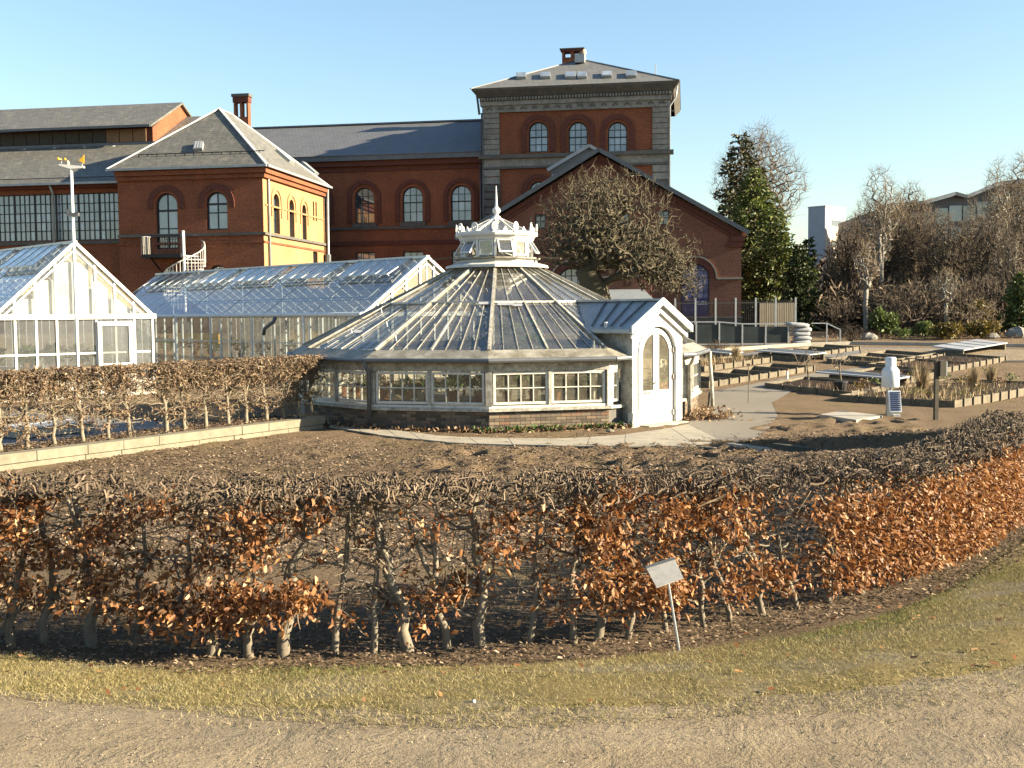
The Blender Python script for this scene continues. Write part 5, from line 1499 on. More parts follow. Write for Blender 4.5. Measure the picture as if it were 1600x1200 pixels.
    for i in range(ng+1):
        y = W*i/ng; zt = ze + s*min(y, W-y)
        MB().bar((.02, y, .5), (.02, y, max(zt-.02, ze)), .055, .07, (0, 1, 0)).build('gable_mullion', M['white'], g)
        if i < ng:
            y2 = W*(i+1)/ng
            for (za, zb) in ((.55, 1.45), (1.47, ze-.06)):
                MB().poly([(.0, y+.02, za), (.0, y2-.02, za), (.0, y2-.02, zb), (.0, y+.02, zb)]).build('gable_pane', M['glass_long'], g)
            zt2 = ze + s*min(y2, W-y2)
            pts = [(.0, y+.02, ze+.07), (.0, y2-.02, ze+.07), (.0, y2-.02, max(zt2, ze+.09))] + ([(.0, W2, zr-.03)] if y < W2 < y2 else []) + [(.0, y+.02, max(zt, ze+.09))]
            MB().poly(pts).build('gable_pane', M['glass_long'], g)
            if blinds:       # white blinds hung inside the gable, their tops in steps
                ym = (y+y2)/2; top = ze + s*min(y+.0, W-y2) - .06 if True else 0
                top = max(top, ze+.05)
                MB().box(-.16, -.13, y-.01, y2-.01, ze+.02, max(top+.05, ze+.12)).build('blind', M['shade'], g)
    MB().bar((.02, .1, 1.46), (.02, W-.1, 1.46), .05, .06).build('transom', M['alu'], g)
    for yy in (W2*.62, W2*1.38):
        if not blinds: MB().bar((.02, yy, ze+(zr-ze)*.45), (.02, W-yy, ze+(zr-ze)*.45), .05, .05).build('gable_rail', M['white'], g)
    MB().box(-L+.1, -.1, .1, W-.1, -.1, .03).build('floor', M['floor'], g)
    return g
FL = Frame(566, 38.88, 45)
lg = glasshouse(FL, 20.8, 3.0, 2.66, 4.72, 'long_glasshouse', 'long aluminium glasshouse with ridge vents behind the clipped hedge', .8, 2)
for x in (-3.2*k for k in range(7)):
    MB().tube([(x, -.30, 2.6), (x, -.30, 0)], .06, 8).build('downpipe', M['white'], lg) if abs(x) in (3.2, 12.8) else MB().tube([(x-.4, -.25, 2.6), (x-.4, -.25, 0)], .045, 7).build('support_pole', M['white'], lg)
MB().tube([(-5.2, -.2, 2.58), (-5.2, -.3, 2.4), (-5.8, -.3, 2.15), (-5.9, -.3, 1.9)], .07, 8).build('gutter_outlet', M['zinc_dark'], lg, smooth_=True)
FK = Frame(-12, 34.14, 45)
kg = glasshouse(FK, 14.0, 2.63, 2.66, 5.03, 'gabled_glasshouse', 'white framed glasshouse with blinds in its sunlit gable at the left edge', .78, 4, blinds=True)
# door in the gable
dy0, dy1 = FK.vz(152, 560)[0], FK.vz(206, 560)[0]
dr = MB(); dr.box(.05, .13, dy0, dy0+.13, 0, 2.5); dr.box(.05, .13, dy1-.13, dy1, 0, 2.5); dr.box(.05, .13, dy0+.13, dy1-.13, 2.36, 2.5); dr.box(.06, .12, dy0+.13, dy1-.13, 1.0, 1.1)
do = dr.build('door', M['white'], kg)
MB().poly([(.09, dy0+.13, 1.1), (.09, dy1-.13, 1.1), (.09, dy1-.13, 2.36), (.09, dy0+.13, 2.36)]).build('door_pane', M['glass_long'], do)
MB().box(.07, .11, dy0+.13, dy1-.13, .05, 1.0).build('door_panel', M['sheet'], do)
# benches and plants inside
def bench(fr, x0, x1, y0, y1, z, label):
    b = thing('plant_bench', label, 'bench', fr.o + fr.X*x0 + fr.Y*y0, -fr.e)
    MB().box(0, x1-x0, 0, y1-y0, z-.06, z).build('bench_top', M['timber'], b)
    for x in (.15, x1-x0-.15):
        for y in (.1, y1-y0-.1): MB().box(x-.03, x+.03, y-.03, y+.03, .03, z-.063).build('leg', M['alu'], b)
    return b
bench(FL, -19, -11, .5, 1.6, .85, 'slatted bench along the far half of the long glasshouse')
bench(FL, -10, -1.2, .5, 1.6, .85, 'slatted bench along the near half of the long glasshouse')
bench(FK, -3.2, -.5, .6, 2.0, .95, 'near bench behind the gable of the left glasshouse')
bench(FK, -3.2, -.5, 3.0, 4.4, .95, 'far bench behind the gable of the left glasshouse')
MB().box(0, 4.2, 0, .08, 0, .5).build('yellow_board', M['yellow'], None, 'long yellow board leaning inside the long glasshouse', 'board', loc=FL.o+FL.X*(-18.5)+FL.Y*2.6+Vector((0, 0, 1.35))).rotation_euler = (0, 0, -FL.e)
gr = np.random.default_rng(5)
for j in range(7):
    x = -.9-gr.uniform(0, 2.0); y = .9 + j*.52
    pl_ = thing('bench_plant', f'{["first","second","third","fourth","fifth","sixth","seventh"][j]} green plant from the left behind the gabled glasshouse wall', 'plant', FK.o + FK.X*x + FK.Y*y + Vector((0, 0, .95)), 0, 'plants in the gabled glasshouse')
    place(pot_m, 'pot', pl_)
    leaf_obj('foliage', leaf_ball(220, (0, 0, .45), (.34, .34, .30), .13, r=gr), M['leaf_pot'], pl_)
for j in range(9):
    x = -1.5 - j*2.0 - gr.uniform(0, .8)
    pl_ = thing('bench_plant', f'{["first","second","third","fourth","fifth","sixth","seventh","eighth","ninth"][j]} plant from the right on the benches of the long glasshouse', 'plant', FL.o + FL.X*x + FL.Y*1.0 + Vector((0, 0, .85)), 0, 'plants in the long glasshouse')
    place(pot_m, 'pot', pl_)
    leaf_obj('foliage', leaf_ball(130, (0, 0, .5), (.28, .28, .30), .13, r=gr), M['leaf_pot'] if j % 3 else M['leaf_hornbeam'], pl_)
# ------------------------------------------------------------------ weather mast
mp = P(119, 490, 33.6)
mast = thing('weather_mast', 'tall white pole with crossbar of yellow weather instruments before the left gable', 'mast', (mp.x, mp.y, 0))
zt_ = P(120, 261, 33.6).z
MB().tube([(0, 0, 0), (0, 0, 2.5), (0, 0, zt_)], [.055, .055, .045], 8).build('pole', M['white'], mast, smooth_=True)
xl, xr = (102-120)*33.6/FPX, (140-120)*33.6/FPX
MB().prism([(xl, zt_+.05), (0, zt_-.06), (xr, zt_-.03), (xr, zt_+.02), (xl, zt_+.09)], -.06, .06).build('crossbar', M['white'], mast)
an = MB().tube([(xl+.06, 0, zt_+.07), (xl+.06, 0, zt_+.22)], .014, 6).build('cup_anemometer', M['zinc'], mast)
for a in (0, 2.1, 4.2):
    c_ = Vector((xl+.06+.11*math.cos(a), .11*math.sin(a), zt_+.23)); MB().bar((xl+.06, 0, zt_+.23), c_, .012, .012).build('cup_arm', M['zinc'], an)
    MB().lathe([(.005, -.035), (.035, -.02), (.045, 0), (.03, .035), (.005, .05)], 8, c_).build('cup', M['yellow'], an, smooth_=True)
MB().lathe([(.04, 0), (.06, .05), (.06, .11), (.03, .16), (.005, .18)], 10, (-.10, 0, zt_+.03)).build('sensor_dome', M['cream'], mast, smooth_=True)
MB().tube([(xr-.06, 0, zt_), (xr-.06, 0, zt_+.16)], .014, 6).build('vane_stem', M['zinc'], mast)
MB().prism([(xr-.16, zt_+.20), (xr+.0, zt_+.10), (xr+.01, zt_+.36), (xr-.10, zt_+.24)], -.012, .012).build('wind_vane', M['yellow'], mast)
zb_ = P(120, 335, 33.6).z
MB().box(-.16, .18, -.07, .07, zb_-.05, zb_+.05).build('junction_box', M['zinc_dark'], mast)
MB().box(-.18, -.12, -.06, .06, zb_+.0, zb_+.14).build('junction_lamp', M['zinc_dark'], mast)

# ------------------------------------------------------------------ stone wall and its bed
WA, WB = np.array(base_pt(-90, 748, 0.0)), np.array(base_pt(509, 669, 0.0))
WDv = (WB-WA)/np.linalg.norm(WB-WA); WL = np.linalg.norm(WB-WA); WNv = np.array((-WDv[1], WDv[0]))
ang = math.atan2(WDv[1], WDv[0])
wall = thing('garden_wall', 'low wall of pale stone blocks in front of the left hedge', 'wall', (WA[0], WA[1], 0), ang)
wr = random.Random(9)
for row in range(2):
    x = -wr.uniform(0, .5)
    while x < WL:
        w = wr.uniform(.75, 1.15); a, b = max(x, 0), min(x+w, WL)
        if b-a > .1:
            j = wr.uniform(-.012, .012)
            MB().box(a+.006, b-.006, .0+j, .30, -.08+row*.185, .098+row*.185-.006).build('stone_block', M['stoneblock'], wall)
        x += w
MB().box(WL-.28, WL-.004, .31, 1.5, -.1, .27).build('stone_block', M['stoneblock'], wall)
wb = [WA + WNv*.30, WB - WDv*.02 + WNv*.30]; wb2 = [WA + WNv*1.7, WB - WDv*.02 + WNv*1.7]
bedm = MB(); nb_ = 60
for i in range(nb_+1):
    for j in range(9):
        p = wb[0]+(wb[1]-wb[0])*i/nb_ + WNv*1.4*j/8
        bedm.v.append((p[0], p[1], .245 + .03*math.sin(i*1.7+j*2.1)*math.sin(j*1.3) - (.25*((j-6)/2) if j > 6 else 0)))
for i in range(nb_):
    for j in range(8): bedm.f.append((i*9+j, (i+1)*9+j, (i+1)*9+j+1, i*9+j+1))
bedm.build('hedge_bed', M['soil'], None, 'narrow raised strip of mulch under the left hedge', 'bed', kind='structure', smooth_=True)
cpb = np.array([(*(WA + WDv*rng.uniform(0, WL) + WNv*rng.uniform(.3, 1.4)), .262+rng.uniform(0, .03)) for _ in range(9000)])
tri_cloud('wall_mulch', cpb, .045, M['chips'], 'brown chips and leaf litter under the left hedge', 'mulch', flat=True)
# paved yard behind it
loft('yard', [tuple(WA+WNv*2.0-WDv*6), tuple(WB+WNv*2.0-WDv*1)], [tuple(WA+WNv*13-WDv*6), tuple(WB+WNv*11-WDv*1)], 30, 30, .03, M['asphalt'], 'grey paved yard between hedge and glasshouses', 'yard')
yp = WB + WNv*5.0 - WDv*7.5
for k, (al, ac, w, d, h, lab) in enumerate(((-9.5, 4.2, 2.2, 1.0, .16, 'long white cold frame lying in the yard behind the hedge'), (-5.2, 4.0, 1.8, .9, .18, 'shorter white cold frame lying in the yard near the wall end'))):
    q = WB + WDv*al + WNv*ac
    f_ = thing('cold_frame', lab, 'lid', (q[0], q[1], .05), ang)
    MB().box(0, w, 0, d, 0, h).build('lid_box', M['concrete'], f_); MB().box(-.04, w+.04, -.04, d+.04, h+.003, h+.05).build('lid_sheet', M['sheet'], f_)
q = WB + WDv*-6.6 + WNv*7.2
tk = thing('water_tub', 'round white tub standing behind the left hedge', 'tub', (q[0], q[1], .04))
MB().lathe([(.42, 0), (.5, .1), (.5, .62), (.44, .7), (.40, .7), (.40, .6)], 20).build('tub_body', M['white_old'], tk, smooth_=True)
MB().lathe([(.51, .3), (.53, .32), (.51, .36)], 20).build('tub_band', M['sheet'], tk)
# ================================================================== hedges
def crook(p, d, L, n, wig, r, up=0.0, taper=.4):
    pts = [Vector(p)]; d = Vector(d).normalized()
    for i in range(n):
        d = (d + Vector((r.gauss(0, wig), r.gauss(0, wig), r.gauss(0, wig)+up))).normalized()
        pts.append(pts[-1] + d*L/n)
    return pts
def hedge_plant(name, label, cat, group, loc, ang, h, width, span, r, trunk_r, nbr, ntw, nstub, leaf_fn, leaf_size, bark, twigm, leafm, lean=0.0, fork=False, y0=-.16, band=0, band_h=.3, stub_r=1.0):
    """x along the hedge, y across it (positive to the garden side)"""
    root = thing(name, label, cat, loc, ang, group)
    tr = MB(); tw = MB(); spots = []
    tp = [Vector((r.gauss(0, .02), 0, -.08))]; n = 7
    dx = lean
    for i in range(1, n+1):
        z = h*.93*i/n
        tp.append(Vector((dx*i/n + r.gauss(0, .018), (y0+width/2)*.6*min(1, i/4) + r.gauss(0, .014), z)))
    rad = [trunk_r*1.12] + [trunk_r*(1.0-.55*i/n) for i in range(1, n+1)]
    tr.tube(tp, rad, 8)
    if fork:
        k = r.choice((3, 4)); d = r.choice((-1, 1))
        q = crook(tp[k], (d*.55, .1, .9), h*.93-tp[k].z, 5, .15, r, .15)
        tr.tube(q, [trunk_r*.6, trunk_r*.55, trunk_r*.48, trunk_r*.42, trunk_r*.36, trunk_r*.3], 6)
    def on_trunk(z):
        for i in range(n):
            if tp[i].z <= z <= tp[i+1].z: return tp[i].lerp(tp[i+1], (z-tp[i].z)/max(1e-6, tp[i+1].z-tp[i].z))
        return tp[-1].copy()
    for b in range(nbr):
        z = h*(.17 + .79*(b+r.random())/nbr)
        s = r.choice((-1, 1)); L = span*r.uniform(.55, 1.25)
        d = Vector((s, r.uniform(-.55, .55), r.uniform(-.15, .6)))
        q = crook(on_trunk(min(z, h*.9)), d, L, 5, .30, r, .06)
        for p in q:
            p.y = max(y0, min(y0+width, p.y)); p.z = min(p.z, h*.98)
        rb = r.uniform(.006, .012)*(trunk_r/.04)**.5
        tr.tube(q, [rb*1.3, rb*1.1, rb, rb*.8, rb*.65, rb*.4], 5)
        for t_ in range(ntw):
            i = r.randrange(1, 6); f = r.random()
            p = q[i-1].lerp(q[i], f)
            d2 = Vector((r.gauss(0, 1), r.gauss(-.25, .8), r.gauss(.25, .7)))
            w = crook(p, d2, r.uniform(.08, .20), 3, .35, r, .08)
            for v in w:
                v.y = max(y0-.03, min(y0+width+.02, v.y)); v.z = min(v.z, h*1.0)
            tw.tube(w, [rb*.45, rb*.38, rb*.3, rb*.18], 3, cap=False)
            spots += w[1:]
    for k in range(nstub):           # shears leave a thicket of cut stubs along the top
        x = r.uniform(-span*.62, span*.62)+lean; y = r.uniform(y0, y0+width)
        p = Vector((x, y, h*r.uniform(.91, .96)))
        w = crook(p, (r.gauss(0, .5), r.gauss(0, .5), 1), r.uniform(.035, .08), 3, .38, r, .1)
        for v in w: v.z = min(v.z, h*(1.0+r.uniform(0, .03)))
        rr_ = r.uniform(.0034, .0080)*stub_r
        tw.tube(w, [rr_*1.1, rr_, rr_*.9, rr_*.85], 4)
        if k % 3 == 0:
            w2 = crook(p, (r.gauss(0, 1), r.gauss(0, .7), r.gauss(-.1, .4)), r.uniform(.10, .22), 3, .4, r)
            for v in w2: v.y = max(y0, min(y0+width, v.y)); v.z = min(v.z, h)
            tw.tube(w2, [rr_*1.2, rr_, rr_*.8, rr_*.6], 3, cap=False); spots += w2[2:]
    for k in range(band):            # the dense clipped band under the top
        p = Vector((r.uniform(-span*.62, span*.62)+lean, r.uniform(y0, y0+width), h*(1-band_h*r.random()**1.2)))
        w = crook(p, (r.gauss(0, 1), r.gauss(0, .8), r.gauss(.2, .7)), r.uniform(.10, .24), 3, .45, r)
        for v in w: v.y = max(y0-.02, min(y0+width+.02, v.y)); v.z = min(v.z, h)
        rr_ = r.uniform(.0035, .0075)*(trunk_r/.04)**.4
        tw.tube(w, [rr_*1.2, rr_, rr_*.8, rr_*.5], 3, cap=False); spots += w[1:]
    tr.build('trunk', bark, root, smooth_=True)
    tw.build('twigs', twigm, root, kind='stuff')
    lp = leaf_fn(spots, r)
    if len(lp):
        nr = np.random.default_rng(r.randrange(1 << 30))
        out = np.zeros((len(lp), 3)); out[:,1] = -.55
        leaf_obj('leaves', leaf_faces(np.array(lp), leaf_size, nr, out=out, droop=.45, ratio=.50), leafm, root, kind='stuff')
    return root
# --- front hedge of beech
hp = resample(HEDGE, 800)
seg = np.concatenate([[0], np.cumsum(np.hypot(*np.diff(hp, axis=0).T))])
def to_px(p):
    q = CM.to_3x3().inverted() @ (Vector(p)-C0)
    return 800 + FPX*q.x/(-q.z), 600 - FPX*q.y/(-q.z)
PXs = np.array([to_px((a, b, .73))[0] if b > 1 else -1e4 for a, b in hp])
s_of = lambda px: float(np.interp(px, PXs[:760], seg[:760]))
tr_px = [-62, -22, 22, 72, 146, 205, 264, 325, 386, 441, 519, 581, 637, 695, 755, 828, 893, 938, 985, 1040, 1100, 1146, 1196, 1244, 1300, 1345, 1385, 1420, 1452, 1482, 1508, 1532, 1552, 1570, 1585, 1598, 1612, 1624]
hr = random.Random(11)
def words_ord(n):
    a = ['first','second','third','fourth','fifth','sixth','seventh','eighth','ninth','tenth','eleventh','twelfth','thirteenth','fourteenth','fifteenth','sixteenth','seventeenth','eighteenth','nineteenth']
    t_ = {2: 'twent', 3: 'thirt', 4: 'fort'}
    if n < 20: return a[n-1]
    return t_[n//10]+('ieth' if n % 10 == 0 else 'y-'+a[n % 10-1])
cnt = 0
dens_px = [(-100, .8), (100, .8), (330, .9), (470, .95), (520, .32), (600, .28), (720, .42), (880, .6), (930, 1.05), (1130, 1.0), (1175, .45), (1235, .55), (1270, 1.5), (1330, 2.1), (1480, 2.3), (1700, 2.4)]
for i, px_ in enumerate(tr_px):
    s = s_of(px_); x = float(np.interp(s, seg, hp[:,0])); y = float(np.interp(s, seg, hp[:,1]))
    x2 = float(np.interp(s+.1, seg, hp[:,0])); y2 = float(np.interp(s+.1, seg, hp[:,1])); an_ = math.atan2(y2-y, x2-x)
    prev = s_of(tr_px[max(0, i-1)]); nxt = s_of(tr_px[min(len(tr_px)-1, i+1)]); span = max(.22, (nxt-prev)/2)
    dn = float(np.interp(px_, [a for a, b in dens_px], [b for a, b in dens_px]))
    hh_ = .965 if px_ < 1000 else float(np.interp(px_, [1000, 1400, 1620], [.95, .84, .82]))
    def lf(spots, r, dn=dn, span=span, hh_=hh_):
        out = []
        if dn < 1.2:
            nc = int(round(dn*8 + r.random()))
            for c in range(nc):
                c0 = Vector((r.uniform(-span*.6, span*.6), r.uniform(-.18, .18), hh_*r.choice((r.uniform(.22, .42), r.uniform(.45, .9)))))
                for k in range(int(r.uniform(25, 90)*(.6+dn))):
                    out.append((c0.x+r.gauss(0, .075), c0.y+r.gauss(0, .07), c0.z+r.gauss(0, .05)))
            for q in spots:
                if r.random() < .16*dn and q.z < hh_*.9: out.append(tuple(q))
        else:
            for k in range(int(470*dn*span/.3)):
                z = hh_*(1-(r.random()**.75)*.88)
                if z > hh_*.86 and r.random() < .75: continue
                out.append((r.uniform(-span*.6, span*.6), -.16 + abs(r.gauss(0, .10)), z))
            for q in spots:
                if r.random() < .20 and q.z < hh_*.93: out.append(tuple(q))
        return out
    cnt += 1
    big = px_ in (146, 637, 441, 755)
    hedge_plant('beech_plant', f'{words_ord(cnt)} beech plant from the left in the front hedge' + (', thick pale trunk' if big else ''), 'hedge plant', 'beech plants of the front hedge',
                (x, y, T(x, y)-.01), an_, hh_, .72, span, hr, .036 if big else hr.uniform(.014, .029), 14, 5, int(120*span/.35), lf, .044 if px_ < 1200 else .040,
                M['bark'], M['bark_twig'], M['leaf_beech'], lean=hr.uniform(-.2, .2), fork=hr.random() < .45, band=14, band_h=.12)
# --- clipped hedge on the wall
hl = [(-40, 706), (3, 703), (45, 697), (86, 692), (130, 686), (171, 682), (203, 679), (260, 671), (289, 667), (322, 664), (356, 661), (385, 657), (416, 653), (444, 650), (466, 648), (488, 646)]
hang = ang
def lf2(spots, r):
    out = []
    for q in spots:
        p_ = .62 if q.z < .60 else (.22 if q.z < .9 else .46)
        if r.random() < p_: out.append(tuple(q))
    return out
hr2 = random.Random(4)
for i, (px_, py_) in enumerate(hl):
    d = ray(px_, py_); a = WA + WNv*.62
    t_ = ((a[0])*WNv[0] + a[1]*WNv[1])/(d.x*WNv[0] + d.y*WNv[1]); x, y = d.x*t_, d.y*t_
    hedge_plant('hornbeam_plant', f'{words_ord(i+1)} hornbeam from the left in the clipped hedge above the stone wall', 'hedge plant', 'hornbeams of the clipped hedge on the wall',
                (x, y, .25), hang, 1.44, .62, .62, hr2, hr2.uniform(.038, .052), 34, 11, 200, lf2, .058, M['bark_hedge'], M['bark_twig2'], M['leaf_hornbeam'], lean=hr2.uniform(-.08, .08), fork=True, y0=-.25, band=420, band_h=.40)

# ================================================================== bare trees, grown towards points in the crown
def grow_tree(skel, targets, r_tip, expo, nr, jitter=.12, rise=.35, spray=0, slen=.5):
    """skel: list of (pos, parent index); targets (N,3). returns MB for thick and for thin wood"""
    pos = [np.array(p, float) for p, _ in skel]; par = [q for _, q in skel]
    P_ = np.zeros((len(skel)+len(targets)*2+8, 3)); P_[:len(pos)] = pos; n = len(pos)
    root = pos[0]
    order = np.argsort(((targets-np.array(pos).mean(0))**2).sum(1) + nr.uniform(0, .2, len(targets)))
    for ti in order:
        t = targets[ti]
        D = P_[:n]-t; dist = np.sqrt((D**2).sum(1))
        cost = dist + rise*np.maximum(0, D[:,2])*1.0
        k = int(np.argmin(cost)); L = dist[k]
        if L > .12:
            m = (P_[k]+t)/2 + nr.normal(0, jitter*L, 3); m[2] += .06*L
            P_[n] = m; par.append(k); P_[n+1] = t; par.append(n); n += 2
        else:
            P_[n] = t; par.append(k); n += 1
    cntd = np.ones(n)
    kids = [[] for _ in range(n)]
    for i in range(n-1, 0, -1):
        if par[i] >= 0: cntd[par[i]] += cntd[i]; kids[par[i]].append(i)
    rad = r_tip*cntd**expo
    thick, thin = MB(), MB()
    starts = [0]
    while starts:
        i = starts.pop()
        chain = [par[i], i] if par[i] >= 0 else [i]
        while kids[i]:
            ks = sorted(kids[i], key=lambda q: -cntd[q]); starts += ks[1:]; i = ks[0]; chain.append(i)
        if len(chain) < 2: continue
        rr = [float(rad[c]) for c in chain]
        if par[chain[1]] == chain[0] and len(rr) > 1: rr[0] = min(rr[0], rr[1]*1.3)
        rr[-1] *= .6
        for c in chain[-2:]:
            d0 = P_[chain[-1]]-P_[chain[-2]]; d0 = d0/(np.linalg.norm(d0)+1e-6)
            for q in range(spray):
                d = d0*.7 + nr.normal(0, .55, 3) + np.array((0, 0, .55)); d /= np.linalg.norm(d); L = slen*nr.uniform(.4, 1.2)
                a = P_[c]; m = a + d*L*.5 + nr.normal(0, .05*L, 3)
                thin.tube([a, m, m + d*L*.5 + np.array((0, 0, .06*L))], [r_tip*.9, r_tip*.7, r_tip*.4], 3, cap=False)
        big = rr[0] > r_tip*4
        (thick if big else thin).tube([P_[c] for c in chain], rr, 6 if big else 3, cap=False)
    return thick, thin
def in_ellipsoid(n, c, rad, nr, p=.45, zcut=-1):
    d = nr.normal(size=(n*2, 3)); d /= np.linalg.norm(d, axis=1)[:,None]
    d = d[d[:,2] > zcut][:n]
    return np.array(c) + d*np.array(rad)*(nr.uniform(0, 1, len(d))**p)[:,None]
def tree(name, label, loc, thick, thin, bark, twig, group=None, rz=0, sc=1.0, cat='tree'):
    t = thing(name, label, cat, loc, rz, group); t.scale = (sc, sc, sc)
    place(thick, 'trunk', t); o = place(thin, 'crown', t); o['kind'] = 'stuff'
    return t
# the gnarled tree behind the round glasshouse
nr = np.random.default_rng(17)
TD_ = 43.0
tb = P(940, 470, TD_); tz0 = 0.6
def tp_(px, py, dy=0): q = P(px, py, TD_+dy); return (q.x-tb.x, q.y-tb.y, q.z-tz0)
sk = [((0, 0, 0), -1), (tp_(938, 478), 0), (tp_(932, 455), 1), (tp_(917, 425), 2), (tp_(912, 402), 3), (tp_(926, 372, .3), 4), (tp_(930, 335, -.2), 5), (tp_(934, 300), 6),
      (tp_(905, 372, -.6), 4), (tp_(888, 350, -.8), 8), (tp_(893, 415), 3), (tp_(868, 412, .4), 10), (tp_(848, 395, .4), 11),
      (tp_(950, 440), 2), (tp_(965, 432, -.3), 13), (tp_(990, 428, -.5), 14), (tp_(1004, 412, -.5), 15), (tp_(1040, 410, -.3), 16), (tp_(955, 392, .8), 5), (tp_(985, 375, 1.0), 18), (tp_(1015, 385, .8), 19), (tp_(955, 345, -.8), 5)]
tg = []
for c, rd, n in (((955, 345), (108, 84), 1500), ((905, 350), (80, 72), 760), ((1010, 400), (88, 54), 1050), ((1045, 425), (52, 42), 560), ((875, 390), (48, 36), 300), ((945, 300), (58, 46), 420), ((1075, 440), (28, 34), 180)):
    q = in_ellipsoid(n, (0, 0, 0), (rd[0]*TD_/FPX, 2.4*rd[0]/105+.5, rd[1]*TD_/FPX), nr, .5)
    tg.append(q + np.array(tp_(*c)))
tg = np.concatenate(tg); tg = tg[tg[:,2] > tp_(900, 478)[2]]
th, tn = grow_tree(sk, tg, .0066, .475, nr, .22, .0, 1, .28)
gt = thing('gnarled_tree', 'dense gnarled bare tree with twisted limbs before the gabled brick building', 'tree', (tb.x, tb.y, tz0))
th.build('trunk', M['bark_moss'], gt, smooth_=True); tn.build('crown', M['bark_moss'], gt, kind='stuff')
# ================================================================== trees and shrubs on the right
def conifer(h, rad, nwh, per, nl, size, r, nrg, droop=.25, top=.04, shape=1.0, bare=.08):
    tr = MB(); lv = []
    tr.tube([(0, 0, 0), (0, 0, h*.5), (0, 0, h*.97)], [h*.018, h*.011, .02], 7)
    for w in range(nwh):
        f = (w+.5)/nwh; z = h*(bare + (1-bare-.01)*f)
        R_ = rad*max(top, (1-f)**shape)*r.uniform(.75, 1.12)
        for b in range(per):
            a = 2*math.pi*(b+r.random())/per; L = R_*r.uniform(.6, 1.15)
            d = Vector((math.cos(a), math.sin(a), 0))
            pts = [Vector((0, 0, z)), Vector((0, 0, z)) + d*L*.5 + Vector((0, 0, -droop*L*.15)), Vector((0, 0, z)) + d*L + Vector((0, 0, -droop*L*.45))]
            tr.tube(pts, [.03, .02, .008], 3, cap=False)
            n = max(6, int(nl*L/rad))
            t_ = nrg.uniform(.12, 1.0, n)**.75
            q = np.array([tuple(pts[0].lerp(pts[1], min(1, u*2)) if u < .5 else pts[1].lerp(pts[2], u*2-1)) for u in t_])
            side = np.array((-d.y, d.x, 0)); wd = (1-t_*.75)*L*.30
            q = q + side[None]*(nrg.uniform(-1, 1, n)*wd)[:,None] + np.array((0, 0, 1))*(nrg.normal(0, .035*L, n)-.02*L)[:,None]
            out = np.tile(np.array(d)*.9, (n, 1)) + side[None]*nrg.uniform(-.8, .8, n)[:,None]
            lv.append(leaf_faces(q, size, nrg, out=out*1.4, droop=.35, ratio=.42))
    return tr, lv
nr = np.random.default_rng(31); cr = random.Random(31)
def gz(px, depth): q = P(px, 500, depth); return q.x, q.y, T(q.x, q.y)
def top_h(px, py, depth): return P(px, py, depth).z
def put_conifer(px, depth, pytop, rad_px, name, label, mat, group='evergreen conifers', **kw):
    x, y, z = gz(px, depth); h = top_h(px, pytop, depth)-z
    t = thing(name, label, 'tree', (x, y, z), cr.uniform(0, 6), group)
    tr, lv = conifer(h, rad_px*depth/FPX, r=cr, nrg=nr, **kw)
    tr.build('trunk', M['bark_brown'], t); leaf_obj('crown', lv, mat, t, kind='stuff')
    return t
# the big spruce: cedar-like top standing behind a full green skirt
put_conifer(1157, 76, 204, 60, 'tall_conifer', 'tall dark conifer with ragged narrow top beside the gabled building', M['needle_blue'], nwh=30, per=6, nl=70, size=.30, droop=.2, shape=.45, bare=.10, top=.2)
put_conifer(1178, 70, 258, 102, 'green_spruce', 'broad bright green spruce in front of the tall dark conifer', M['needle'], nwh=30, per=8, nl=95, size=.30, droop=.45, shape=.62, bare=.03)
put_conifer(1140, 73, 295, 44, 'tall_conifer', 'ragged dark conifer at the left shoulder of the tall one', M['needle_blue'], nwh=20, per=6, nl=60, size=.30, droop=.25, shape=.5, bare=.05, top=.15)
put_conifer(1212, 66, 332, 90, 'green_spruce', 'lower green spruce spreading behind the cream fence panel', M['needle'], nwh=22, per=8, nl=80, size=.28, droop=.5, shape=.6, bare=.02)
put_conifer(1248, 61, 380, 44, 'dark_yew', 'dense dark green conical conifer right of the cream fence panel', M['needle_dark'], nwh=22, per=8, nl=75, size=.22, droop=.1, shape=.6, bare=.02)
put_conifer(1262, 67, 370, 26, 'dark_yew', 'slim dark conifer behind the conical one near the white sacks', M['needle_dark'], nwh=18, per=7, nl=36, size=.30, droop=.1, shape=.7, bare=.02)
put_conifer(1405, 78, 372, 42, 'dark_pine', 'dark green conifer showing between bare birches', M['needle_dark'], nwh=16, per=7, nl=40, size=.45, droop=.2, shape=.6, bare=.1)
put_conifer(1596, 56, 425, 42, 'golden_conifer', 'yellow green conifer at the right edge of the picture', M['leaf_green'], nwh=16, per=8, nl=44, size=.26, droop=.05, shape=.5, bare=.02)

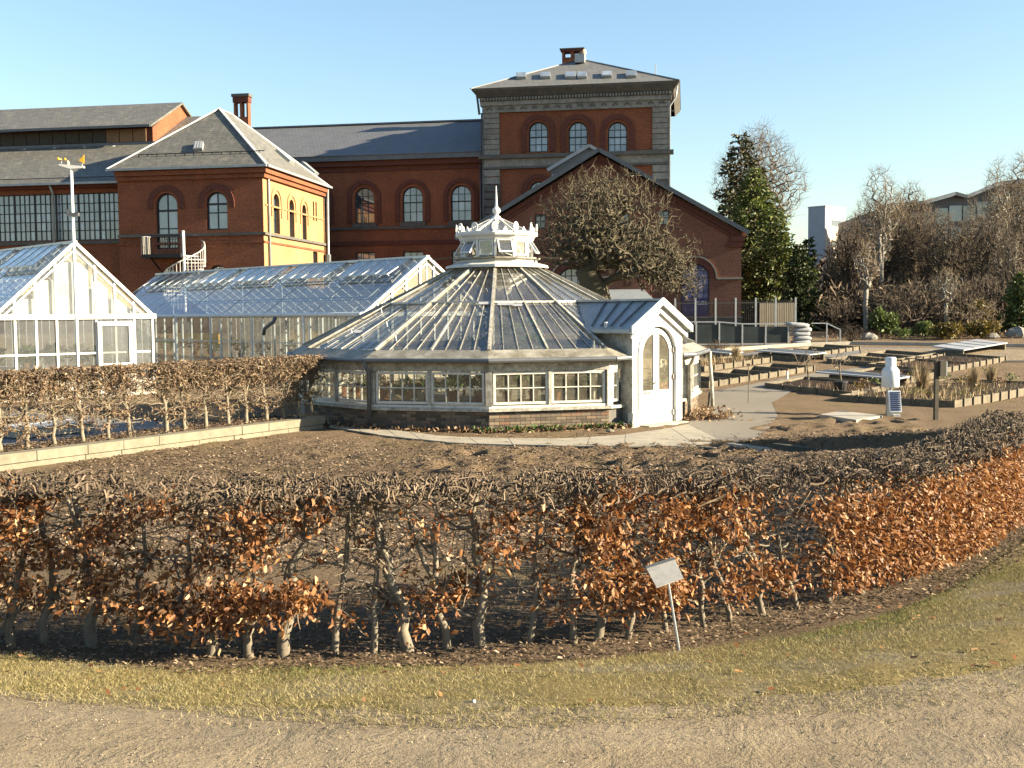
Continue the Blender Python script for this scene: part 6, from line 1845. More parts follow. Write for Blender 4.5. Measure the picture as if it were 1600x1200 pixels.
def bare_tree(px, depth, pytop, crown, n, label, name, mat, twig, group, tip=.010, expo=.42, rise=1.3, jit=.055, spray=3, stems=1, clear=.3, seed=1, yr=None):
    """crown: half width in px; leafless tree grown from its own crown points"""
    g = np.random.default_rng(seed)
    x, y, z = gz(px, depth); h = top_h(px, pytop, depth)-z; rx = crown*depth/FPX
    sk = [((0, 0, -.2), -1)]
    for s in range(stems):
        a = g.uniform(0, 6.28); sp = (0 if stems == 1 else rx*.35)
        prev = 0
        for k in range(1, 7):
            f = k/6*.9
            sk.append(((math.cos(a)*sp*f + g.normal(0, .02*h*.3), math.sin(a)*sp*f + g.normal(0, .02*h*.3), h*f), prev)); prev = len(sk)-1
    zc = h*(clear+1)/2
    tg_ = in_ellipsoid(int(n*2.1), (0, 0, zc), (rx, yr or rx*.8, h*(1-clear)/2), g, .55)
    # narrower towards the top
    f = np.clip((tg_[:,2]-h*clear)/(h*(1-clear)), 0, 1); tg_[:,:2] *= ((1.1-.55*f**2)*np.minimum(1, .35+1.4*f))[:,None]
    th_, tn_ = grow_tree(sk, tg_, tip*.85, expo, g, jit, rise, spray, h*.06)
    t = thing(name, label, 'tree', (x, y, z), 0, group)
    th_.build('trunk', M[mat], t, smooth_=True); tn_.build('crown', M[twig], t, kind='stuff')
    return t
GB = 'leafless trees on the right'
bare_tree(1185, 88, 192, 78, 900, 'tall spreading leafless tree rising behind the tall conifer', 'bare_tree', 'bark', 'bark_brown', GB, .013, seed=41, clear=.35)
bare_tree(1372, 66, 258, 40, 420, 'pale birch with forked white stems, tallest left of the modern roof', 'birch_tree', 'bark_birch', 'bark_shrub', GB, .009, stems=2, seed=42, clear=.35)
bare_tree(1352, 58, 375, 26, 160, 'small pale leafless tree with fan of upright branches on the slope', 'young_tree', 'bark_birch', 'bark_twig2', GB, .011, seed=43, clear=.42, rise=1.2)
bare_tree(1420, 72, 283, 46, 620, 'dark rounded leafless tree in the middle of the wood', 'bare_tree', 'bark_brown', 'bark_brown', GB, .010, seed=44, clear=.25, stems=2)
bare_tree(1330, 74, 335, 40, 460, 'dark twiggy leafless tree before the white building', 'bare_tree', 'bark_brown', 'bark_brown', GB, .010, seed=45, clear=.2, stems=2)
bare_tree(1470, 70, 330, 44, 520, 'spreading leafless tree right of the dark rounded one', 'bare_tree', 'bark', 'bark_brown', GB, .010, seed=46, clear=.25, stems=2)
bare_tree(1478, 55, 418, 30, 200, 'slim leaning birch with white stem on the slope', 'birch_tree', 'bark_birch', 'bark_shrub', GB, .008, seed=47, clear=.45)
bare_tree(1553, 66, 245, 26, 330, 'slender birch standing before the dark modern roof', 'birch_tree', 'bark_birch', 'bark_shrub', GB, .008, seed=48, clear=.3)
bare_tree(1590, 68, 238, 34, 520, 'tall reddish birch at the right edge', 'birch_tree', 'bark_birch', 'bark_shrub', GB, .009, seed=49, clear=.25, stems=2)
bare_tree(1530, 72, 330, 44, 560, 'broad leafless tree below the modern roof', 'bare_tree', 'bark_brown', 'bark_brown', GB, .010, seed=50, clear=.15, stems=3)
bare_tree(1515, 80, 300, 20, 160, 'thin leafless tree just left of the slender birch', 'bare_tree', 'bark', 'bark_brown', GB, .009, seed=51, clear=.35)
bare_tree(1578, 60, 360, 44, 620, 'dense twiggy leafless tree low at the right edge', 'bare_tree', 'bark', 'bark_brown', GB, .009, seed=52, clear=.1, stems=3)
bare_tree(1300, 70, 400, 30, 300, 'small leafless tree beside the dark conifers', 'bare_tree', 'bark_brown', 'bark_brown', GB, .009, seed=53, clear=.15, stems=2)
for k, (px_, d_, yt_, w_, lab) in enumerate(((1400, 70, 300, 34, 'upright leafless tree right of the forked birch'), (1445, 75, 305, 40, 'leafless tree behind the middle of the wood'), (1500, 68, 345, 38, 'leafless tree under the left end of the modern roof'),
        (1540, 64, 335, 36, 'twiggy leafless tree in front of the modern wall'), (1570, 74, 290, 36, 'tall leafless tree reaching above the modern roof'), (1605, 64, 300, 36, 'leafless tree cut by the right edge of the picture'), (1345, 80, 320, 34, 'thin leafless tree beside the far white building'), (1315, 78, 350, 30, 'low leafless tree in front of the far white building'))):
    bare_tree(px_, d_, yt_, w_, 420, lab, 'bare_tree', 'bark_brown', 'bark_brown' if k % 2 else 'bark_shrub', GB, .0105, seed=80+k, clear=.18, stems=2)
# twiggy shrubs
def shrub_mesh(seed, n=420):
    g = np.random.default_rng(seed); sk = [((0, 0, 0), -1)]
    for s in range(7):
        a = g.uniform(0, 6.28); prev = 0
        for k in (1, 2, 3):
            sk.append(((math.cos(a)*.16*k+g.normal(0, .03), math.sin(a)*.16*k+g.normal(0, .03), .22*k), prev)); prev = len(sk)-1
    tg_ = in_ellipsoid(n, (0, 0, .55), (.75, .75, .5), g, .5); tg_ = tg_[tg_[:,2] > .12]
    a, b = grow_tree(sk, tg_, .0042, .40, g, .08, .9, 2, .14)
    return a, b
SM_ = []
for k in range(3):
    a, b = shrub_mesh(60+k); SM_.append((a.mesh('stems', M['bark_brown']), b.mesh('twigs', M[('bark_shrub', 'bark_brown', 'bark_twig')[k]])))
shr = [(1305, 60, 1.9, 1, 'brown shrub left of the small fan shaped tree'), (1335, 62, 2.3, 0, 'tall brown shrub behind the small fan shaped tree'), (1398, 60, 2.4, 1, 'brown shrub behind the green rhododendron'),
       (1420, 56, 2.6, 2, 'large tan shrub in the middle of the slope'), (1448, 57, 2.8, 0, 'large tan shrub left of the leaning birch'), (1455, 60, 2.4, 1, 'grey brown shrub behind the tan ones'),
       (1500, 57, 2.4, 2, 'twiggy shrub right of the leaning birch'), (1530, 60, 2.9, 0, 'tall brown shrub behind the orange green bush'), (1555, 58, 3.0, 1, 'tall grey shrub near the right edge'),
       (1585, 62, 3.4, 2, 'tall shrub behind the golden conifer'), (1375, 65, 3.0, 0, 'tall brown thicket behind the slope'), (1495, 66, 3.6, 0, 'tall brown thicket under the bare trees'), (1545, 67, 3.8, 1, 'high grey thicket under the modern roof'),
       (1290, 64, 2.4, 2, 'brown shrub against the dark conifers'), (1425, 68, 3.4, 1, 'high brown thicket in the middle distance'), (1610, 60, 3.2, 0, 'brown thicket cut by the right edge'),
       (1330, 50.8, .9, 2, 'small reddish brown shrub near the kerb'), (1522, 54, 1.9, 0, 'tan twiggy bush under the orange green bush'), (1120, 45, .7, 2, 'dry straw coloured bush by the glasshouse corner')]
for k, (px_, d_, s_, v, lab) in enumerate(shr):
    x, y, z = gz(px_, d_)
    t = thing('bare_shrub', lab, 'shrub', (x, y, z-.05), cr.uniform(0, 6), 'leafless shrubs'); t.scale = (s_*cr.uniform(.9, 1.15), s_*cr.uniform(.9, 1.15), s_*.95)
    place(SM_[v][0], 'stems', t); o = place(SM_[v][1], 'twigs', t); o['kind'] = 'stuff'
# the undergrowth at the foot of the wood reads as one mass
xx = nr.uniform(0, 1, 42000); py_r = P(1270, 500, 1); 
def mass(n, px0, px1, d0, d1, hgt, size, mat, name, label):
    pxs = nr.uniform(px0, px1, n); ds = nr.uniform(d0, d1, n)
    X = (pxs-800)/FPX*ds; Z = Tn(X, ds)
    hh = hgt*np.clip(.6+.5*vnoise(X, ds, .8, 4), .1, 1.3)
    p = np.stack([X, ds, Z + nr.uniform(0, 1, n)**1.3*hh], -1)
    return leaf_obj(name, leaf_faces(p, size, nr, ratio=.12), mat, None, label, 'undergrowth', 'stuff')
mass(26000, 1255, 1640, 60, 84, 3.0, .7, M['bark_twig'], 'undergrowth', 'tangle of brown twigs and brush between the trees')
mass(9000, 1255, 1640, 78, 92, 6.0, .9, M['bark_twig'], 'far_undergrowth', 'far grey brown brushwood behind the slope')
mass(5000, 1290, 1600, 51.5, 60, .22, .16, M['leaf_hornbeam'], 'leaf_litter', 'dead leaves and low growth on the slope')
# leafy bushes
def bush(px, depth, w_px, h_px, mat, name, label, n=1500, size=.16):
    x, y, z = gz(px, depth); w = w_px*depth/FPX; h = h_px*depth/FPX
    t = thing(name, label, 'shrub', (x, y, z), 0, 'evergreen bushes'); vs = []
    for k in range(9):
        a = cr.uniform(0, 6.28); rr = cr.uniform(.1, .62); c_ = (math.cos(a)*rr*w, math.sin(a)*rr*w*.7, h*cr.uniform(.35, .72))
        vs.append(leaf_ball(n//9, c_, (w*.42, w*.36, h*.28), size, r=nr))
    leaf_obj('foliage', vs, mat, t, kind='stuff')
    st_ = MB()
    for k in range(6):
        a = cr.uniform(0, 6.28); st_.tube([(0, 0, 0), (math.cos(a)*w*.2, math.sin(a)*w*.2, h*.3), (math.cos(a)*w*.4, math.sin(a)*w*.4, h*.6)], [.03, .02, .01], 5)
    st_.build('stems', M['bark_brown'], t)
    return t
bush(1378, 54, 27, 46, M['leaf_green'], 'rhododendron', 'rounded pale green rhododendron on the slope', 1300, .17)
bush(1520, 55, 32, 58, M['leaf_olive'], 'mahonia_bush', 'orange green bush in the sun near the right edge', 1500, .15)
bush(1475, 51.5, 40, 26, M['leaf_olive'], 'low_juniper', 'low spreading yellow green juniper near the kerb', 1500, .14)
bush(1445, 53, 22, 26, M['leaf_green'], 'low_evergreen', 'low green bush left of the juniper', 900, .13)
bush(1535, 52, 28, 30, M['leaf_olive'], 'low_juniper', 'olive juniper right of the spreading one', 1000, .14)
bush(1410, 52.5, 16, 18, M['leaf_green'], 'low_evergreen', 'small green ground bush beside the rhododendron', 500, .12)
for k, (px_, d_, s_, lab) in enumerate(((1358, 52.0, .38, 'grey boulder below the small fan shaped tree'), (1590, 52.5, .55, 'large boulder at the right edge by the road'), (1550, 52.0, .33, 'pale boulder beside the junipers'))):
    x, y, z = gz(px_, d_); mb = MB(); mb.lathe([(.05, 0), (s_, .1*s_), (s_*1.05, s_*.4), (s_*.7, s_*.85), (.05, s_)], 9)
    mb.v = [(a*(1+cr.uniform(-.12, .12)), b*(1+cr.uniform(-.12, .12)), c*(1+cr.uniform(-.1, .1))) for a, b, c in mb.v]
    mb.build('boulder', M['stone'], None, lab, 'boulder', 'boulders on the slope', loc=(x, y, z-.05))
# bare twigs of climbers in front of the pavilion
sb = P(440, 440, 60)
a, b = shrub_mesh(71, 300)
for k, (px_, d_, s_, lab) in enumerate(((400, 60, 4.1, 'bare climber twigs at the pavilion corner'), (455, 62, 3.9, 'bare bush below the sunlit pavilion wall'), (560, 70, 3.8, 'bare bush under the windows of the brick wing'))):
    x, y, z = gz(px_, d_); t = thing('bare_shrub', lab, 'shrub', (x, y, .6), k*1.3, 'leafless shrubs'); t.scale = (s_*.55, s_*.45, s_*.85)
    place(SM_[0][0], 'stems', t); o = place(SM_[0][1], 'twigs', t); o['kind'] = 'stuff'
# ------------------------------------------------------------------ far buildings
M['far_white'] = m_plain('far_white_wall', (0.55, 0.50, 0.43), 0.7, 0, 0.06, .3); M['far_dark'] = m_plain('far_dark_wall', (0.10, 0.105, 0.11), 0.6, 0, 0.1, .3); M['far_shade_grey'] = m_plain('far_shaded_grey_wall', (0.34, 0.36, 0.40), 0.7, 0, 0.08, .3)
fc = P(1288.5, 490, 140)
wb_ = thing('white_office_block', 'far white cubic building behind the bare trees', 'building', (fc.x, fc.y, 0), R(45))
zt = P(1288, 324, 140).z
MB().box(0, 5.0, .02, 2.4, -1, zt).build('wall', M['far_white'], wb_)
MB().box(-.08, -.004, .0, 2.4, -1, zt+.05).build('wall', M['far_shade_grey'], wb_)  # left side of the white block, its shade put into a grey-blue colour
MB().box(-.1, 5.1, -.05, 2.45, zt+.052, zt+.25).build('parapet', M['far_shade_grey'], wb_)
for k in range(4):
    z = zt-2.2-k*2.6
    if z > 4: MB().box(1.6, 4.7, -.04, .015, z, z+.7).build('window_strip', M['glass_dark'], wb_)
FM = Frame(1380, 120, 4)
mo = FM.thing('modern_hall', 'far grey modern building with long sloping glass roof at the right', 'building')
def mz(px, py): return FM.uz(px, py)
prof = [mz(1375, 326), mz(1440, 320), mz(1490, 306), mz(1508, 311), mz(1560, 290), mz(1600, 285), mz(1680, 283)]
base = [(prof[-1][0], -1), (prof[0][0], -1)]
MB().prism([(x, z) for x, z in base[::-1]] + [(x, z) for x, z in prof[::-1]], 0, 20).build('wall', M['far_dark'], mo)
for i in range(len(prof)-1):
    (xa, za), (xb, zb) = prof[i], prof[i+1]
    MB().bar((xa, -.3, za+.2), (xb, -.3, zb+.2), .8, .35).build('roof_edge', M['zinc'] if i % 2 else M['zinc_dark'], mo)
for i in range(14):
    xa = prof[0][0] + (prof[-1][0]-prof[0][0])*i/14; xb = prof[0][0] + (prof[-1][0]-prof[0][0])*(i+.9)/14
    zt_i = min(np.interp(xa, [p[0] for p in prof], [p[1] for p in prof]), np.interp(xb, [p[0] for p in prof], [p[1] for p in prof]))
    for j in range(2):
        z1_ = zt_i-.8-j*2.4
        if z1_ > 4: MB().box(xa, xb, -.12, -.005, z1_-1.7, z1_).build('glass_panel', M['glass_dark'], mo)

# ================================================================== fences, sacks
fd = 55.0
def fpt(px, depth, dz=0.0): q = P(px, 500, depth); return Vector((q.x, q.y, T(q.x, q.y)+dz))
pf = thing('picket_fence', 'black iron picket fence in front of the gabled building corner', 'fence', fpt(1055, 56))
o_ = Vector(pf.location); a_, b_ = fpt(1055, 56)-o_, fpt(1243, 56.5)-o_
npk = 66; zt_f = P(1150, 469, 56.2).z - o_.z
for k in range(npk+1):
    p = a_.lerp(b_, k/npk); post = k % 11 == 0
    MB().bar((p.x, p.y, p.z-.1), (p.x, p.y, zt_f+(.12 if post else 0)), .09 if post else .025, .06 if post else .025, (0, 1, 0)).build('post' if post else 'picket', M['steel'] if post else M['iron'], pf)
for z in (.25, zt_f-.14): MB().bar(a_+Vector((0, 0, z if z < 1 else z-0)), Vector((b_.x, b_.y, a_.z+z)), .04, .05).build('rail', M['iron'], pf)
cp_ = thing('cream_panel', 'cream coloured board panel behind the picket fence', 'panel', fpt(1187, 57.2))
wv = (fpt(1243, 57.2)-Vector(cp_.location)); hp_ = P(1215, 472, 57.2).z-cp_.location.z
for k in range(6):
    p, q = wv*(k/6), wv*((k+.97)/6)
    MB().bar((p.x, p.y, hp_/2), (q.x, q.y, hp_/2), .05, hp_, (0, 0, 1)).build('board', M['cream'], cp_)
# ramp balustrade with dark sheeting
gbal = thing('ramp_balustrade', 'galvanised balustrade with dark glazed panels beside the ramp', 'railing', fpt(1074, 49.0))
o_ = Vector(gbal.location)
pxs = [1074, 1088, 1124, 1160, 1196.5, 1232]
tops = [P(k, 503 + (0 if k < 1160 else 3), 49.0).z for k in pxs]
for i, k in enumerate(pxs):
    p = fpt(k, 49.0)-o_; MB().bar(p, (p.x, p.y, tops[i]-o_.z), .06, .06, (0, 1, 0)).build('post', M['steel'], gbal)
    if i:
        q = fpt(pxs[i-1], 49.0)-o_
        MB().bar((q.x, q.y, tops[i-1]-o_.z), (p.x, p.y, tops[i]-o_.z), .05, .05).build('handrail', M['steel'], gbal)
        MB().bar((q.x, q.y, q.z+.06), (p.x, p.y, p.z+.06), .04, .05).build('rail', M['steel'], gbal)
        d_ = (p-q).normalized()*.04
        MB().poly([(q.x+d_.x, q.y+.02, q.z+.10), (p.x-d_.x, p.y+.02, p.z+.10), (p.x-d_.x, p.y+.02, tops[i]-o_.z-.12), (q.x+d_.x, q.y+.02, tops[i-1]-o_.z-.12)]).build('panel', M['tarp'], gbal)
rail2 = thing('end_handrail', 'thin steel handrail sloping down right of the white sacks', 'railing', fpt(1268, 49.5))
o_ = Vector(rail2.location)
ps = [(1268, 505, 0), (1292, 505, 1), (1313, 515, 1)]
for i, (k, yt, post) in enumerate(ps):
    p = fpt(k, 49.5)-o_; zt__ = P(k, yt, 49.5).z-o_.z
    if post: MB().bar(p, (p.x, p.y, zt__), .05, .05, (0, 1, 0)).build('post', M['steel'], rail2)
    if i:
        q = fpt(ps[i-1][0], 49.5)-o_; MB().bar((q.x, q.y, P(ps[i-1][0], ps[i-1][1], 49.5).z-o_.z), (p.x, p.y, zt__), .045, .045).build('handrail', M['steel'], rail2)
# dark sheet hanging over the end post, sacks beside it
sk_ = fpt(1252, 49.2)
names = ['lowest white sack of the pile by the ramp', 'second white sack from the bottom by the ramp', 'third white sack from the bottom by the ramp', 'fourth white sack from the bottom by the ramp', 'topmost white sack slumped over the pile by the ramp']
for k in range(5):
    w, h = (.40, .19) if k < 4 else (.50, .20)
    mb = MB(); ring = []
    sq = lambda v: math.copysign(abs(v)**.45, v)
    mb.lathe([(.03, 0), (.86, .01), (.98, h*.25), (1.0, h*.5), (.97, h*.78), (.84, h*.98), (.03, h*1.02)], 24)
    mb.v = [(sq(x/max(.03, math.hypot(x, y)))*math.hypot(x, y)*w*(1+.05*math.sin(9*y+k)), sq(y/max(.03, math.hypot(x, y)))*math.hypot(x, y)*w*.72, z*(1+.12*math.sin(4*x+2*k)) + (.10*max(0, -x) if k == 4 else 0)) for x, y, z in mb.v]
    mb.build('sack', M['sheet'], None, names[k], 'sack', 'white sacks by the ramp', loc=(sk_.x+(.03 if k % 2 else -.02)-(.18 if k == 4 else 0), sk_.y, sk_.z+k*.19), smooth_=True)

# ================================================================== timber beds
U = Vector((.73, .68, 0)).normalized(); V = Vector((-.68, .73, 0)).normalized()
bang = math.atan2(U.y, U.x)
M['bed_soil'] = m_plain('dark_bed_soil', (0.035, 0.026, 0.019), 0.95, 0, 0.6, 5.0, 0.1, 1.0)
def bed(px, py, lu, lv, hgt, ndiv, name, label, post=.55, lid=None, soil=.55):
    c = G(px, py)
    b = thing(name, label, 'garden bed', (c.x, c.y, c.z), bang, 'timber edged garden beds')
    sl_u = (T(*(c+U*lu)[:2])-c.z)/lu; sl_v = (T(*(c+V*lv)[:2])-c.z)/lv
    def zz(u, v): return sl_u*u + sl_v*v
    def board(u0, v0, u1, v1):
        MB().add([(u0, v0, zz(u0, v0)-.05), (u1, v1, zz(u1, v1)-.05), (u1, v1, zz(u1, v1)+hgt), (u0, v0, zz(u0, v0)+hgt)] +
                 [(x+(.05 if v0 != v1 else 0), y+(.05 if u0 != u1 else 0), z) for x, y, z in ((u0, v0, zz(u0, v0)-.05), (u1, v1, zz(u1, v1)-.05), (u1, v1, zz(u1, v1)+hgt), (u0, v0, zz(u0, v0)+hgt))],
                 [(0,1,2,3), (7,6,5,4), (3,2,6,7), (0,3,7,4), (1,5,6,2), (0,4,5,1)]).build('board', M['timber'], b)
    board(0, 0, lu, 0); board(0, lv, lu, lv); board(0, .052, 0, lv-.002); board(lu-.05, .052, lu-.05, lv-.002)
    for k in range(1, ndiv): board(lu*k/ndiv, .052, lu*k/ndiv, lv-.002)
    n = int(lu/post)
    for k in range(n+1):
        u = min(lu-.02, lu*k/max(n, 1)); MB().box(u-.03, u+.03, -.045, -.003, zz(u, 0)-.05, zz(u, 0)+hgt+.04).build('peg', M['timber'], b)
    m2 = int(lv/post)
    for k in range(1, m2):
        v = lv*k/m2; MB().box(-.045, -.003, v-.03, v+.03, zz(0, v)-.05, zz(0, v)+hgt+.03).build('peg', M['timber'], b)
    s_ = MB(); nu = 8
    for i in range(nu+1):
        for j in range(4):
            u, v = .04+(lu-.08)*i/nu, .06+(lv-.08)*j/3; s_.v.append((u, v, zz(u, v)+hgt*soil+.02*math.sin(i*2.3+j*1.7)))
    for i in range(nu):
        for j in range(3): s_.f.append((i*4+j, (i+1)*4+j, (i+1)*4+j+1, i*4+j+1))
    s_.build('bed_soil', M['bed_soil'], b)
    return b, zz
gl = lambda a, b_: (G(*a)-G(*b_)).length
bedA, zA = bed(1107, 606, 6.2, 1.7, .18, 5, 'timber_bed', 'long timber bed with five dark bays nearest the glasshouse', soil=.12)
bedB, zB = bed(1100, 581, 4.2, 1.6, .19, 3, 'timber_bed', 'timber bed with dry stems behind the nearest row')
bedB2, _ = bed(1240, 563, 5.0, 1.6, .18, 4, 'timber_bed', 'far timber bed next to the white sheet', soil=.15)
bedC, zC = bed(1330, 621, 2.3, 3.0, .17, 1, 'timber_bed', 'square timber bed with two saplings left of the white gauge')
bedC2, _ = bed(1394, 604, 3.0, 2.2, .20, 1, 'timber_bed', 'timber bed directly behind the white gauge')
bedD, zD = bed(1490, 637, 7.0, 3.4, .18, 1, 'timber_bed', 'large timber bed with dry grasses at the right')
bedE, _ = bed(1385, 575, 4.5, 2.4, .17, 3, 'timber_bed', 'far timber bed beyond the tarmac path', soil=.2)
bedF, _ = bed(1465, 585, 5.5, 2.6, .18, 2, 'timber_bed', 'timber bed behind the wooden post')
# dry stems and small plants in them
def stems(bed_obj, lu, lv, n, hmax, mat, name, label, grass=True, u0=0.1, v0=.1):
    p = np.stack([nr.uniform(u0, lu, n), nr.uniform(v0, lv, n), np.full(n, .1)], -1)
    a = nr.normal(0, .28, (n, 2)); L = nr.uniform(.3, 1, n)*hmax
    tip = p + np.stack([a[:,0]*L, a[:,1]*L, L], -1); w = np.stack([nr.normal(size=n), nr.normal(size=n), np.zeros(n)], -1)*.010
    v = np.stack([p-w, p+w, tip], 1).reshape(-1, 3)
    c = bed_obj
    o = bpy.data.objects.new(name, np_mesh(name, v, np.arange(3*n).reshape(-1, 3), mat, 3)); COL.objects.link(o)
    o.location = c.location; o.rotation_euler = c.rotation_euler
    return tag(o, label, 'plant', None, 'stuff')
stems(bedB, 4.0, 1.4, 900, .55, M['straw'], 'dry_grass', 'dry straw stems in the bed behind the nearest row')
stems(bedD, 6.6, 3.2, 1500, .40, M['straw'], 'dry_grass', 'dry pale stems in the large right bed')
stems(bedC, 2.1, 2.8, 500, .30, M['leaf_hornbeam'], 'dead_perennials', 'brown dead perennials in the square bed')
stems(bedF, 5.2, 2.4, 700, .40, M['leaf_hornbeam'], 'dead_perennials', 'brown dead stems behind the wooden post')
stems(bedE, 4.2, 2.2, 300, .3, M['leaf_hornbeam'], 'dead_perennials', 'sparse brown stems in the far bed')
for k, (px_, py_, h, lab) in enumerate(((1441, 618, .95, 'tall clump of straw coloured grass left of the wooden post'), (1520, 612, .75, 'rounded clump of dry grass in the large right bed'), (1548, 600, .5, 'small clump of dry grass in the large right bed'), (1150, 566, .6, 'clump of pale grass by the glasshouse corner'))):
    c = G(px_, py_); t = thing('grass_clump', lab, 'grass', (c.x, c.y, c.z+.1), 0, 'dry grass clumps'); n = 260
    a = nr.uniform(0, 6.28, n); rr_ = nr.uniform(0, .1, n); le = nr.uniform(.05, .45, n)*h; L = h*nr.uniform(.5, 1.1, n)
    p = np.stack([np.cos(a)*rr_, np.sin(a)*rr_, np.zeros(n)], -1); tip = p + np.stack([np.cos(a)*le, np.sin(a)*le, L], -1); w = np.stack([-np.sin(a), np.cos(a), np.zeros(n)], -1)*.011
    o = bpy.data.objects.new('stems', np_mesh('stems', np.stack([p-w, p+w, tip], 1).reshape(-1, 3), np.arange(3*n).reshape(-1, 3), M['straw'], 3)); COL.objects.link(o); o.parent = t; o['kind'] = 'stuff'
gz_ = np.random.default_rng(77)
pl_px = [(1350, 607), (1365, 606), (1340, 612), (1420, 611), (1432, 622), (1446, 628), (1462, 627), (1505, 626), (1530, 617), (1560, 606), (1580, 598), (1500, 603), (1518, 594), (1545, 588), (1425, 596), (1400, 590), (1475, 596), (1380, 598)]
for k, (px_, py_) in enumerate(pl_px):
    c = G(px_, py_); t = thing('small_perennial', f'{words_ord(k+1)} low leafy perennial among the right hand timber beds', 'plant', (c.x, c.y, c.z+.1), 0, 'low perennials in the right hand beds')
    leaf_obj('foliage', leaf_ball(70, (0, 0, .10), (.20, .20, .10), .08, r=gz_), M[('leaf_hornbeam', 'leaf_green', 'leaf_olive')[k % 3]], t)
def sapling(px, py, pytop, lab, seed):
    c = G(px, py); h = P(px, pytop, c.y).z-c.z; g = np.random.default_rng(seed)
    sk = [((0, 0, 0), -1)] + [((.03*math.sin(k*1.3), .02*math.cos(k), h*.75*k/5), k-1) for k in range(1, 6)]
    tg_ = in_ellipsoid(70, (0, 0, h*.74), (h*.36, h*.3, h*.27), g, .7)
    a, b = grow_tree(sk, tg_, .0045, .36, g, .15, .5)
    t = thing('sapling', lab, 'tree', (c.x, c.y, c.z), 0, 'saplings in the beds')
    a.build('trunk', M['bark_hedge'], t); b.build('crown', M['bark_twig2'], t, kind='stuff')
sapling(1262, 613, 536, 'taller bare sapling left of the square timber bed', 3)
sapling(1313, 614, 545, 'shorter bare sapling standing in the square timber bed', 4)
pc = G(1313, 616)
pt = thing('plant_tub', 'black plastic pot around the shorter sapling', 'pot', (pc.x, pc.y, pc.z+.02)); MB().lathe([(.15, 0), (.2, .34), (.22, .34), (.22, .38), (.19, .38)], 12).build('pot_body', M['iron'], pt); MB().lathe([(.02, .33), (.185, .33), (.185, .34)], 12).build('pot_soil', M['bed_soil'], pt)
# white sheets over frames
def sheet(px, py, lu, lv, lab, h=.34):
    c = G(px, py); f = thing('frame_cover', lab, 'cover', (c.x, c.y, c.z), bang, 'white covers over frames')
    s1 = T(*(c+U*lu)[:2])-c.z
    MB().add([(0, 0, h), (lu, 0, h+s1), (lu, lv, h+s1+.12), (0, lv, h+.12), (0, 0, h-.05), (lu, 0, h+s1-.05), (lu, lv, h+s1+.07), (0, lv, h+.07)], [(0,1,2,3), (7,6,5,4), (0,4,5,1), (1,5,6,2), (2,6,7,3), (3,7,4,0)]).build('cover_sheet', M['sheet'], f)
    for k in range(1, 4): MB().bar((lu*k/4, 0, h+s1*k/4+.012), (lu*k/4, lv, h+s1*k/4+.132), .03, .02).build('cover_rib', M['zinc'], f)
    MB().box(.05, .12, .05, lv-.05, -.05, h-.06).build('support', M['timber'], f); MB().box(lu-.12, lu-.05, .05, lv-.05, s1-.05, h+s1-.06).build('support', M['timber'], f)
sheet(1265, 566, 1.2, 2.5, 'white sheet covering the far frame behind the nearest bed', .3)
sheet(1400, 606, .9, 2.9, 'long white cover over the frame left of the white gauge', .30)
sheet(1506, 560, 4.0, 1.3, 'white glazed frame cover at the right edge', .35)
sheet(1140, 562, .9, 2.0, 'small white cover next to the glasshouse corner', .25)
# ------------------------------------------------------------------ instruments and posts
c = G(1396, 649)
rg = thing('rain_gauge', 'white bottle shaped gauge on a thin post behind the solar panel box', 'gauge', (c.x, c.y+.25, c.z))
D = c.y+.25
zb0, zb1, zb2, zt0 = P(1394, 605, D).z-c.z, P(1394, 580, D).z-c.z, P(1394, 573, D).z-c.z, P(1394, 558, D).z-c.z
rw = 13.5*D/FPX; rn_ = 8*D/FPX
MB().lathe([(rw*.9, zb0), (rw, zb0+.02), (rw, zb1), (rw*.92, zb1+.04), (rn_*1.08, zb2), (rn_, zb2+.02), (rn_, zt0-.02), (rn_*.85, zt0), (rn_*.5, zt0)], 24).build('gauge_body', M['grey_plastic'], rg, smooth_=True)
MB().tube([(0, 0, 0), (0, 0, zb0)], .04, 8).build('gauge_post', M['steel'], rg)
sb_ = thing('solar_box', 'small grey box with tilted solar panel below the white gauge', 'instrument', (c.x, c.y, c.z), R(-4))
hh = P(1398, 610, c.y).z-c.z; ww = 20*c.y/FPX
MB().prism([(-ww/2, 0), (ww*.42, 0), (ww*.42, hh*.96), (-ww/2+.02, hh)], -.02, .16).build('box_body', M['zinc'], sb_)
MB().add([(-ww*.42, -.16, .10), (ww*.52, -.16, .10), (ww*.47, -.035, hh), (-ww*.47, -.035, hh), (-ww*.42, -.13, .09), (ww*.52, -.13, .09), (ww*.47, -.0, hh-.01), (-ww*.47, -.0, hh-.01)], [(0,1,2,3), (7,6,5,4), (0,4,5,1), (1,5,6,2), (2,6,7,3), (3,7,4,0)]).build('panel_frame', M['grey_plastic'], sb_)
M['cell'] = m_plain('solar_cell', (0.045, 0.055, 0.11), 0.25, 0, 0.2)
for k in range(9):
    f0, f1 = .06+.9*k/9, .06+.9*(k+.78)/9
    def pp_(f, s): return (ww*(.39*s)+ww*.035, -.164+.125*f-.004, .10+(hh-.10)*f)
    MB().poly([pp_(f0, -1), pp_(f0, 1), pp_(f1, 1), pp_(f1, -1)]).build('solar_cell', M['cell'], sb_)
MB().box(-ww*.25, ww*.3, -.30, -.14, -.02, .05).build('foot', M['white_old'], sb_)
c = G(1462, 656); hh = P(1460, 563, c.y).z-c.z
wp = thing('wooden_post', 'dark square wooden post with a box near its top', 'post', (c.x, c.y, c.z), R(8))
MB().box(-.045, .045, -.045, .045, -.1, hh).build('post_shaft', M['timber_dark'], wp)
hb = P(1460, 588, c.y).z-c.z
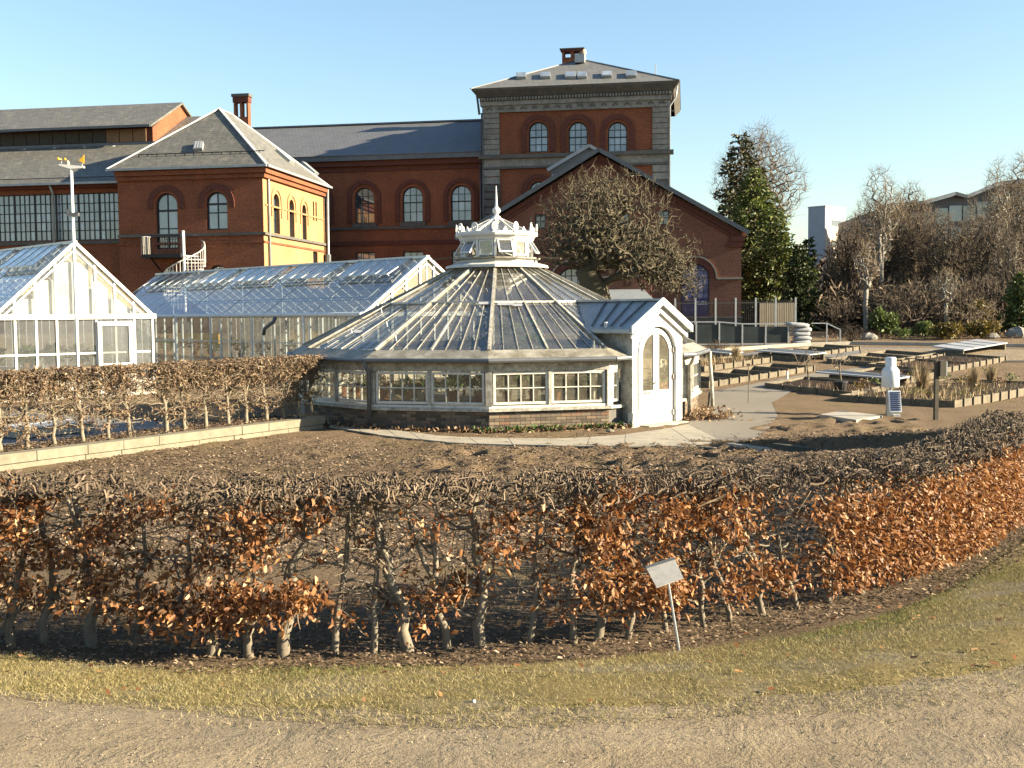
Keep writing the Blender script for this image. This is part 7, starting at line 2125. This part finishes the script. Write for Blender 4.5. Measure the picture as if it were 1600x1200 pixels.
MB().box(.047, .20, -.10, .10, hb, hh-.01).build('post_box', M['timber_dark'], wp)
MB().box(.201, .23, -.09, .09, hb+.02, hh-.03).build('box_lid', M['zinc'], wp)
q = [G(1281, 653), G(1338, 662), G(1379, 655), G(1315, 647)]
sl = MB().slab([(p.x, p.y, max(v.z for v in q)+.09) for p in q], (0, 0, 1), .16); sl.build('concrete_slab', M['concrete'], None, 'flat pale concrete slab lying on the mulch', 'slab')
c = G(1169, 631); h = P(1169, 568, c.y).z-c.z
stk = thing('thin_stake', 'thin rusty stake standing beside the tarmac path', 'stake', (c.x, c.y, c.z)); MB().tube([(0, 0, -.1), (.01, 0, h*.6), (0, 0, h)], .014, 6).build('stake_rod', M['timber'], stk); MB().box(-.05, .05, -.01, .01, h-.06, h).build('stake_tag', M['timber_dark'], stk)
c = G(1230, 595)
mk = thing('marker_peg', 'small white and red peg at the corner of the nearest bed', 'peg', (c.x, c.y, c.z)); MB().tube([(0, 0, 0), (0, 0, .33)], .035, 8).build('peg_shaft', M['white'], mk); MB().tube([(0, 0, .332), (0, 0, .37)], .036, 8).build('peg_cap', m_plain('red_paint', (.35, .06, .04)), mk)
# kerb wall retaining the right bed
kw = thing('retaining_kerb', 'dark concrete retaining kerb stepping down before the right bed', 'kerb', (K0[0], K0[1], 0), math.atan2(KD[1], KD[0]))
nk = 4
M['kerb_shade_dark'] = m_weather('shade_dark_concrete', (0.10, 0.095, 0.07), (0.035, 0.035, 0.025), 0.40, 0.70, 3.0, 0.95, 0.4)  # dark concrete, with the shade on the kerb's face put into its colour
for k in range(nk):
    MB().box(KL*k/nk+.006, KL*(k+1)/nk-.006, -.05 if KN[0]*(-KD[1]) > 0 else -.14, .14 if KN[0]*(-KD[1]) > 0 else .05, -.2, .25).build('kerb_stone', M['kerb_shade_dark'], kw)
kk = thing('kerb_corner', 'pale L shaped concrete kerb at the end of the path', 'kerb', (K0[0], K0[1], 0)); pe = G(1143, 693)
for (a, b, z) in (((0, 0), (pe.x-K0[0], pe.y-K0[1]), .13), ((-.05, -.55), (pe.x-K0[0]+.35, pe.y-K0[1]-.28), .06)):
    MB().bar((a[0], a[1], z-.10), (b[0], b[1], z-.12), .20, .24).build('kerb_stone', M['concrete'], kk)
# ------------------------------------------------------------------ label sign before the hedge
c = G(1063, 1020)
sg = thing('plant_sign', 'blank metal label plate tilted on a thin stake in front of the hedge', 'sign', (c.x, c.y, c.z))
t0_, t1_ = P(1040, 918, c.y-.02), P(1043, 905, c.y-.02)
MB().tube([(0, 0, -.03), (t1_.x-c.x, t1_.y-c.y, t1_.z-c.z)], .0075, 6).build('stake', M['steel'], sg)
cn = [P(1026, 918, c.y-.14), P(1068, 903, c.y-.08), P(1053, 870, c.y+.12), P(1008, 884, c.y+.06)]
n_ = (cn[1]-cn[0]).cross(cn[3]-cn[0]).normalized()
mb = MB().slab([p-c for p in cn], n_, .004); mb.build('plate', m_weather('dull_plate', (.36, .355, .33), (.20, .20, .19), .50, .80, 14.0, .7, .2), sg)
e0, e1 = cn[3].lerp(cn[0], .02)-c, cn[2].lerp(cn[1], .02)-c
MB().slab([e0+n_*.003, cn[3].lerp(cn[0], .14)-c+n_*.003, cn[2].lerp(cn[1], .14)-c+n_*.003, e1+n_*.003][::1], n_, .002).build('plate_band', M['zinc_dark'], sg)
# ------------------------------------------------------------------ weeds, leaves and stones round the glasshouse foot
wv_ = []
for k in (10, 11, 0, 1, 2):
    n = 420 if k != 2 else 500
    t_ = nr.uniform(0, 1, n); r_ = RW + .12 + np.abs(nr.normal(0, .16, n))
    q = np.array([tuple(facet(k, a, b, 0)) for a, b in zip(t_, r_)])
    m_ = np.ones(n, bool)
    if k == PORCH: m_ = (t_ < .15) | (t_ > .85)
    q = q[m_] + np.array((RC.x, RC.y, .02)); q[:,2] += nr.uniform(0, .05, len(q))
    wv_.append(q)
wv_ = np.concatenate(wv_)
leaf_obj('leaf_litter', leaf_faces(wv_, .09, nr, ratio=.6), M['leaf_hornbeam'], None, 'dry leaves blown against the glasshouse plinth', 'leaves', 'stuff')
g_ = G(1105, 655); q = np.stack([nr.normal(g_.x, .32, 500), nr.normal(g_.y, .35, 500), np.abs(nr.normal(0, .08, 500))+.02], -1)
leaf_obj('leaf_pile', leaf_faces(q, .09, nr, ratio=.6), M['leaf_hornbeam'], None, 'heap of dead leaves right of the porch door', 'leaves', 'stuff')
wd = wv_[nr.uniform(0, 1, len(wv_)) < .30]; wd = wd[(wd[:,0] > RC.x-.5) & (wd[:,0] < RC.x+3.4)]
leaf_obj('weeds', leaf_faces(np.repeat(wd, 3, 0), .09, nr, out=np.tile(np.array((0, 0, 1.0)), (len(wd)*3, 1)), ratio=.4), M['leaf_pot'], None, 'green weeds along the sunny glasshouse plinth', 'weeds', 'stuff')
for k, (px_, py_, s_, lab) in enumerate(((953, 677, .10, 'pale stone lying left of the porch'), (972, 668, .13, 'dark stone against the plinth left of the porch'))):
    g_ = G(px_, py_); mb = MB(); mb.lathe([(.02, 0), (s_, .2*s_), (s_*.9, s_*.5), (.02, s_*.8)], 8)
    mb.build('loose_stone', M['stoneblock'] if k == 0 else M['stone_dark'], None, lab, 'stone', loc=(g_.x, g_.y, g_.z+.02))
